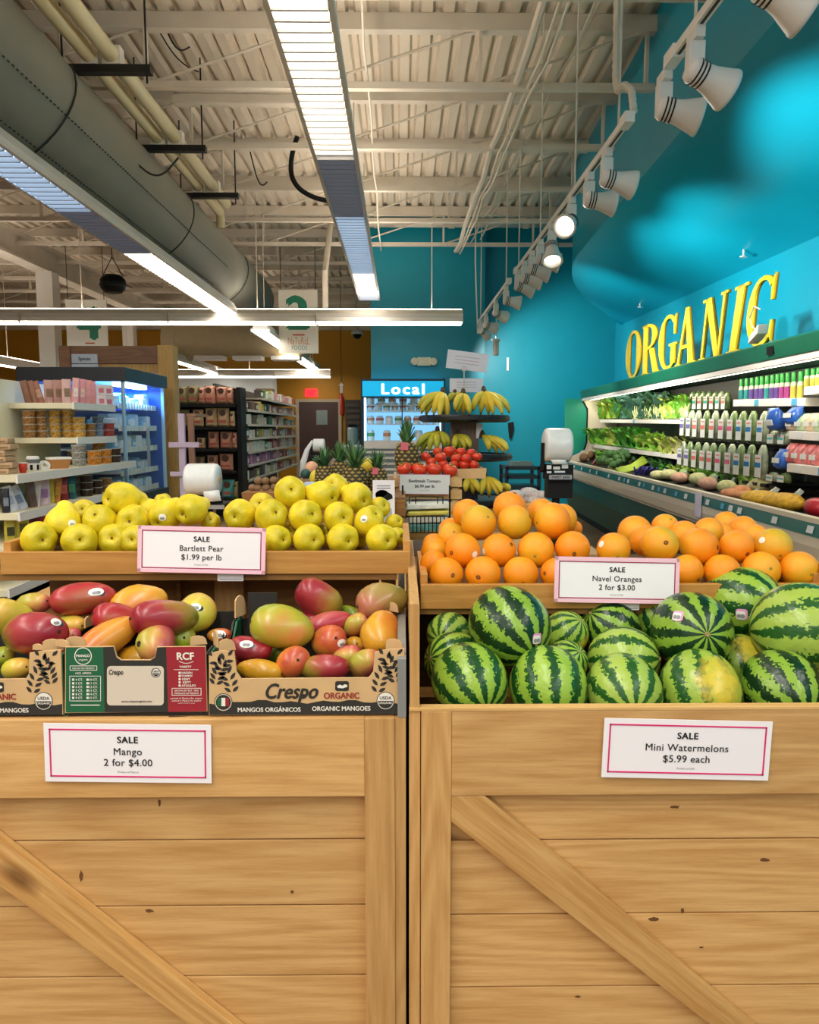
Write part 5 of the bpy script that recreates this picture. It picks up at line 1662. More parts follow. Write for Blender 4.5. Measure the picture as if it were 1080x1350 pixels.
def hang_bag(px, y0, y1, wpx, band, label, d=.45):
    c = oc(px, (y0 + y1) / 2, d); W = CASE_M @ c; k = depth(W) / 1000
    w, h = abs(oc(px + wpx / 2, y1, d).x - oc(px - wpx / 2, y1, d).x) * .98, (y1 - y0) * k
    z0 = (CASE_M @ oc(px, y1, d)).z
    t = thing('salad_bag', label, 'salad bag', (W.x, W.y, z0), group=BAGGRP, rot=(0, 0, CASE_ROT), local=True)
    mb = MB(); rows = []
    for q, (f, ww, th) in enumerate(((0, .8, .2), (.08, 1, .8), (.35, 1, 1), (.65, .98, .9), (.88, .8, .5), (1, .45, .12))):
        rows.append(mb.pts([(-w / 2 * ww, 0, f * h), (-w / 4 * ww, -.035 * th, f * h), (w / 4 * ww, -.035 * th, f * h), (w / 2 * ww, 0, f * h), (w / 4 * ww, .03 * th, f * h), (-w / 4 * ww, .03 * th, f * h)]))
    for a, b_ in zip(rows, rows[1:]):
        for j in range(6): mb.face(a + j, a + (j + 1) % 6, b_ + (j + 1) % 6, b_ + j)
    mb.face(*[rows[0] + j for j in range(6)]); mb.face(*[rows[-1] + j for j in range(6)])
    body = mb.build('bag', SALAD if rnd.random() < .6 else SALAD2, t, smooth=True)
    lb = MB().box(-w * .3, w * .3, -.041, -.036, h * .08, h * .72).build('label_strip', LABW, t)
    MB().box(-w * .26, w * .26, -.0435, -.041, h * .36, h * .50).build('colour_band', BAND[band], lb)
    MB().box(-w * .2, w * .2, -.043, -.041, h * .6, h * .64).build('print_line', BAND['violet' if band == 'violet' else 'coral'], lb)
    return t


r1 = [(904, 'violet'), (912.5, 'violet'), (921, 'coral'), (932, 'coral'), (943.5, 'coral'), (956, 'pink'), (968, 'pink'), (980, 'blue'), (993, 'blue'), (1008, 'blue'), (1022, 'teal'), (1036, 'teal')]
for i, (px, bd) in enumerate(r1):
    s = i / 11
    hang_bag(px, (541 if i < 10 else 566) + s * 1.5, 577 + s * 10, 8.5 + 5 * s, bd, 'clear salad bag with %s band, %s in the upper hanging row' % (bd, nth(i, len(r1))), .5)
r2 = [(901, 'violet'), (910, 'violet'), (920, 'coral'), (931, 'coral'), (940.5, 'coral'), (952, 'pink'), (965, 'pink'), (977, 'blue'), (991, 'blue'), (1006, 'blue'), (1021, 'teal'), (1036, 'teal')]
for i, (px, bd) in enumerate(r2):
    s = i / 11
    hang_bag(px, (582 if i < 10 else 617) + s * 6, 615 + s * 22, 9 + 5.5 * s, bd, 'clear salad bag with %s band, %s in the lower hanging row' % (bd, nth(i, len(r2))), .42)
for i, px in enumerate((913, 920, 927, 935, 943, 951, 959)):
    hang_bag(px, 516, 541, 7.5, ('coral', 'teal')[i % 2], 'narrow green bag with a white cap, %s along the topmost row' % nth(i, 7), .62)
# black pegs behind the rows
for i, (px, py) in enumerate([(905 + k * 12, 582 + k * .9) for k in range(11)] + [(902 + k * 12.5, 619 + k * 2.1) for k in range(11)]):
    c = oc(px, py, .5 if i < 11 else .42)
    child('peg_hook', bpy.data.meshes['peg_hook'] if 'peg_hook' in bpy.data.meshes else MB().box(-.05, .05, -.05, .4, -.025, 0).mesh('peg_hook', BLACK), case, (c.x, c.y, c.z))

# ---- bottles on the white shelf
BOT = [mat('bottle_green', '2f9a4c', .3), mat('bottle_teal', '3a9aa0', .3), mat('bottle_purple', '6a50a0', .3), mat('bottle_magenta', 'b04a98', .3), mat('bottle_yellow', 'd8cc60', .3)]
CAPG = mat('cap_green', '38b050', .35)
SHOULDER = mat('bottle_pale', 'dfe6d0', .3)


def bottle(label, px, y0, y1, wpx, body, d=.58):
    c = oc(px, y1, d); W = CASE_M @ c; k = depth(W) / 1000
    r_, h = wpx * k / 2, (y1 - y0) * k
    t = thing('dressing_bottle', label, 'bottle', W, group='small bottles on the white case shelf', local=True)
    MB().lathe([(0, 0), (r_ * .9, 0), (r_, h * .03), (r_, h * .42), (r_ * .96, h * .46), (0, h * .46)], 12).build('sleeve', body, t, smooth=True)
    MB().lathe([(r_ * .98, h * .46), (r_ * .94, h * .56), (r_ * .76, h * .63), (0, h * .63)], 12).build('shoulder', SHOULDER, t, smooth=True)
    MB().lathe([(r_ * .78, h * .62), (r_ * .8, h * .97), (r_ * .7, h), (0, h)], 10).build('cap', CAPG, t, smooth=True)


bp_ = [(977, 1), (984, 1), (991, 2), (998, 2), (1004, 2), (1011, 1), (1018, 2), (1024.5, 2), (1031, 3), (1038, 3), (1046, 4), (1055, 4)]
for i, (px, k) in enumerate(bp_):
    s = i / 11
    bottle('%s dressing bottle with green cap, %s on the white shelf' % (['green', 'teal', 'purple', 'magenta', 'yellow'][k], nth(i, len(bp_))), px, 500 - s * 10, 526.5 - s * 2, 6.4 + s * 1.6, BOT[k])
for i, px in enumerate((1064, 1072, 1079)):
    bottle('yellow-green bottle with green cap, %s on the upper shelf end' % nth(i, 3), px, 487 - i, 510 - i * .7, 8, BOT[4])
# ---- blue bags and packs at the right edge
BLUEBAG = mat('blue_bag', '2a62c0', .3, var=.3, scale=14)


def pouch(name, label, cat, px, y0, y1, wpx, d, mt, group, lean=0.0):
    c = oc(px, y1, d); W = CASE_M @ c; k = depth(W) / 1000
    w, h = abs(oc(px + wpx / 2, y1, d).x - oc(px - wpx / 2, y1, d).x) * .8, (y1 - y0) * k
    mb = MB(); rows = []
    for f, ww, th in ((0, .9, .5), (.15, 1, 1), (.5, .98, 1), (.85, .95, .5), (1, .98, .06)):
        rows.append(mb.pts([(-w / 2 * ww, 0, f * h), (-w / 4 * ww, -.06 * th, f * h), (w / 4 * ww, -.06 * th, f * h), (w / 2 * ww, 0, f * h), (w / 4 * ww, .06 * th, f * h), (-w / 4 * ww, .06 * th, f * h)]))
    for a, b_ in zip(rows, rows[1:]):
        for j in range(6): mb.face(a + j, a + (j + 1) % 6, b_ + (j + 1) % 6, b_ + j)
    mb.face(*[rows[0] + j for j in range(6)]); mb.face(*[rows[-1] + j for j in range(6)])
    o = mb.build(name, mt, smooth=True, org=(0, 0, 0)); o.location = W; o.rotation_euler = (lean, 0, CASE_ROT)
    tag(o, label, cat, group)
    MB().box(-w * .3, w * .3, -.066, -.058, h * .3, h * .55).build('label_patch', LABW, o)
    return o


pouch('blue_pack', 'blue and white plastic pack leaning above the salad bags', 'pack', 1027, 537, 566, 20, .46, BLUEBAG, 'blue packs in the cold case', .3)
pouch('blue_pack', 'blue and white plastic pack leaning against the case shelf', 'pack', 1046, 536, 560, 20, .46, BLUEBAG, 'blue packs in the cold case', -.2)
pouch('blue_pack', 'blue pack hanging low beside the radish packs', 'pack', 1033, 592, 618, 18, .42, BLUEBAG, 'blue packs in the cold case')
PEACHP = mat('peach_pack', 'd8c0a0', .35, var=.4, scale=22); GREENP = mat('green_pack', 'b0c8a0', .35, var=.4, scale=22); REDP = mat('radish_pack', 'd87878', .35, var=.5, scale=18)
for i, px in enumerate((1050, 1062, 1074, 1086)):
    pouch('vegetable_pack', 'pale sprout pack, %s on the upper right shelf' % nth(i, 4), 'pack', px, 546 - i * .6, 569 + i * .3, 15, .5, (PEACHP, GREENP)[i % 2], 'packs on the right shelves')
for i, px in enumerate((1046, 1058, 1070, 1082)):
    pouch('radish_pack', 'pink radish pack, %s on the lower right shelf' % nth(i, 4), 'pack', px, 584 + i, 611 + i * 1.4, 15, .46, REDP, 'packs on the right shelves')

# ------------------------------------------------------------------ ORGANIC in standing yellow letters
LET_F = mat('letter_yellow', 'f8dc28', .4)
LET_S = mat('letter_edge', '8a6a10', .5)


def glyph(ch):
    """outline strokes of a narrow serif capital in a unit box: list of closed polygons"""
    def bar(x0, y0, x1, y1, w0, w1=None):
        w1 = w1 or w0
        return [(x0 - w0 / 2, y0), (x0 + w0 / 2, y0), (x1 + w1 / 2, y1), (x1 - w1 / 2, y1)]

    def arc(cx, cy, rx, ry, a0, a1, thick, thin, n=22):
        o, i_ = [], []
        for k in range(n + 1):
            a = R(a0 + (a1 - a0) * k / n)
            t_ = thin + (thick - thin) * abs(math.cos(a)) ** 1.5
            o.append((cx + rx * math.cos(a), cy + ry * math.sin(a)))
            i_.append((cx + (rx - t_) * math.cos(a), cy + (ry - thin * .9) * math.sin(a)))
        return [[o[k], o[k + 1], i_[k + 1], i_[k]] for k in range(n)]
    ser = lambda x, y, w=.36, h=.045: [(x - w / 2, y), (x + w / 2, y), (x + w / 2, y + h), (x - w / 2, y + h)]
    if ch == 'O': return arc(.5, .5, .5, .5, 0, 360, .27, .07, 36)
    if ch == 'C': return arc(.55, .5, .55, .5, 48, 312, .27, .07, 30) + [[(.86, .62), (.93, .62), (.96, .98), (.86, .86)], [(.86, .14), (.96, .04), (.96, .34), (.9, .34)]]
    if ch == 'G': return arc(.55, .5, .55, .5, 48, 318, .27, .07, 30) + [[(.86, .62), (.93, .62), (.96, .98), (.86, .86)], [(.72, .08), (.94, .1), (.94, .44), (.72, .44)], ser(.82, .42, .4)]
    if ch == 'R': return [bar(.22, 0, .22, 1, .24), ser(.22, 0), ser(.22, .955)] + arc(.3, .745, .6, .255, -90, 90, .26, .06, 16) + [[(.48, .5), (.72, .5), (1.02, 0), (.76, 0)], ser(.92, 0, .26)]
    if ch == 'A': return [[(.02, 0), (.12, 0), (.54, 1), (.44, 1)], [(.64, 0), (.92, 0), (.58, 1), (.42, 1)], [(.22, .3), (.74, .3), (.72, .36), (.24, .36)], ser(.08, 0, .28), ser(.8, 0, .4)]
    if ch == 'N': return [bar(.14, 0, .14, 1, .09), bar(.88, 0, .88, 1, .09), [(.06, 1), (.32, 1), (.93, 0), (.72, 0)], ser(.14, 0, .28), ser(.1, .955, .3), ser(.88, .955, .28)]
    if ch == 'I': return [bar(.5, 0, .5, 1, .46), ser(.5, 0, .9), ser(.5, .955, .9)]


LPX = [('O', 825.5, 844.5, 0), ('R', 846, 867, 0), ('G', 868, 891, 0), ('A', 892, 917, 0), ('N', 921, 950, .22), ('I', 956, 974, .55), ('C', 981, 1016, .10)]
zhead = 2.072
DL = .40
for ch, x0, x1, sh in LPX:
    # foot of the letter stands on the canopy
    s0, s1 = oc(x0, 460, DL).x, oc(x1, 460, DL).x
    f = (x0 - 825) / 190
    hgt = .615 - .085 * f
    mb = MB()
    w = s1 - s0
    for poly in glyph(ch):
        mb.extrude([(s0 + x * w + sh * y * w * .9, DL, zhead + y * hgt) for x, y in poly], (0, .014, 0))
    W = CASE_M @ Vector((s0 + w / 2, DL, zhead))
    o = thing('sign_letter', 'yellow standing letter %s of the word ORGANIC' % ch, 'letter', W, group='ORGANIC letters on the case canopy', rot=(0, 0, CASE_ROT), local=True)
    off = Vector((s0 + w / 2, DL, zhead)); mb.v = [v - off for v in mb.v]
    mb.build('letter_face', LET_F, o)
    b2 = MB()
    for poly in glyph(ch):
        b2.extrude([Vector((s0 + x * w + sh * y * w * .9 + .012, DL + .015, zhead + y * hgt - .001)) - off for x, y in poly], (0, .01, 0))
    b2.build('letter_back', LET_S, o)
# emergency lamp and bits clipped to the canopy
p = CASE_M @ oc(1001, 447, .27)
t = thing('canopy_lamp', 'white clip-on lamp on the green canopy below the letter C', 'lamp', p, rot=(0, 0, CASE_ROT), local=True)
MB().hexa([(-.09, -.05, -.03), (.07, -.05, .03), (.07, .03, .03), (-.09, .03, -.03), (-.06, -.05, .03), (.09, -.05, .1), (.09, .03, .1), (-.06, .03, .03)]).build('lamp_body', WHITE, t, bevel=.008)
MB().tube([(.02, 0, .05), (-.12, 0, .1), (-.2, 0, .18), (-.12, 0, .26), (0, 0, .22)], .006, 5).build('lamp_cord', STEEL_P, t)
p = CASE_M @ oc(1016, 462, .285)
tag(MB().box(p.x - .006, p.x + .006, p.y - .05, p.y + .05, p.z - .03, p.z + .03).build('canopy_tag', BLACK), 'small black tag on the green canopy beside the clip-on lamp', 'tag')

# ------------------------------------------------------------------ track lights
TX, TZ = 1.31, H + 1.75
HEADW = mat('lamp_white', 'e4e0da', .4)
LAMP_ON = emit('spot_glow', 'fff4e0', 14.0)
me_track = {}
for k, (y0, y1, lb) in enumerate(((1.6, 3.86, 'white lighting track nearest the camera'), (4.55, 8.8, 'long middle stretch of white lighting track'), (9.35, 12.9, 'farthest stretch of white lighting track'))):
    t = thing('lighting_track', lb, 'lighting track', (TX, (y0 + y1) / 2, TZ), group='lighting tracks')
    MB().box(TX - .02, TX + .02, y0, y1, TZ, TZ + .04).build('rail', WHITE, t)
    MB().box(TX - .007, TX + .007, y0 + .05, y1 - .05, TZ - .002, TZ).build('slot', DARK, t)
    MB().box(TX - .028, TX + .028, y0 - .03, y0 + .1, TZ - .01, TZ + .05).build('end_feed', WHITE, t)
    MB().box(TX - .028, TX + .028, y1 - .1, y1 + .03, TZ - .01, TZ + .05).build('end_cap', WHITE, t)
    for yy in ([y0 + .25, y1 - .3] if k != 1 else [4.75, 5.9, 7.3, 8.6]):
        MB().tube([(TX, yy, TZ + .04), (TX, yy, DECK)], .008, 5).build('rod', STEEL_P, t)
    if k == 1:
        pts = [at(814, 0, 4.9), at(813, 60, 4.85), at(812, 105, 4.8), at(815, 120, 4.75), at(824, 112, 4.68), at(833, 120, 4.6), at(836, 152, 4.56)]
        sm = []
        for i in range(len(pts) - 1):
            for q in range(8):
                f = q / 8; sm.append(pts[i] * (1 - f) + pts[i + 1] * f)
        MB().tube(sm, [.02 + (.004 if i % 2 else 0) for i in range(len(sm))], 8).build('flex_conduit', STEEL_P, t)
    if k == 2:
        p = at(630, 428, 12.9)
        MB().tube([(TX, 12.9, TZ), p + Vector((0, 0, -.15)), (p.x - .05, 12.9, TZ + 1.0), (p.x - .05, 12.9, DECK)], .012, 5).build('feed_wire', STEEL_P, t)


def track_head(label, y, yaw, tilt, on=False, aim=None, watts=0):
    """box gear, stem and flared shade; the shade points along (yaw, tilt below horizontal)"""
    t = thing('track_head', label, 'spotlight', (TX, y, TZ - .16), group='white track spotlights', local=False)
    MB().box(TX - .02, TX + .02, y - .06, y + .06, TZ - .05, TZ).build('adapter', HEADW, t)
    MB().box(TX - .035, TX + .035, y - .03, y + .03, TZ - .20, TZ - .05).build('gear_box', HEADW, t, bevel=.004)
    d = Vector((math.cos(R(tilt)) * math.cos(R(yaw)), math.cos(R(tilt)) * math.sin(R(yaw)), -math.sin(R(tilt))))
    q = d.to_track_quat('Z', 'Y').to_matrix().to_4x4()
    c = Vector((TX, y, TZ - .17)) + d * .03
    M_ = Matrix.Translation(c) @ q
    sh = MB().lathe([(0, -.06), (.045, -.06), (.055, -.04), (.055, .02), (.06, .05), (.085, .13), (.09, .14), (.09, .155), (.075, .155), (.06, .06), (0, .05)], 20, None, M_).build('shade', HEADW, t, smooth=True)
    for k in range(3):
        MB().lathe([(.0575, -.03 + k * .018), (.0595, -.027 + k * .018), (.0575, -.022 + k * .018)], 20, None, M_).build('cooling_groove', DARK, sh)
    MB().lathe([(0, .115), (.066, .115), (.062, .105), (0, .10)], 16, None, M_).build('lamp_lens', LAMP_ON if on else DARK, t)
    if watts:
        l = bpy.data.lights.new('spot', 'SPOT'); l.energy = watts; l.spot_size = R(105); l.spot_blend = .6; l.color = (1, .93, .82); l.shadow_soft_size = .05
        o = bpy.data.objects.new('spot', l); COL.objects.link(o); o.location = c + d * .17
        o.rotation_euler = (-d).to_track_quat('Z', 'Y').to_euler()


HEADS = [(2.9, 0, 28, 0), (3.55, 10, 22, 0), (3.95, -5, 14, 0), (5.0, 5, 12, 0), (5.45, 0, 8, 0), (6.0, -120, 25, 1), (6.75, -95, 60, 1), (7.3, 0, 12, 0), (7.75, 0, 15, 0), (8.2, 0, 12, 0), (8.65, 5, 15, 0), (9.6, 0, 10, 0), (10.6, 35, 15, 0), (11.8, 20, 15, 0), (12.5, 45, 20, 0)]
for i, (y, yaw, tilt, on_) in enumerate(HEADS):
    lb = 'white track spotlight, %s counted from the nearest' % ORD[i] if i else 'white track spotlight nearest the camera at the top edge'
    if on_: lb = 'glowing track spotlight turned towards the camera' if i == 5 else 'glowing track spotlight pointing down beside the brightest one'
    track_head(lb, y, yaw, tilt, bool(on_), watts=(SPOT_W if i % 2 == 0 else 0) if not on_ else 20)
p = at(654, 458, 12.6)
t = thing('pendant_sensor', 'small white cylinder hanging below the far lighting track', 'sensor', p, local=True)
MB().lathe([(0, -.13), (.045, -.13), (.05, -.1), (.05, .1), (.07, .1), (.07, .13), (0, .13)], 12).build('can', HEADW, t, smooth=True)
MB().tube([(0, 0, .13), (0, 0, .6)], .008, 5).build('cord', STEEL_P, t)
# ------------------------------------------------------------------ produce island behind the front stands
def kpx(Y, px=540, py=620):
    return depth(at(px, py, Y)) / 1000


def part_at(mb_local, name, m_, t, **k):
    return mb_local.build(name, m_, t, **k)


isl = thing('produce_island', 'low wooden produce island behind the pear and orange trays', 'display stand', (-.2, 3.6, 0))
MB().box(-1.3, .95, 2.62, 4.25, .80, .84).build('table_top', WX, isl)
for k in range(6):
    MB().box(-1.28 + k * .372, -1.28 + k * .372 + .366, 2.64, 2.66, .05, .80).build('front_board', WIN, isl)
MB().box(-1.25, .9, 2.7, 4.2, 0, .8).build('carcass', DARKWOOD, isl)

# riser that lifts the pineapples and mixed fruit
rs = thing('crate_riser', 'dark crate lifting the pineapples above the island', 'crate', (-.35, 3.35, .84))
for k in range(4):
    MB().box(-.52, .02, 3.05, 3.07, .845 + k * .075, .91 + k * .075).build('slat', WIN, rs)
MB().box(-.52, .02, 3.07, 3.5, 1.12, 1.143).build('crate_top', WIN, rs)
for xx in (-.52, -.02):
    MB().box(xx, xx + .04, 3.07, 3.5, .845, 1.119).build('crate_side', WIN, rs)

r2 = thing('crate_riser', 'rear crate lifting the melons behind the pineapples', 'crate', (-.35, 3.85, .84))
MB().box(-.52, .02, 3.51, 4.1, 1.145, 1.165).build('crate_top', WIN, r2)
for xx in (-.52, -.02): MB().box(xx, xx + .04, 3.51, 4.1, .842, 1.144).build('crate_side', WIN, r2)
r3 = thing('crate_riser', 'small crate under the kiwi basket', 'crate', (-.62, 3.35, .84))
_z = at(345, 648, 3.25).z - .073
MB().box(-.70, -.535, 3.2, 3.5, _z - .02, _z).build('crate_top', WIN, r3)
for xx in (-.70, -.555): MB().box(xx, xx + .02, 3.2, 3.5, .842, _z - .021).build('crate_side', WIN, r3)
# ---- pineapples
PINE = None
m, N, L, b = _new('pineapple_skin')
tc = N.new('ShaderNodeTexCoord'); vo = N.new('ShaderNodeTexVoronoi'); vo.inputs['Scale'].default_value = 9
L.new(tc.outputs['Object'], vo.inputs['Vector'])
rp = N.new('ShaderNodeValToRGB')
rp.color_ramp.elements[0].position = .1; rp.color_ramp.elements[0].color = (*lin('c8a860'), 1)
rp.color_ramp.elements[1].position = .5; rp.color_ramp.elements[1].color = (*lin('3a3a1c'), 1)
L.new(vo.outputs['Distance'], rp.inputs[0]); L.new(rp.outputs[0], b.inputs['Base Color']); b.inputs['Roughness'].default_value = .6
PINE = m
EYE_M = mat('pineapple_eye', 'b89a54', .6); EYE_D = mat('pineapple_ground', '3f3c1e', .7)
CROWN_M = mat('pineapple_leaf', '6a9a58', .45, var=.25, scale=6); CROWN_D = mat('pineapple_leaf_dark', '3f6a44', .45, var=.2, scale=6)


def pineapple(label, px, py, rpx, hpx, crown_top, Y, tagged=False, spread=1.0):
    """(px, py): middle of the fruit; crown_top: pixel row of the crown's tip"""
    c = at(px, py, Y); k = kpx(Y, px, py)
    r_, h = rpx * k, hpx * k
    ch = (py - hpx - crown_top) * k
    t = thing('pineapple', label, 'pineapple', c - Vector((0, 0, h)), group='pineapples on the island', local=True)
    prof = [(0, 0), (r_ * .6, .01 * h), (r_ * .88, h * .25), (r_, h * .7), (r_ * 1.0, h * 1.2), (r_ * .88, h * 1.65), (r_ * .6, h * 1.92), (0, h * 2)]
    body = MB().lathe(prof, 20).build('body', EYE_D, t, smooth=True)
    # eyes of the skin in spiral rows
    mb = MB(); rows = 8
    for i in range(rows):
        f = (i + .7) / (rows + .4)
        z = f * 2 * h
        rr = r_ * (1 - .42 * abs(f - .5) ** 2 * 4 * .55)
        n = 11
        for j in range(n):
            a = 2 * math.pi * (j + .5 * (i % 2)) / n
            ca, sa = math.cos(a), math.sin(a)
            u = Vector((-sa, ca, 0)); o = Vector((ca, sa, 0)); p = o * rr * .985 + Vector((0, 0, z)); s = r_ * .20; v = Vector((0, 0, h * .105))
            q = mb.pts([p - u * s, p - v, p + u * s, p + v, p + o * r_ * .07])
            for e in range(4): mb.face(q + e, q + (e + 1) % 4, q + 4)
    mb.build('skin_eyes', EYE_M, t)
    rr = random.Random(int(px))
    for mi, m_ in enumerate((CROWN_M, CROWN_D)):
        mb = MB()
        for i in range(22):
            a = rr.uniform(0, 6.28); f = rr.random()
            ln = ch * (1.05 - .55 * f) ; out = ch * (.12 + .42 * f) * spread
            d = Vector((math.cos(a), math.sin(a), 0)); sd = Vector((-d.y, d.x, 0)); w = r_ * .2
            pts = []
            for q in range(5):
                g = q / 4
                c_ = d * (r_ * .12 + out * g ** 1.6) + Vector((0, 0, 2 * h - .02 + ln * (g - .18 * f * g * g)))
                ww = w * (1, 1.05, .85, .5, .04)[q]
                pts.append(mb.pts([c_ - sd * ww, c_ - d * w * .35, c_ + sd * ww]))
            for a_, b_ in zip(pts, pts[1:]):
                mb.face(a_, a_ + 1, b_ + 1, b_); mb.face(a_ + 1, a_ + 2, b_ + 2, b_ + 1)
        tag(mb.build('crown_leaves', m_, t, smooth=True), kind='stuff')
    if tagged:
        MB().box(-r_ * .5, r_ * .1, -r_ * 1.12, -r_ * 1.05, h * 1.5, h * 2.0).build('paper_tag', mat('tag_pink', 'd86a78', .5), t)
    return t


pineapple('pineapple with a bushy crown nearest the kiwi basket', 428, 630, 13, 17, 583, 3.3)
pineapple('broad pineapple in the middle of the three on the riser', 468, 633, 17, 18, 576, 3.25, spread=1.3)
pineapple('pineapple with a pink tag beside the recipe card', 498, 633, 13, 17, 586, 3.3, True)
pineapple('pineapple with dark crown behind the middle one', 449, 625, 13, 17, 577, 3.6)

# mixed fruit behind, left of the pineapples
def ball(name, label, cat, px, py, r_, Y, mt, group=None, sq=1.0):
    c = at(px, py, Y); k = kpx(Y, px, py); r_ *= k
    mb = MB().lathe([(r_ * math.sin(math.pi * i / 10), -r_ * sq * math.cos(math.pi * i / 10)) for i in range(11)], 16, lambda p, a: (p.x * (1 + .03 * math.cos(3 * a)), p.y * (1 + .03 * math.cos(2 * a + 1)), p.z))
    o = mb.build(name, mt, smooth=True, org=(0, 0, 0)); o.location = c
    tag(o, label, cat, group)
    MB().lathe([(r_ * .14, r_ * sq * .97), (r_ * .08, r_ * sq * 1.02), (0, r_ * sq * 1.0)], 6).build('stem_scar', CALYX, o)
    return o


ball('melon', 'peach-coloured melon beside the hanging bag roll', 'melon', 411, 617, 9, 3.7, mat('melon_peach', 'e6b088', .5), 'mixed fruit by the pineapples')
ball('melon', 'yellow melon below the peach-coloured one', 'melon', 417, 630, 9, 3.5, mat('melon_yellow', 'ecd440', .5), 'mixed fruit by the pineapples', 1.2)
ball('avocado', 'dark green avocado left of the yellow melon', 'avocado', 403, 625, 7, 3.6, mat('avocado_green', '24504a', .5), 'mixed fruit by the pineapples')
ball('melon', 'yellow melon half hidden between two pineapples', 'melon', 484, 613, 9, 3.8, mat('melon_yellow', 'ecd440', .5), 'mixed fruit by the pineapples')
ball('melon', 'cream melon behind the first pineapple', 'melon', 447, 612, 9, 3.9, mat('melon_cream', 'e8d8a0', .5), 'mixed fruit by the pineapples')
ball('onion', 'purple onion behind the first pineapple crown', 'onion', 442, 612, 8.5, 3.66, mat('onion_purple', '8a6a78', .5), 'mixed fruit by the pineapples')
p = at(410, 645, 3.3)
tag(MB().box(p.x - .03, p.x + .03, 3.3, 3.36, p.z - .03, p.z + .03).build('punnet', mat('punnet_blue', 'b8d0ec', .4), bevel=.006), 'small pale blue punnet in front of the avocado', 'punnet')

# kiwis in a basket
KIWI = mat('kiwi_skin', '8a6a48', .8, var=.15, scale=60, bump=.3)
bk = thing('kiwi_basket', 'brown paper basket of kiwis at the end of the island', 'basket', at(345, 668, 3.3))
a, b_ = at(322, 648, 3.25), at(364, 648, 3.25)
mb = MB()
mb.hexa([(a.x + .01, 3.2, a.z - .07), (b_.x - .01, 3.2, a.z - .07), (b_.x - .01, 3.5, a.z - .07), (a.x + .01, 3.5, a.z - .07), (a.x, 3.19, a.z), (b_.x, 3.19, a.z), (b_.x, 3.51, a.z), (a.x, 3.51, a.z)])
mb.build('basket_body', mat('basket_brown', '9a6a3c', .7, var=.1), bk)
kp = [(333, 643), (340.5, 634), (340, 643.5), (350, 634), (351, 643), (361, 633), (362, 642), (345, 649), (357, 649), (370, 640)]
for i, (px, py) in enumerate(kp):
    ball('kiwi', 'brown kiwi, %s of the heap in the paper basket' % nth(sorted(kp).index((px, py)), len(kp)), 'kiwi', px, py, 5.6, 3.3, KIWI, 'kiwis in the basket', .9)
for i, (px, py) in enumerate(((389, 634), (396, 641), (403, 636), (406, 646))):
    ball('potato', 'brown potato, %s of the four left of the pineapples' % nth(i, 4), 'potato', px, py, 6, 3.4, KIWI, 'potatoes by the pineapples', .85)

# ---- plastic bag rolls
FILM = mat('bag_film', 'e8ecea', .25, var=.05, scale=30)


def bag_roll(label, px0, px1, py, rpx, Y, sheet, arm_px, foot):
    a, b_ = at(px0, py, Y), at(px1, py, Y); k = kpx(Y, px0, py); r_ = rpx * k
    t = thing('bag_dispenser', label, 'bag roll', ((a.x + b_.x) / 2, Y, a.z - r_ * foot), group='rolls of plastic produce bags')
    M_ = Matrix.Translation((a.x, Y, a.z)) @ Matrix.Rotation(R(90), 4, 'Y')
    w = b_.x - a.x
    MB().lathe([(r_ * .2, 0), (r_ * .86, 0), (r_ * .98, w * .06), (r_, w * .15), (r_, w * .85), (r_ * .98, w * .94), (r_ * .86, w), (r_ * .2, w)], 28, None, M_).build('roll', FILM, t, smooth=True)
    MB().lathe([(r_ * .18, -.004), (r_ * .2, w + .004), (r_ * .1, w + .004), (r_ * .1, -.004), (r_ * .18, -.004)], 16, None, M_).build('core', KRAFT, t)
    sx = at(arm_px, py, Y).x
    MB().box(sx - .008, sx + .008, Y - .015, Y + .015, a.z - r_ * 1.5, a.z + .012).build('bracket', BLACK, t, bevel=.002)
    MB().tube([(sx, Y, a.z), (a.x + .01, Y, a.z)], .008, 8).build('spindle', BLACK, t)
    MB().box(sx - .008, b_.x + .01, Y + r_ * .2, Y + r_ * .3, a.z - r_ * 1.6, a.z - r_ * 1.1).build('back_plate', BLACK, t)
    # loose sheet
    mb = MB(); pts = [at(x, y, Y - r_ * 1.02) for x, y in sheet]
    n = len(pts) // 2
    q = mb.pts(pts)
    for i in range(n - 1):
        mb.face(q + i, q + i + 1, q + 2 * n - 2 - i, q + 2 * n - 1 - i)
    s = mb.build('loose_sheet', FILM, t, smooth=True)
    sm = s.modifiers.new('thick', 'SOLIDIFY'); sm.thickness = .001
    return t, a, b_, r_


t, a, b_, r_ = bag_roll('thick white roll of produce bags left of the snack shelves', 246, 289, 632, 21, 3.2, [(268, 648), (269, 655), (273, 662), (292, 660), (290, 653), (289, 646)], 249, 2.4)
MB().box(a.x - .02, b_.x + .03, 3.16, 3.3, a.z - r_ * 1.75, a.z - r_ * 1.5).build('tray', BLACK, t)
MB().box(a.x + .02, b_.x + .03, 3.15, 3.159, a.z - r_ * 1.8, a.z - r_ * 1.55).build('name_plate', SILVER, t)
MB().tube([((a.x + b_.x) / 2, 3.3, 0.01), ((a.x + b_.x) / 2, 3.3, a.z - r_ * 1.6)], .015, 8).build('post', BLACK, t)
t, a, b_, r_ = bag_roll('white produce bag roll on a black post by the cold case', 717.5, 752, 587, 22.5, 3.6, [(726, 606), (728, 609), (729, 612), (749, 612), (747, 609), (746, 606)], 716, 4)
z0 = at(735, 633, 3.6).z
MB().box(at(719, 620, 3.6).x, at(753, 620, 3.6).x, 3.55, 3.66, z0 + .005, at(719, 612, 3.6).z).build('tie_holder', BLACK, t)
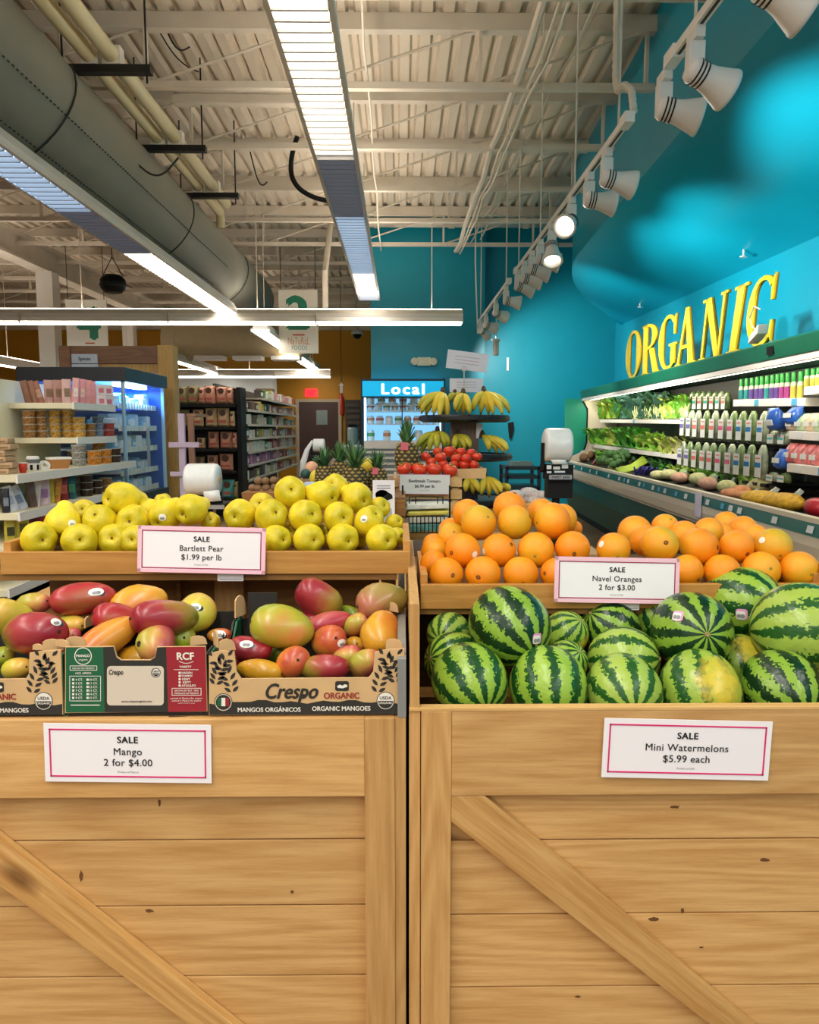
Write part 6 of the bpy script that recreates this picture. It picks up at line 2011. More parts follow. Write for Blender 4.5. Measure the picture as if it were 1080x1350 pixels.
for i, (x, y, w, h) in enumerate(((724, 616, 6, 5), (734, 617, 9, 4), (745, 615, 8, 5), (738, 622, 14, 2.5), (724, 622.5, 6, 2.5))):
    q = at(x, y, 3.545); k = kpx(3.55)
    MB().box(q.x - w * k / 2, q.x + w * k / 2, 3.542, 3.549, q.z - h * k / 2, q.z + h * k / 2).build('tie_bundle', FILM, t)
c = at(739, 629, 3.53); k = kpx(3.53)
pl = MB().box(c.x - 17 * k, c.x + 17 * k, 3.53, 3.55, c.z - 5 * k, c.z + 5 * k).build('name_plate', BLACK, t, bevel=.002)
MB().box(c.x - 15 * k, c.x + 15 * k, 3.527, 3.529, c.z - 3 * k, c.z + 3 * k).build('plate_face', SILVER, pl)
mb = MB(); text_into(mb, 'TWIST  EASE', c.x, c.z, width=25 * k, height=3.2 * k, y=3.5262, bold=.03); mb.build('lettering', INK, pl)
MB().box(at(720, 640, 3.6).x, at(753, 640, 3.6).x, 3.56, 3.64, at(735, 656, 3.6).z, z0).build('bin', BLACK, t)
MB().tube([(at(733, 660, 3.6).x, 3.6, 0), (at(733, 660, 3.6).x, 3.6, z0)], .018, 8).build('post', BLACK, t)
t, a, b_, r_ = bag_roll('small white bag roll with a long sheet hanging near the dark door', 413, 428, 587, 8.5, 5.0, [(411, 580), (402, 592), (396, 608), (395, 628), (403, 628), (404, 610), (408, 594), (413, 582)], 411, 4)
MB().box(a.x - .03, b_.x, 5.0, 5.06, a.z - .22, a.z - .07).build('box_body', BLACK, t)
MB().tube([(a.x + .03, 5.03, 0.01), (a.x + .03, 5.03, a.z - .2)], .02, 8).build('post', BLACK, t)

# ---- recipe card
c = at(506, 660, 2.95); k = kpx(2.95, 506, 660)
t = thing('recipe_card', 'white recipe card with a pink and black picture by the tomato crate', 'card', c, local=True)
MB().box(-14.5 * k, 14.5 * k, -.001, .001, -30 * k, 27 * k).build('card', CARD, t)
MB().box(-.006, .006, .0012, .008, .842 - c.z, 20 * k).build('stake', BLACK, t)
MB().lathe([(0, -.0004), (8.5 * k, -.0004), (9 * k, 0), (0, 0)], 16, lambda p, a: (p.x - 2 * k, -.0014 - p.z * 0, p.y * .7 + 8 * k)).build('picture_pink', mat('card_pink', 'c88a80', .6), t)
MB().poly([(-4 * k, -.0022, 2 * k), (6 * k, -.0022, 11 * k), (11 * k, -.0022, 8 * k), (12 * k, -.0022, 3 * k), (4 * k, -.0022, 0)]).build('picture_black', BLACK, t)
mb = MB()
for i in range(2): mb.box(-9 * k, 9 * k, -.0018, -.001, (19 - i * 3) * k, (20 - i * 3) * k)
mb.build('print_lines', INK_GREY, t)
MB().poly([(-2 * k, -.0018, -12 * k), (10 * k, -.0018, -10 * k), (12 * k, -.0018, -26 * k), (0, -.0018, -28 * k)]).build('picture_grey', mat('card_grey', 'a8b4b4', .6), t)

# ---- tomatoes: slatted crate, sign, wire rack of salad packs
YT = 3.45
cr = thing('tomato_crate', 'pale slatted wooden crate of tomatoes', 'crate', at(560, 715, YT))
x0, x1 = at(519, 660, YT).x, at(609, 660, YT).x
SLAT = wood('crate_slat_wood', 'dcb87c', 'c49a5c', 'X', knots=False)
for y0, y1 in ((630, 642), (646, 658), (662, 674), (678, 692), (696, 712)):
    za, zb_ = at(560, y1, YT).z, at(560, y0, YT).z
    MB().box(x0, x1, YT, YT + .012, za, zb_).build('slat', SLAT, cr, bevel=.001)
    for xx in (x0, x1 - .012):
        MB().box(xx, xx + .012, YT + .013, YT + .5, za, zb_).build('side_slat', SLAT, cr)
ztc = at(560, 629, YT).z
for xx in (x0 + .013, x1 - .045):
    MB().box(xx, xx + .03, YT + .013, YT + .04, .845, ztc).build('corner_post', SLAT, cr)
MB().box(x0 + .012, x1 - .012, YT + .013, YT + .49, ztc - .05, ztc - .04).build('crate_floor', SLAT, cr)
MB().box(x0 - .02, x1 + .02, YT - .02, YT + .5, .80, .845).build('crate_base', WIN, cr)
TOM = ramp_mat('tomato_skin', [(0, 'c02a18'), (.6, 'd83c20'), (1, 'e86030')], 2, -1, 1, .6, 1.5, .25)
me_tom = MB().lathe([(0, -.78), (.3, -.8), (.7, -.62), (.95, -.25), (1, .05), (.9, .42), (.62, .68), (.3, .72), (.1, .62), (0, .6)], 20, lambda p, a: (p.x * (1 + .025 * math.cos(5 * a)), p.y * (1 + .025 * math.cos(5 * a)), p.z)).mesh('tomato', TOM, smooth=True)
mb = MB()
for i in range(5):
    a = i * 1.2566
    mb.poly([(0, 0, .66), (.3 * math.cos(a - .25), .3 * math.sin(a - .25), .78), (.6 * math.cos(a), .6 * math.sin(a), .8), (.3 * math.cos(a + .25), .3 * math.sin(a + .25), .78)])
mb.tube([(0, 0, .62), (.05, 0, .95), (.18, .05, 1.15)], [.06, .05, .05], 5)
me_tcal = mb.mesh('stalk', mat('tomato_stalk', '6a8a3a', .7))
TM = [(533.6, 618, 10, 0), (553, 619, 10.5, 0), (572.5, 619, 10.5, 0), (593.5, 620, 10, 0), (561.5, 602, 7, 1), (568.6, 609, 7.5, 1), (581, 603, 8, 1), (592.6, 595, 8.5, 2), (607.5, 596, 7, 2), (601.5, 604, 7, 1),
      (614.6, 605.4, 7.5, 1), (621, 598, 7, 2), (629.5, 602, 6.5, 1), (599, 612, 7, 1), (612, 613, 7, 1), (625, 613, 7, 1), (584, 612, 7, 1), (577, 595, 6.5, 2)]
TMR = ['front row along the tomato crate', 'middle of the tomato heap', 'top of the tomato heap']
for rw in range(3):
    row_ = sorted(q for q in TM if q[3] == rw)
    for i, (px, py, r_, _) in enumerate(row_):
        Y = YT + .05 + rw * .09 + (.05 if rw else 0)
        o = solo('tomato', me_tom, at(px, py, Y), (rnd.uniform(-.5, .5), rnd.uniform(-.5, .5), rnd.random() * 6), r_ * kpx(Y, px, py),
                 'red tomato, %s in the %s' % (nth(i, len(row_)), TMR[rw]), 'tomato', 'tomatoes on the vine')
        child('stalk', me_tcal, o)
a, b_ = at(603, 618, YT + .12), at(641, 618, YT + .12)
MB_ = MB().extrude([(a.x, YT + .1, a.z), (b_.x, YT + .1, a.z + .004), (b_.x - .004, YT + .1, a.z - .045), (a.x + .004, YT + .1, a.z - .045)], (0, .004, 0))
ct = thing('cardboard_tray', 'low brown cardboard tray beside the tomato heap', 'tray', ((a.x + b_.x) / 2, YT + .2, a.z - .045))
MB_.build('front_wall', KRAFT, ct)
for xx in (a.x, b_.x - .006):
    MB().box(xx, xx + .004, YT + .104, YT + .35, a.z - .045, a.z).build('side_wall', KRAFT, ct)
MB().box(a.x, b_.x - .004, YT + .104, YT + .35, a.z - .045, a.z - .041).build('tray_floor', KRAFT, ct)
c = at(560, 638.5, YT - .03); k = kpx(YT - .03)
t = thing('price_sign', 'grey-white tomato price sign in front of the slatted crate', 'sign', c, local=True, rot=(0, R(0.6), 0))
MB().box(-34 * k, 34 * k, -.001, .001, -13.5 * k, 13.5 * k).build('card', mat('sign_grey', 'd4d6d2', .5), t)
mb = MB()
for q in ((-34, 34, 12.8, 13.5), (-34, 34, -13.5, -12.8), (-34, -33.3, -13.5, 13.5), (33.3, 34, -13.5, 13.5)): mb.box(q[0] * k, q[1] * k, -.0016, -.001, q[2] * k, q[3] * k)
mb.build('border', mat('pink_rule_dim', 'a8325c', .5), t)
mb = MB(); text_into(mb, 'Beefsteak Tomato', 0, 4.5 * k, width=42 * k, y=-.0018, bold=.02); text_into(mb, '$6.99 per lb', 0, -2.5 * k, width=26 * k, y=-.0018, bold=.03); mb.build('lettering', INK, t)
mb = MB(); text_into(mb, 'Product of USA', 0, -8 * k, width=12 * k, y=-.0018); mb.build('small_print', INK_GREY, t)
# wire rack
YW = 3.2
rk = thing('wire_rack', 'black wire rack of salad packs below the tomato sign', 'rack', at(563, 705, YW))
wire = lambda a, b_, n='wire': MB().tube([at(*a, YW), at(*b_, YW)], .004 if n == 'upright' else .0022, 5).build(n, BLACK, rk)
for px in (531, 593): wire((px, 640), (px, 702), 'upright')
for y in (681, 702): wire((531, y), (593, y), 'rail')
for i in range(12): wire((534 + i * 5.2, 681), (534 + i * 5.2, 702), 'wire')
for a, b_ in (((540, 655), (584, 655)), ((540, 655), (540, 664)), ((584, 655), (584, 664)), ((548, 655), (548, 664)), ((577, 655), (577, 664))): wire(a, b_, 'loop')
PACK = [mat('pack_white', 'e4e8dc', .35, var=.15, scale=30), mat('pack_yellow', 'd8cc58', .4, var=.15, scale=30), mat('pack_teal', '5c9a90', .4, var=.5, scale=45)]
for i, (px, y0, y1, w, k_) in enumerate(((563, 663, 672, 60, 0), (564, 673, 680, 58, 1), (563, 681, 690, 62, 0), (562, 690, 701, 60, 2))):
    a, b_ = at(px - w / 2, y1, YW + .02), at(px + w / 2, y0, YW + .02)
    mb = MB(); n = 9; top_, bot_ = [], []
    tag(MB().hexa([(a.x, YW + .012, a.z), (b_.x, YW + .012, a.z + .006), (b_.x, YW + .12, a.z + .006), (a.x, YW + .12, a.z), (a.x + .01, YW + .012, b_.z - .004), (b_.x, YW + .012, b_.z), (b_.x, YW + .12, b_.z), (a.x + .01, YW + .12, b_.z - .004)])
        .build('salad_pack', PACK[k_], bevel=.006), ['white salad pack at the top of the wire rack', 'yellow-banded salad pack second in the wire rack', 'white salad pack third in the wire rack', 'teal printed salad pack at the bottom of the wire rack'][i], 'pack', 'salad packs in the wire rack')

pineapple('tall pineapple standing beside the tomatoes', 536.5, 603, 16, 20, 548, YT + .16, True, .8)

# ---- banana tower
YN = 5.2
bt = thing('banana_stand', 'black tiered banana stand with a wooden column', 'stand', at(608, 760, YN))
cx = at(612, 560, YN).x
BST = mat('stand_black', '1d1a20', .4)
zt = [at(612, y, YN).z for y in (550, 600, 657)]
for i, (z, r_) in enumerate(zip(zt, (.31, .33, .36))):
    MB().lathe([(0, -.035), (r_ * .92, -.035), (r_, -.02), (r_, 0), (r_ * .97, .012), (r_ * .95, 0), (0, 0)], 32, None, Matrix.Translation((cx, YN, z))).build('tier', BST, bt)
MB().box(cx - .09, cx + .09, YN - .09, YN + .09, zt[1], zt[0] - .036).build('column', wood('column_wood', '8a6a58', '6f5244', 'Z', knots=False), bt)
MB().box(cx - .09, cx + .09, YN - .09, YN + .09, zt[2], zt[1] - .036).build('column_lower', BST, bt)
MB().box(cx - .3, cx + .3, YN - .3, YN + .3, .05, zt[2] - .036).build('pedestal', WIN, bt)
MB().box(cx - .34, cx + .34, YN - .37, YN - .345, zt[2] - .30, zt[2] - .04).build('front_board', WX, bt)
BAN = ramp_mat('banana_skin', [(0, 'ccc040'), (.5, 'f0d440'), (1, 'f8e060')], 0, -.2, .2, 1.2, 6, .45)
BAN_G = ramp_mat('banana_skin_green', [(0, '8a9a30'), (.5, 'c8c038'), (1, 'e0cc40')], 0, -.2, .2, 1.2, 6, .45)
BTIP = mat('banana_tip', '4a3a18', .7)


def bunch(label, px, py, tips, Y, green=False):
    c = at(px, py, Y)
    t = thing('banana_bunch', label, 'bananas', c, group='banana bunches on the tiered stand')
    MB().tube([c + Vector((0, .02, .03)), c, c + Vector((0, 0, -.02))], [.012, .02, .024], 8).build('crown', BTIP, t)
    for i, (tx, ty) in enumerate(tips):
        dy = -.06 + .05 * math.sin(i * 1.7)
        e = at(tx, ty, Y + dy)
        m0 = (c + e) / 2; out = Vector(((e.x - c.x) * .42, -.05, .02))
        pts, rs = [], []
        for q in range(9):
            f = q / 8
            p = c * (1 - f) ** 2 + (m0 + out) * 2 * f * (1 - f) + e * f * f
            pts.append(p); rs.append((.009, .014, .021, .024, .0245, .024, .021, .015, .007)[q])
        bn = MB().tube(pts, rs, 6).build('banana', BAN_G if green else BAN, t, smooth=True)
        MB().tube([pts[-1], pts[-1] + (pts[-1] - pts[-2]) * .35], [.006, .005], 5).build('banana_tip', BTIP, bn)


bunch('banana bunch spreading over the outer edge of the top tier', 584, 517, [(556, 544), (562, 547), (572, 546), (580, 550), (590, 552), (552, 538)], YN - .12)
bunch('banana bunch in the middle of the top tier', 611, 519, [(603, 544), (611, 546), (619, 546), (600, 540)], YN - .15)
bunch('banana bunch on the cold case side of the top tier', 638, 516, [(624, 541), (634, 545), (650, 546), (662, 545), (671, 543), (644, 546)], YN - .1)
bunch('greenish banana bunch lying behind on the top tier', 600, 520, [(593, 530), (606, 528), (614, 526)], YN + .1, True)
bunch('banana bunch on the middle tier behind the tall pineapple', 577, 569, [(551, 590), (556, 597), (566, 594), (576, 592), (586, 590), (592, 588)], YN - .15, True)
bunch('greenish banana bunch on the middle tier behind the tomatoes', 603, 573, [(599, 592), (606, 594), (613, 592), (620, 590)], YN - .15, True)
bunch('banana bunch on the cold case side of the middle tier', 636, 574, [(645, 594), (655, 597), (664, 596), (669, 594)], YN - .12)
bunch('banana bunch on the lowest tier next to the tomato tray', 617, 630, [(614, 648), (624, 651), (631, 648)], YN - .18)
bunch('banana bunch on the lowest tier showing three curved fruit', 640, 629, [(635, 652), (645, 654), (656, 652), (661, 649)], YN - .18)
bunch('single bananas at the end of the lowest tier', 655, 640, [(672, 646), (668, 648)], YN - .1)
# cards above the bananas
for px, py, w, h, roll, Y, lb in ((616, 476, 54, 24, 7, YN + .05, 'tilted white sign clipped above the banana stand'), (615, 508, 44, 18, 0, YN + .12, 'white price sign standing behind the top bananas')):
    c = at(px, py, Y); k = kpx(Y, px, py)
    t = thing('price_sign', lb, 'sign', c, local=True, rot=(0, R(roll), 0))
    MB().box(-w * k / 2, w * k / 2, -.002, .002, -h * k / 2, h * k / 2).build('card', mat('sign_lilac', 'e4e4f0', .35), t)
    mb = MB()
    for i in range(3): mb.box(-w * k * .3, w * k * .3, -.0026, -.002, (h * .18 - i * h * .18) * k, (h * .18 - i * h * .18 + 1) * k)
    mb.build('print_lines', mat('faint_print', 'c8b8c0', .6), t)
c = at(612, 486, YN + .02)
clip = thing('sign_clip', 'thin wire clip holding the tilted sign above the bananas', 'clip', at(612, 545, YN + .02))
MB().tube([at(612, 546, YN + .02), at(612, 520, YN + .02), at(612, 488, YN + .02)], .004, 5).build('wire', STEEL_P, clip)
MB().tube([c + Vector((.016 * math.cos(a), 0, .016 * math.sin(a))) for a in [i * .5236 for i in range(13)]], .003, 5).build('ring', STEEL_P, clip)
c = at(632, 568, YN - .11)
tag(MB().box(c.x - .02, c.x + .02, c.y, c.y + .002, c.z - .05, c.z + .05).build('shelf_tag', CARD), 'narrow white tag on the banana stand column', 'tag')

# white net bags on a low table, cart by the teal wall
lt = thing('low_table', 'low wooden table beyond the banana stand', 'table', (at(695, 665, 4.6).x, 4.6, 0))
xa, xb = at(664, 662, 4.5).x, at(722, 662, 4.5).x
zt_ = at(690, 662, 4.5).z
MB().box(xa, xb, 4.3, 4.9, zt_ - .03, zt_).build('table_top', WX, lt)
for xx in (xa + .02, xb - .06):
    for yy in (4.32, 4.84): MB().box(xx, xx + .04, yy, yy + .04, 0, zt_ - .03).build('leg', WX, lt)
NET = mat('white_net', 'd8ccc8', .6, var=.3, scale=90, bump=.5)
for i, (px, py, r_) in enumerate(((680, 653, 12), (697, 650, 13), (712, 653, 11), (690, 658, 13), (706, 660, 12))):
    ball('net_bag', 'white net bag of produce, %s of the five on the low table' % nth(i, 5), 'net bag', px, py, r_, 4.5 + .05 * (i % 2), NET, 'white net bags', .6)
YC = 9.0
ca = thing('hand_cart', 'dark blue frame cart standing against the teal wall', 'cart', at(689, 660, YC))
FR = mat('cart_blue_black', '16303c', .4)
zA, zB, zC = at(690, 615, YC).z, at(690, 627, YC).z, at(690, 641, YC).z
for px in (668, 711):
    x = at(px, 630, YC).x
    for yy in (YC, YC + .5): MB().box(x - .02, x + .02, yy - .02, yy + .02, 0.0, zA).build('post', FR, ca)
for z in (zA, zB, zC):
    MB().box(at(668, 630, YC).x, at(711, 630, YC).x, YC - .02, YC + .5, z - .04, z).build('deck', FR, ca)
tag(MB().box(at(676, 612, YC).x, at(704, 612, YC).x, YC + .1, YC + .4, zA + .001, zA + .05).build('cart_tray', mat('grey_tray', '8a9a9c', .5)), 'grey tray on top of the dark blue cart', 'tray')

# ------------------------------------------------------------------ things on the teal wall
c = at(559, 477, BLUE_Y)
t = thing('emergency_light', 'cream emergency light with two round lamps on the teal wall', 'emergency light', c, local=True)
k = kpx(BLUE_Y, 559, 477)
MB().box(-9 * k, 9 * k, -.08, -.001, -5.5 * k, 5.5 * k).build('case_box', CREAM, t, bevel=.01)
for s in (-1, 1):
    M_ = Matrix.Translation((s * 12.5 * k, -.03, 0)) @ Matrix.Rotation(R(90), 4, 'X')
    MB().lathe([(0, 0), (4.4 * k, 0), (5 * k, .05), (4 * k, .055), (0, .045)], 16, None, M_).build('lamp_head', CREAM, t, smooth=True)
c = at(673, 566, BLUE_Y + .34)
t = thing('wall_device', 'small black device with a tapering tail on the teal wall', 'device', c, local=True)
MB().extrude([(-.05, -.05, .12), (.05, -.05, .14), (.06, -.05, .0), (.02, -.05, -.16), (-.02, -.05, -.16), (-.04, -.05, 0)], (0, .045, 0)).build('casing', BLACK, t)
c = at(669.5, 480, BLUE_Y + .34)
tag(MB().box(c.x - .02, c.x + .02, c.y - .02, c.y - .001, c.z - .12, c.z + .12).build('wall_switch', WHITE), 'slim white strip on the teal wall above the black device', 'switch')

# ------------------------------------------------------------------ the Local cooler
x0, x1 = at(476, 560, 13.2).x, at(587, 560, 13.2).x
zt_, zs, zm, zf = (at(530, y, 13.2).z for y in (498.5, 524, 581, 590))
fr = thing('drinks_cooler', 'lit drinks cooler with a blue header reading Local', 'cooler', ((x0 + x1) / 2, 13.5, 0))
NAVY = mat('cooler_navy', '0e2c40', .35)
MB().box(x0, x0 + .05, 13.2, 13.9, 0.0, zt_).build('side_panel', NAVY, fr)
MB().box(x1 - .05, x1, 13.2, 13.9, 0.0, zt_).build('side_panel', NAVY, fr)
MB().box(x0 + .05, x1 - .05, 13.84, 13.9, 0.0, zt_).build('back_panel', emit('cooler_back_glow', '8cccf4', .7), fr)  # panel glows by itself, standing in for light inside the cooler
MB().box(x0 + .05, x1 - .05, 13.22, 13.84, zs, zt_ - .01).build('header_box', NAVY, fr)
hd = MB().box(x0 + .03, x1 - .03, 13.18, 13.199, zs + .02, zt_ - .05).build('header_sign', emit('local_sign_blue', '0aa0d0', .66), fr, bevel=.004)
mb = MB(); text_into(mb, 'Local', (x0 + x1) / 2, (zs + zt_) / 2 - .02, width=.74, height=.175, y=13.1755, bold=.03, spacing=1.25); mb.build('lettering', emit('local_letters', 'ffffff', 1.6), hd)
MB().box(x0 + .05, x1 - .05, 13.2, 13.84, zf - .02, zm).build('sill', WHITE, fr)
MB().box(x0 + .05, x1 - .05, 13.22, 13.8, 0.1, zf - .021).build('lower_grille', mat('grille_grey', '8a9498', .5), fr)
for i in range(5):
    MB().box(x0 + .06, x1 - .06, 13.205, 13.219, zf - .1 - i * .1, zf - .06 - i * .1).build('grille_bar', WHITE, fr)
LIT_F = emit('cooler_tube', 'b0e0ff', 3)
for xx in (x0 + .055, x1 - .085): MB().box(xx, xx + .03, 13.28, 13.31, zm, zs).build('cooler_lamp', LIT_F, fr)
lv = [zm] + [at(530, y, 13.2).z for y in (558.5, 541, 533)]
for z in lv[1:]:
    MB().box(x0 + .06, x1 - .06, 13.3, 13.83, z - .02, z).build('shelf', mat('cooler_shelf', 'd8e8f0', .4), fr)
me_jar = MB().lathe([(0, 0), (.05, 0), (.055, .02), (.055, .12), (.04, .15), (0, .15)], 10).mesh('jar_body', mat('jar_glass', 'dfeef4', .2))
JC = [mat('jar_lid_green', '3a9a58', .5), mat('jar_lid_orange', 'd88a4c', .5), mat('jar_lid_red', 'c05a50', .5), mat('jar_lid_white', 'f0f0f0', .5)]
me_lid = [MB().lathe([(.045, .06), (.058, .06), (.058, .11), (.045, .11)], 10).mesh('jar_band', m_) for m_ in JC]
for ri, (z, n) in enumerate(zip(lv, (5, 8, 9, 7))):
    for i in range(n):
        x = x0 + .16 + (x1 - x0 - .32) * i / (n - 1)
        rn = ['bottom', 'second', 'third', 'top'][ri]
        o = solo('jar', me_jar, (x, 13.42, z), None, (1.15, 1.15, .9 if ri else 1.2), 'small pale jar, %s on the %s shelf of the Local cooler' % (nth(i, n), rn), 'jar', 'jars in the Local cooler')
        child('jar_band', me_lid[(i + ri) % 4], o)
GLASS = mat('clear_glass', 'd8f0ff', .03, alpha=.05, spec=.25)
xm = (x0 + x1) / 2
for a, b_ in ((x0 + .052, xm - .005), (xm + .005, x1 - .052)):
    dr = MB().box(a, b_, 13.2, 13.206, zm, zs - .005).build('door_glass', GLASS, fr)
    MB().box(b_ - .02, b_, 13.19, 13.199, zm, zs - .005).build('door_edge', NAVY, dr)

# ------------------------------------------------------------------ far wall: door, exit sign, cupboard
DOORB = mat('door_brown', '3a2018', .45)
a, b_ = at(394, 530, 21.9), at(446, 530, 21.9)
d = thing('door_1', 'dark brown swing door with a small window in the yellow wall', None, ((a.x + b_.x) / 2, 21.9, 0), kind='structure')
MB().box(a.x, b_.x, 21.9, 21.96, .01, a.z).build('door_leaf', DOORB, d)
for xx in (a.x - .09, b_.x): MB().box(xx, xx + .09, 21.88, 21.99, 0, a.z).build('door_frame', mat('frame_grey', 'a89a84', .5), d)
MB().box(a.x - .09, b_.x + .09, 21.88, 21.99, a.z, a.z + .08).build('door_frame', mat('frame_grey', 'a89a84', .5), d)
p, q = at(417, 541, 21.9), at(432, 560, 21.9)
MB().box(p.x, q.x, 21.88, 21.899, q.z, p.z).build('door_window', mat('door_pane', '7c8a8a', .2), d, bevel=.008)
c = at(410.5, 518, 21.995); k = kpx(21.9, 410, 518)
t = thing('exit_sign', 'red glowing EXIT sign above the dark door', 'exit sign', c, local=True)
MB().box(-8 * k, 8 * k, -.04, -.005, -5 * k, 5 * k).build('sign_box', emit('exit_red', 'ff2030', 1.3), t)
mb = MB(); text_into(mb, 'EXIT', 0, 0, width=9 * k, height=5 * k, y=-.043, bold=.03); mb.build('lettering', mat('exit_dark', '700818', .5), t)
a, b_ = at(455, 527, 21.0), at(476, 604, 21.0)
t = thing('louvre_cupboard', 'dark slatted cupboard beside the Local cooler', 'cupboard', ((a.x + b_.x) / 2, 21.2, 0))
MB().box(a.x, b_.x, 21.05, 21.5, 0, a.z).build('cupboard_body', mat('cupboard_brown', '2a221c', .5), t)
for i in range(8):
    z = a.z - .1 - i * .16
    MB().box(a.x + .03, b_.x - .03, 21.0, 21.05, z - .09, z).build('slat', mat('cupboard_slat', '453a30', .5), t)
c = at(465, 572, 15.5); k = kpx(15.5)
t = thing('water_jar', 'glass drink jar with a dark lid beside the Local cooler', 'jar', c + Vector((0, 0, -.22)), local=True)
MB().lathe([(0, 0), (.1, 0), (.11, .03), (.11, .3), (.08, .36), (0, .36)], 16).build('jar_body', mat('smoked_glass', '8a9a98', .15), t, smooth=True)
MB().lathe([(.09, .36), (.095, .41), (0, .43)], 16).build('lid', BLACK, t)
x = at(465, 580, 15.5).x
t2 = thing('drink_table', 'grey side table carrying the drink jar', 'table', (x, 15.5, 0))
zz = (c.z - .22)
MB().box(x - .2, x + .2, 15.3, 15.7, zz - .04, zz - .001).build('table_top', WHITE, t2)
MB().box(x - .17, x + .17, 15.33, 15.67, 0, zz - .04).build('table_base', mat('grey_panel', 'b0aca4', .5), t2)
c = at(450, 534, 21.95)
tag(MB().lathe([(0, -.3), (.07, -.3), (.08, -.26), (.08, .18), (.04, .26), (.03, .34), (0, .34)], 12, None, Matrix.Translation(c)).build('fire_extinguisher', mat('extinguisher_red', 'b03020', .4), smooth=True), 'red fire extinguisher on the yellow wall beside the door', 'extinguisher')
# dome camera and pendant
c = at(471, 441, 17)
t = thing('dome_camera', 'white dome security camera below the roof near the teal wall', 'camera', c, local=True)
MB().lathe([(.13, 0), (.13, .06), (.05, .1), (.02, .1), (.02, DECK - c.z), (0, DECK - c.z)], 16).build('mount', WHITE, t, smooth=True)
MB().lathe([(.0, -.1), (.06, -.08), (.09, -.03), (.095, 0), (0, 0)], 16).build('dome', BLACK, t, smooth=True)
c = at(450, 512, 17)
t = thing('hanging_pointer', 'small white pointer hanging on a wire in front of the yellow wall', 'pointer', c, local=True)
MB().extrude([(-.03, 0, -.1), (.03, 0, -.1), (.03, 0, .06), (.06, 0, .06), (0, 0, .13), (-.06, 0, .06), (-.03, 0, .06)], (0, .02, 0)).build('pointer', WHITE, t)
MB().tube([(0, .01, .12), (0, .01, DECK - c.z)], .006, 4).build('wire', DARK, t)
# horn loudspeaker
c = at(149, 374, 9.7)
t = thing('loudspeaker', 'black horn loudspeaker hanging on chains under the roof', 'loudspeaker', c, local=True)
k = kpx(9.7, 149, 374)
MB().lathe([(0, -.1), (.1, -.11), (.15, -.06), (.15, .05), (.1, .1), (0, .11)], 18).build('speaker_body', BLACK, t, smooth=True)
MB().lathe([(.152, -.05), (.165, -.02), (.152, .01)], 18).build('speaker_rim', DARK, t)
for dx in (-.13, .13): MB().tube([(dx, 0, .08), (0, 0, .32)], .006, 5).build('chain', DARK, t)
MB().tube([(0, 0, .32), (0, 0, DECK - c.z)], .006, 5).build('cable', DARK, t)

# ------------------------------------------------------------------ hanging aisle signs
AISLE = mat('aisle_sign_board', 'e0dcd0', .5); AG = mat('aisle_green', '0f7a5c', .5)
YS = 13.6
for num, px0, px1, y0, y1, label in (('4', 86, 143, 395, 458, 'hanging white aisle sign with a green number 4'), ('2', 367, 420, 382, 466, 'hanging white aisle sign with a green number 2 and Natural Foods')):
    a, b_ = at(px0, y0, YS), at(px1, y1, YS)
    c = (a + b_) / 2; w, h = b_.x - a.x, a.z - b_.z
    t = thing('aisle_sign', label, 'aisle sign', c, local=True, group='hanging aisle signs')
    MB().box(-w / 2, w / 2, -.012, .012, -h / 2, h / 2).build('board', AISLE, t)
    mb = MB(); k = w / (px1 - px0)
    cy = (y0 + y1) / 2
    text_into(mb, num, (-1 if num == '2' else 3) * k, (cy - (412 if num == '2' else 426)) * k, height=42 * k, y=-.0135, bold=.05)
    mb.build('number', AG, t)
    if num == '2':
        mb = MB()
        text_into(mb, 'NaTuRaL', 0, (cy - 449.5) * k, width=29 * k, height=10 * k, y=-.0135); mb.build('orange_lettering', mat('aisle_orange', 'c88a58', .5), t)
        mb = MB(); text_into(mb, 'FOODS', 1 * k, (cy - 458.5) * k, width=21 * k, height=5.5 * k, y=-.0135); mb.build('teal_lettering', mat('aisle_teal', '3a8a88', .5), t)
        mb = MB(); mb.box(-8 * k, 8 * k, -.0137, -.0125, (cy - 442.5) * k, (cy - 440.5) * k); mb.build('red_line', mat('aisle_red', 'c05040', .5), t)
    else:
        mb = MB(); mb.box(-3 * k, 10 * k, -.0137, -.0125, (cy - 454.5) * k, (cy - 452.5) * k); mb.build('red_line', mat('aisle_red', 'c05040', .5), t)
    for s in (-1, 1): MB().tube([(s * w * .44, 0, h / 2), (s * w * .44, 0, DECK - .66 - c.z)], .006, 4).build('hanger_wire', DARK, t)
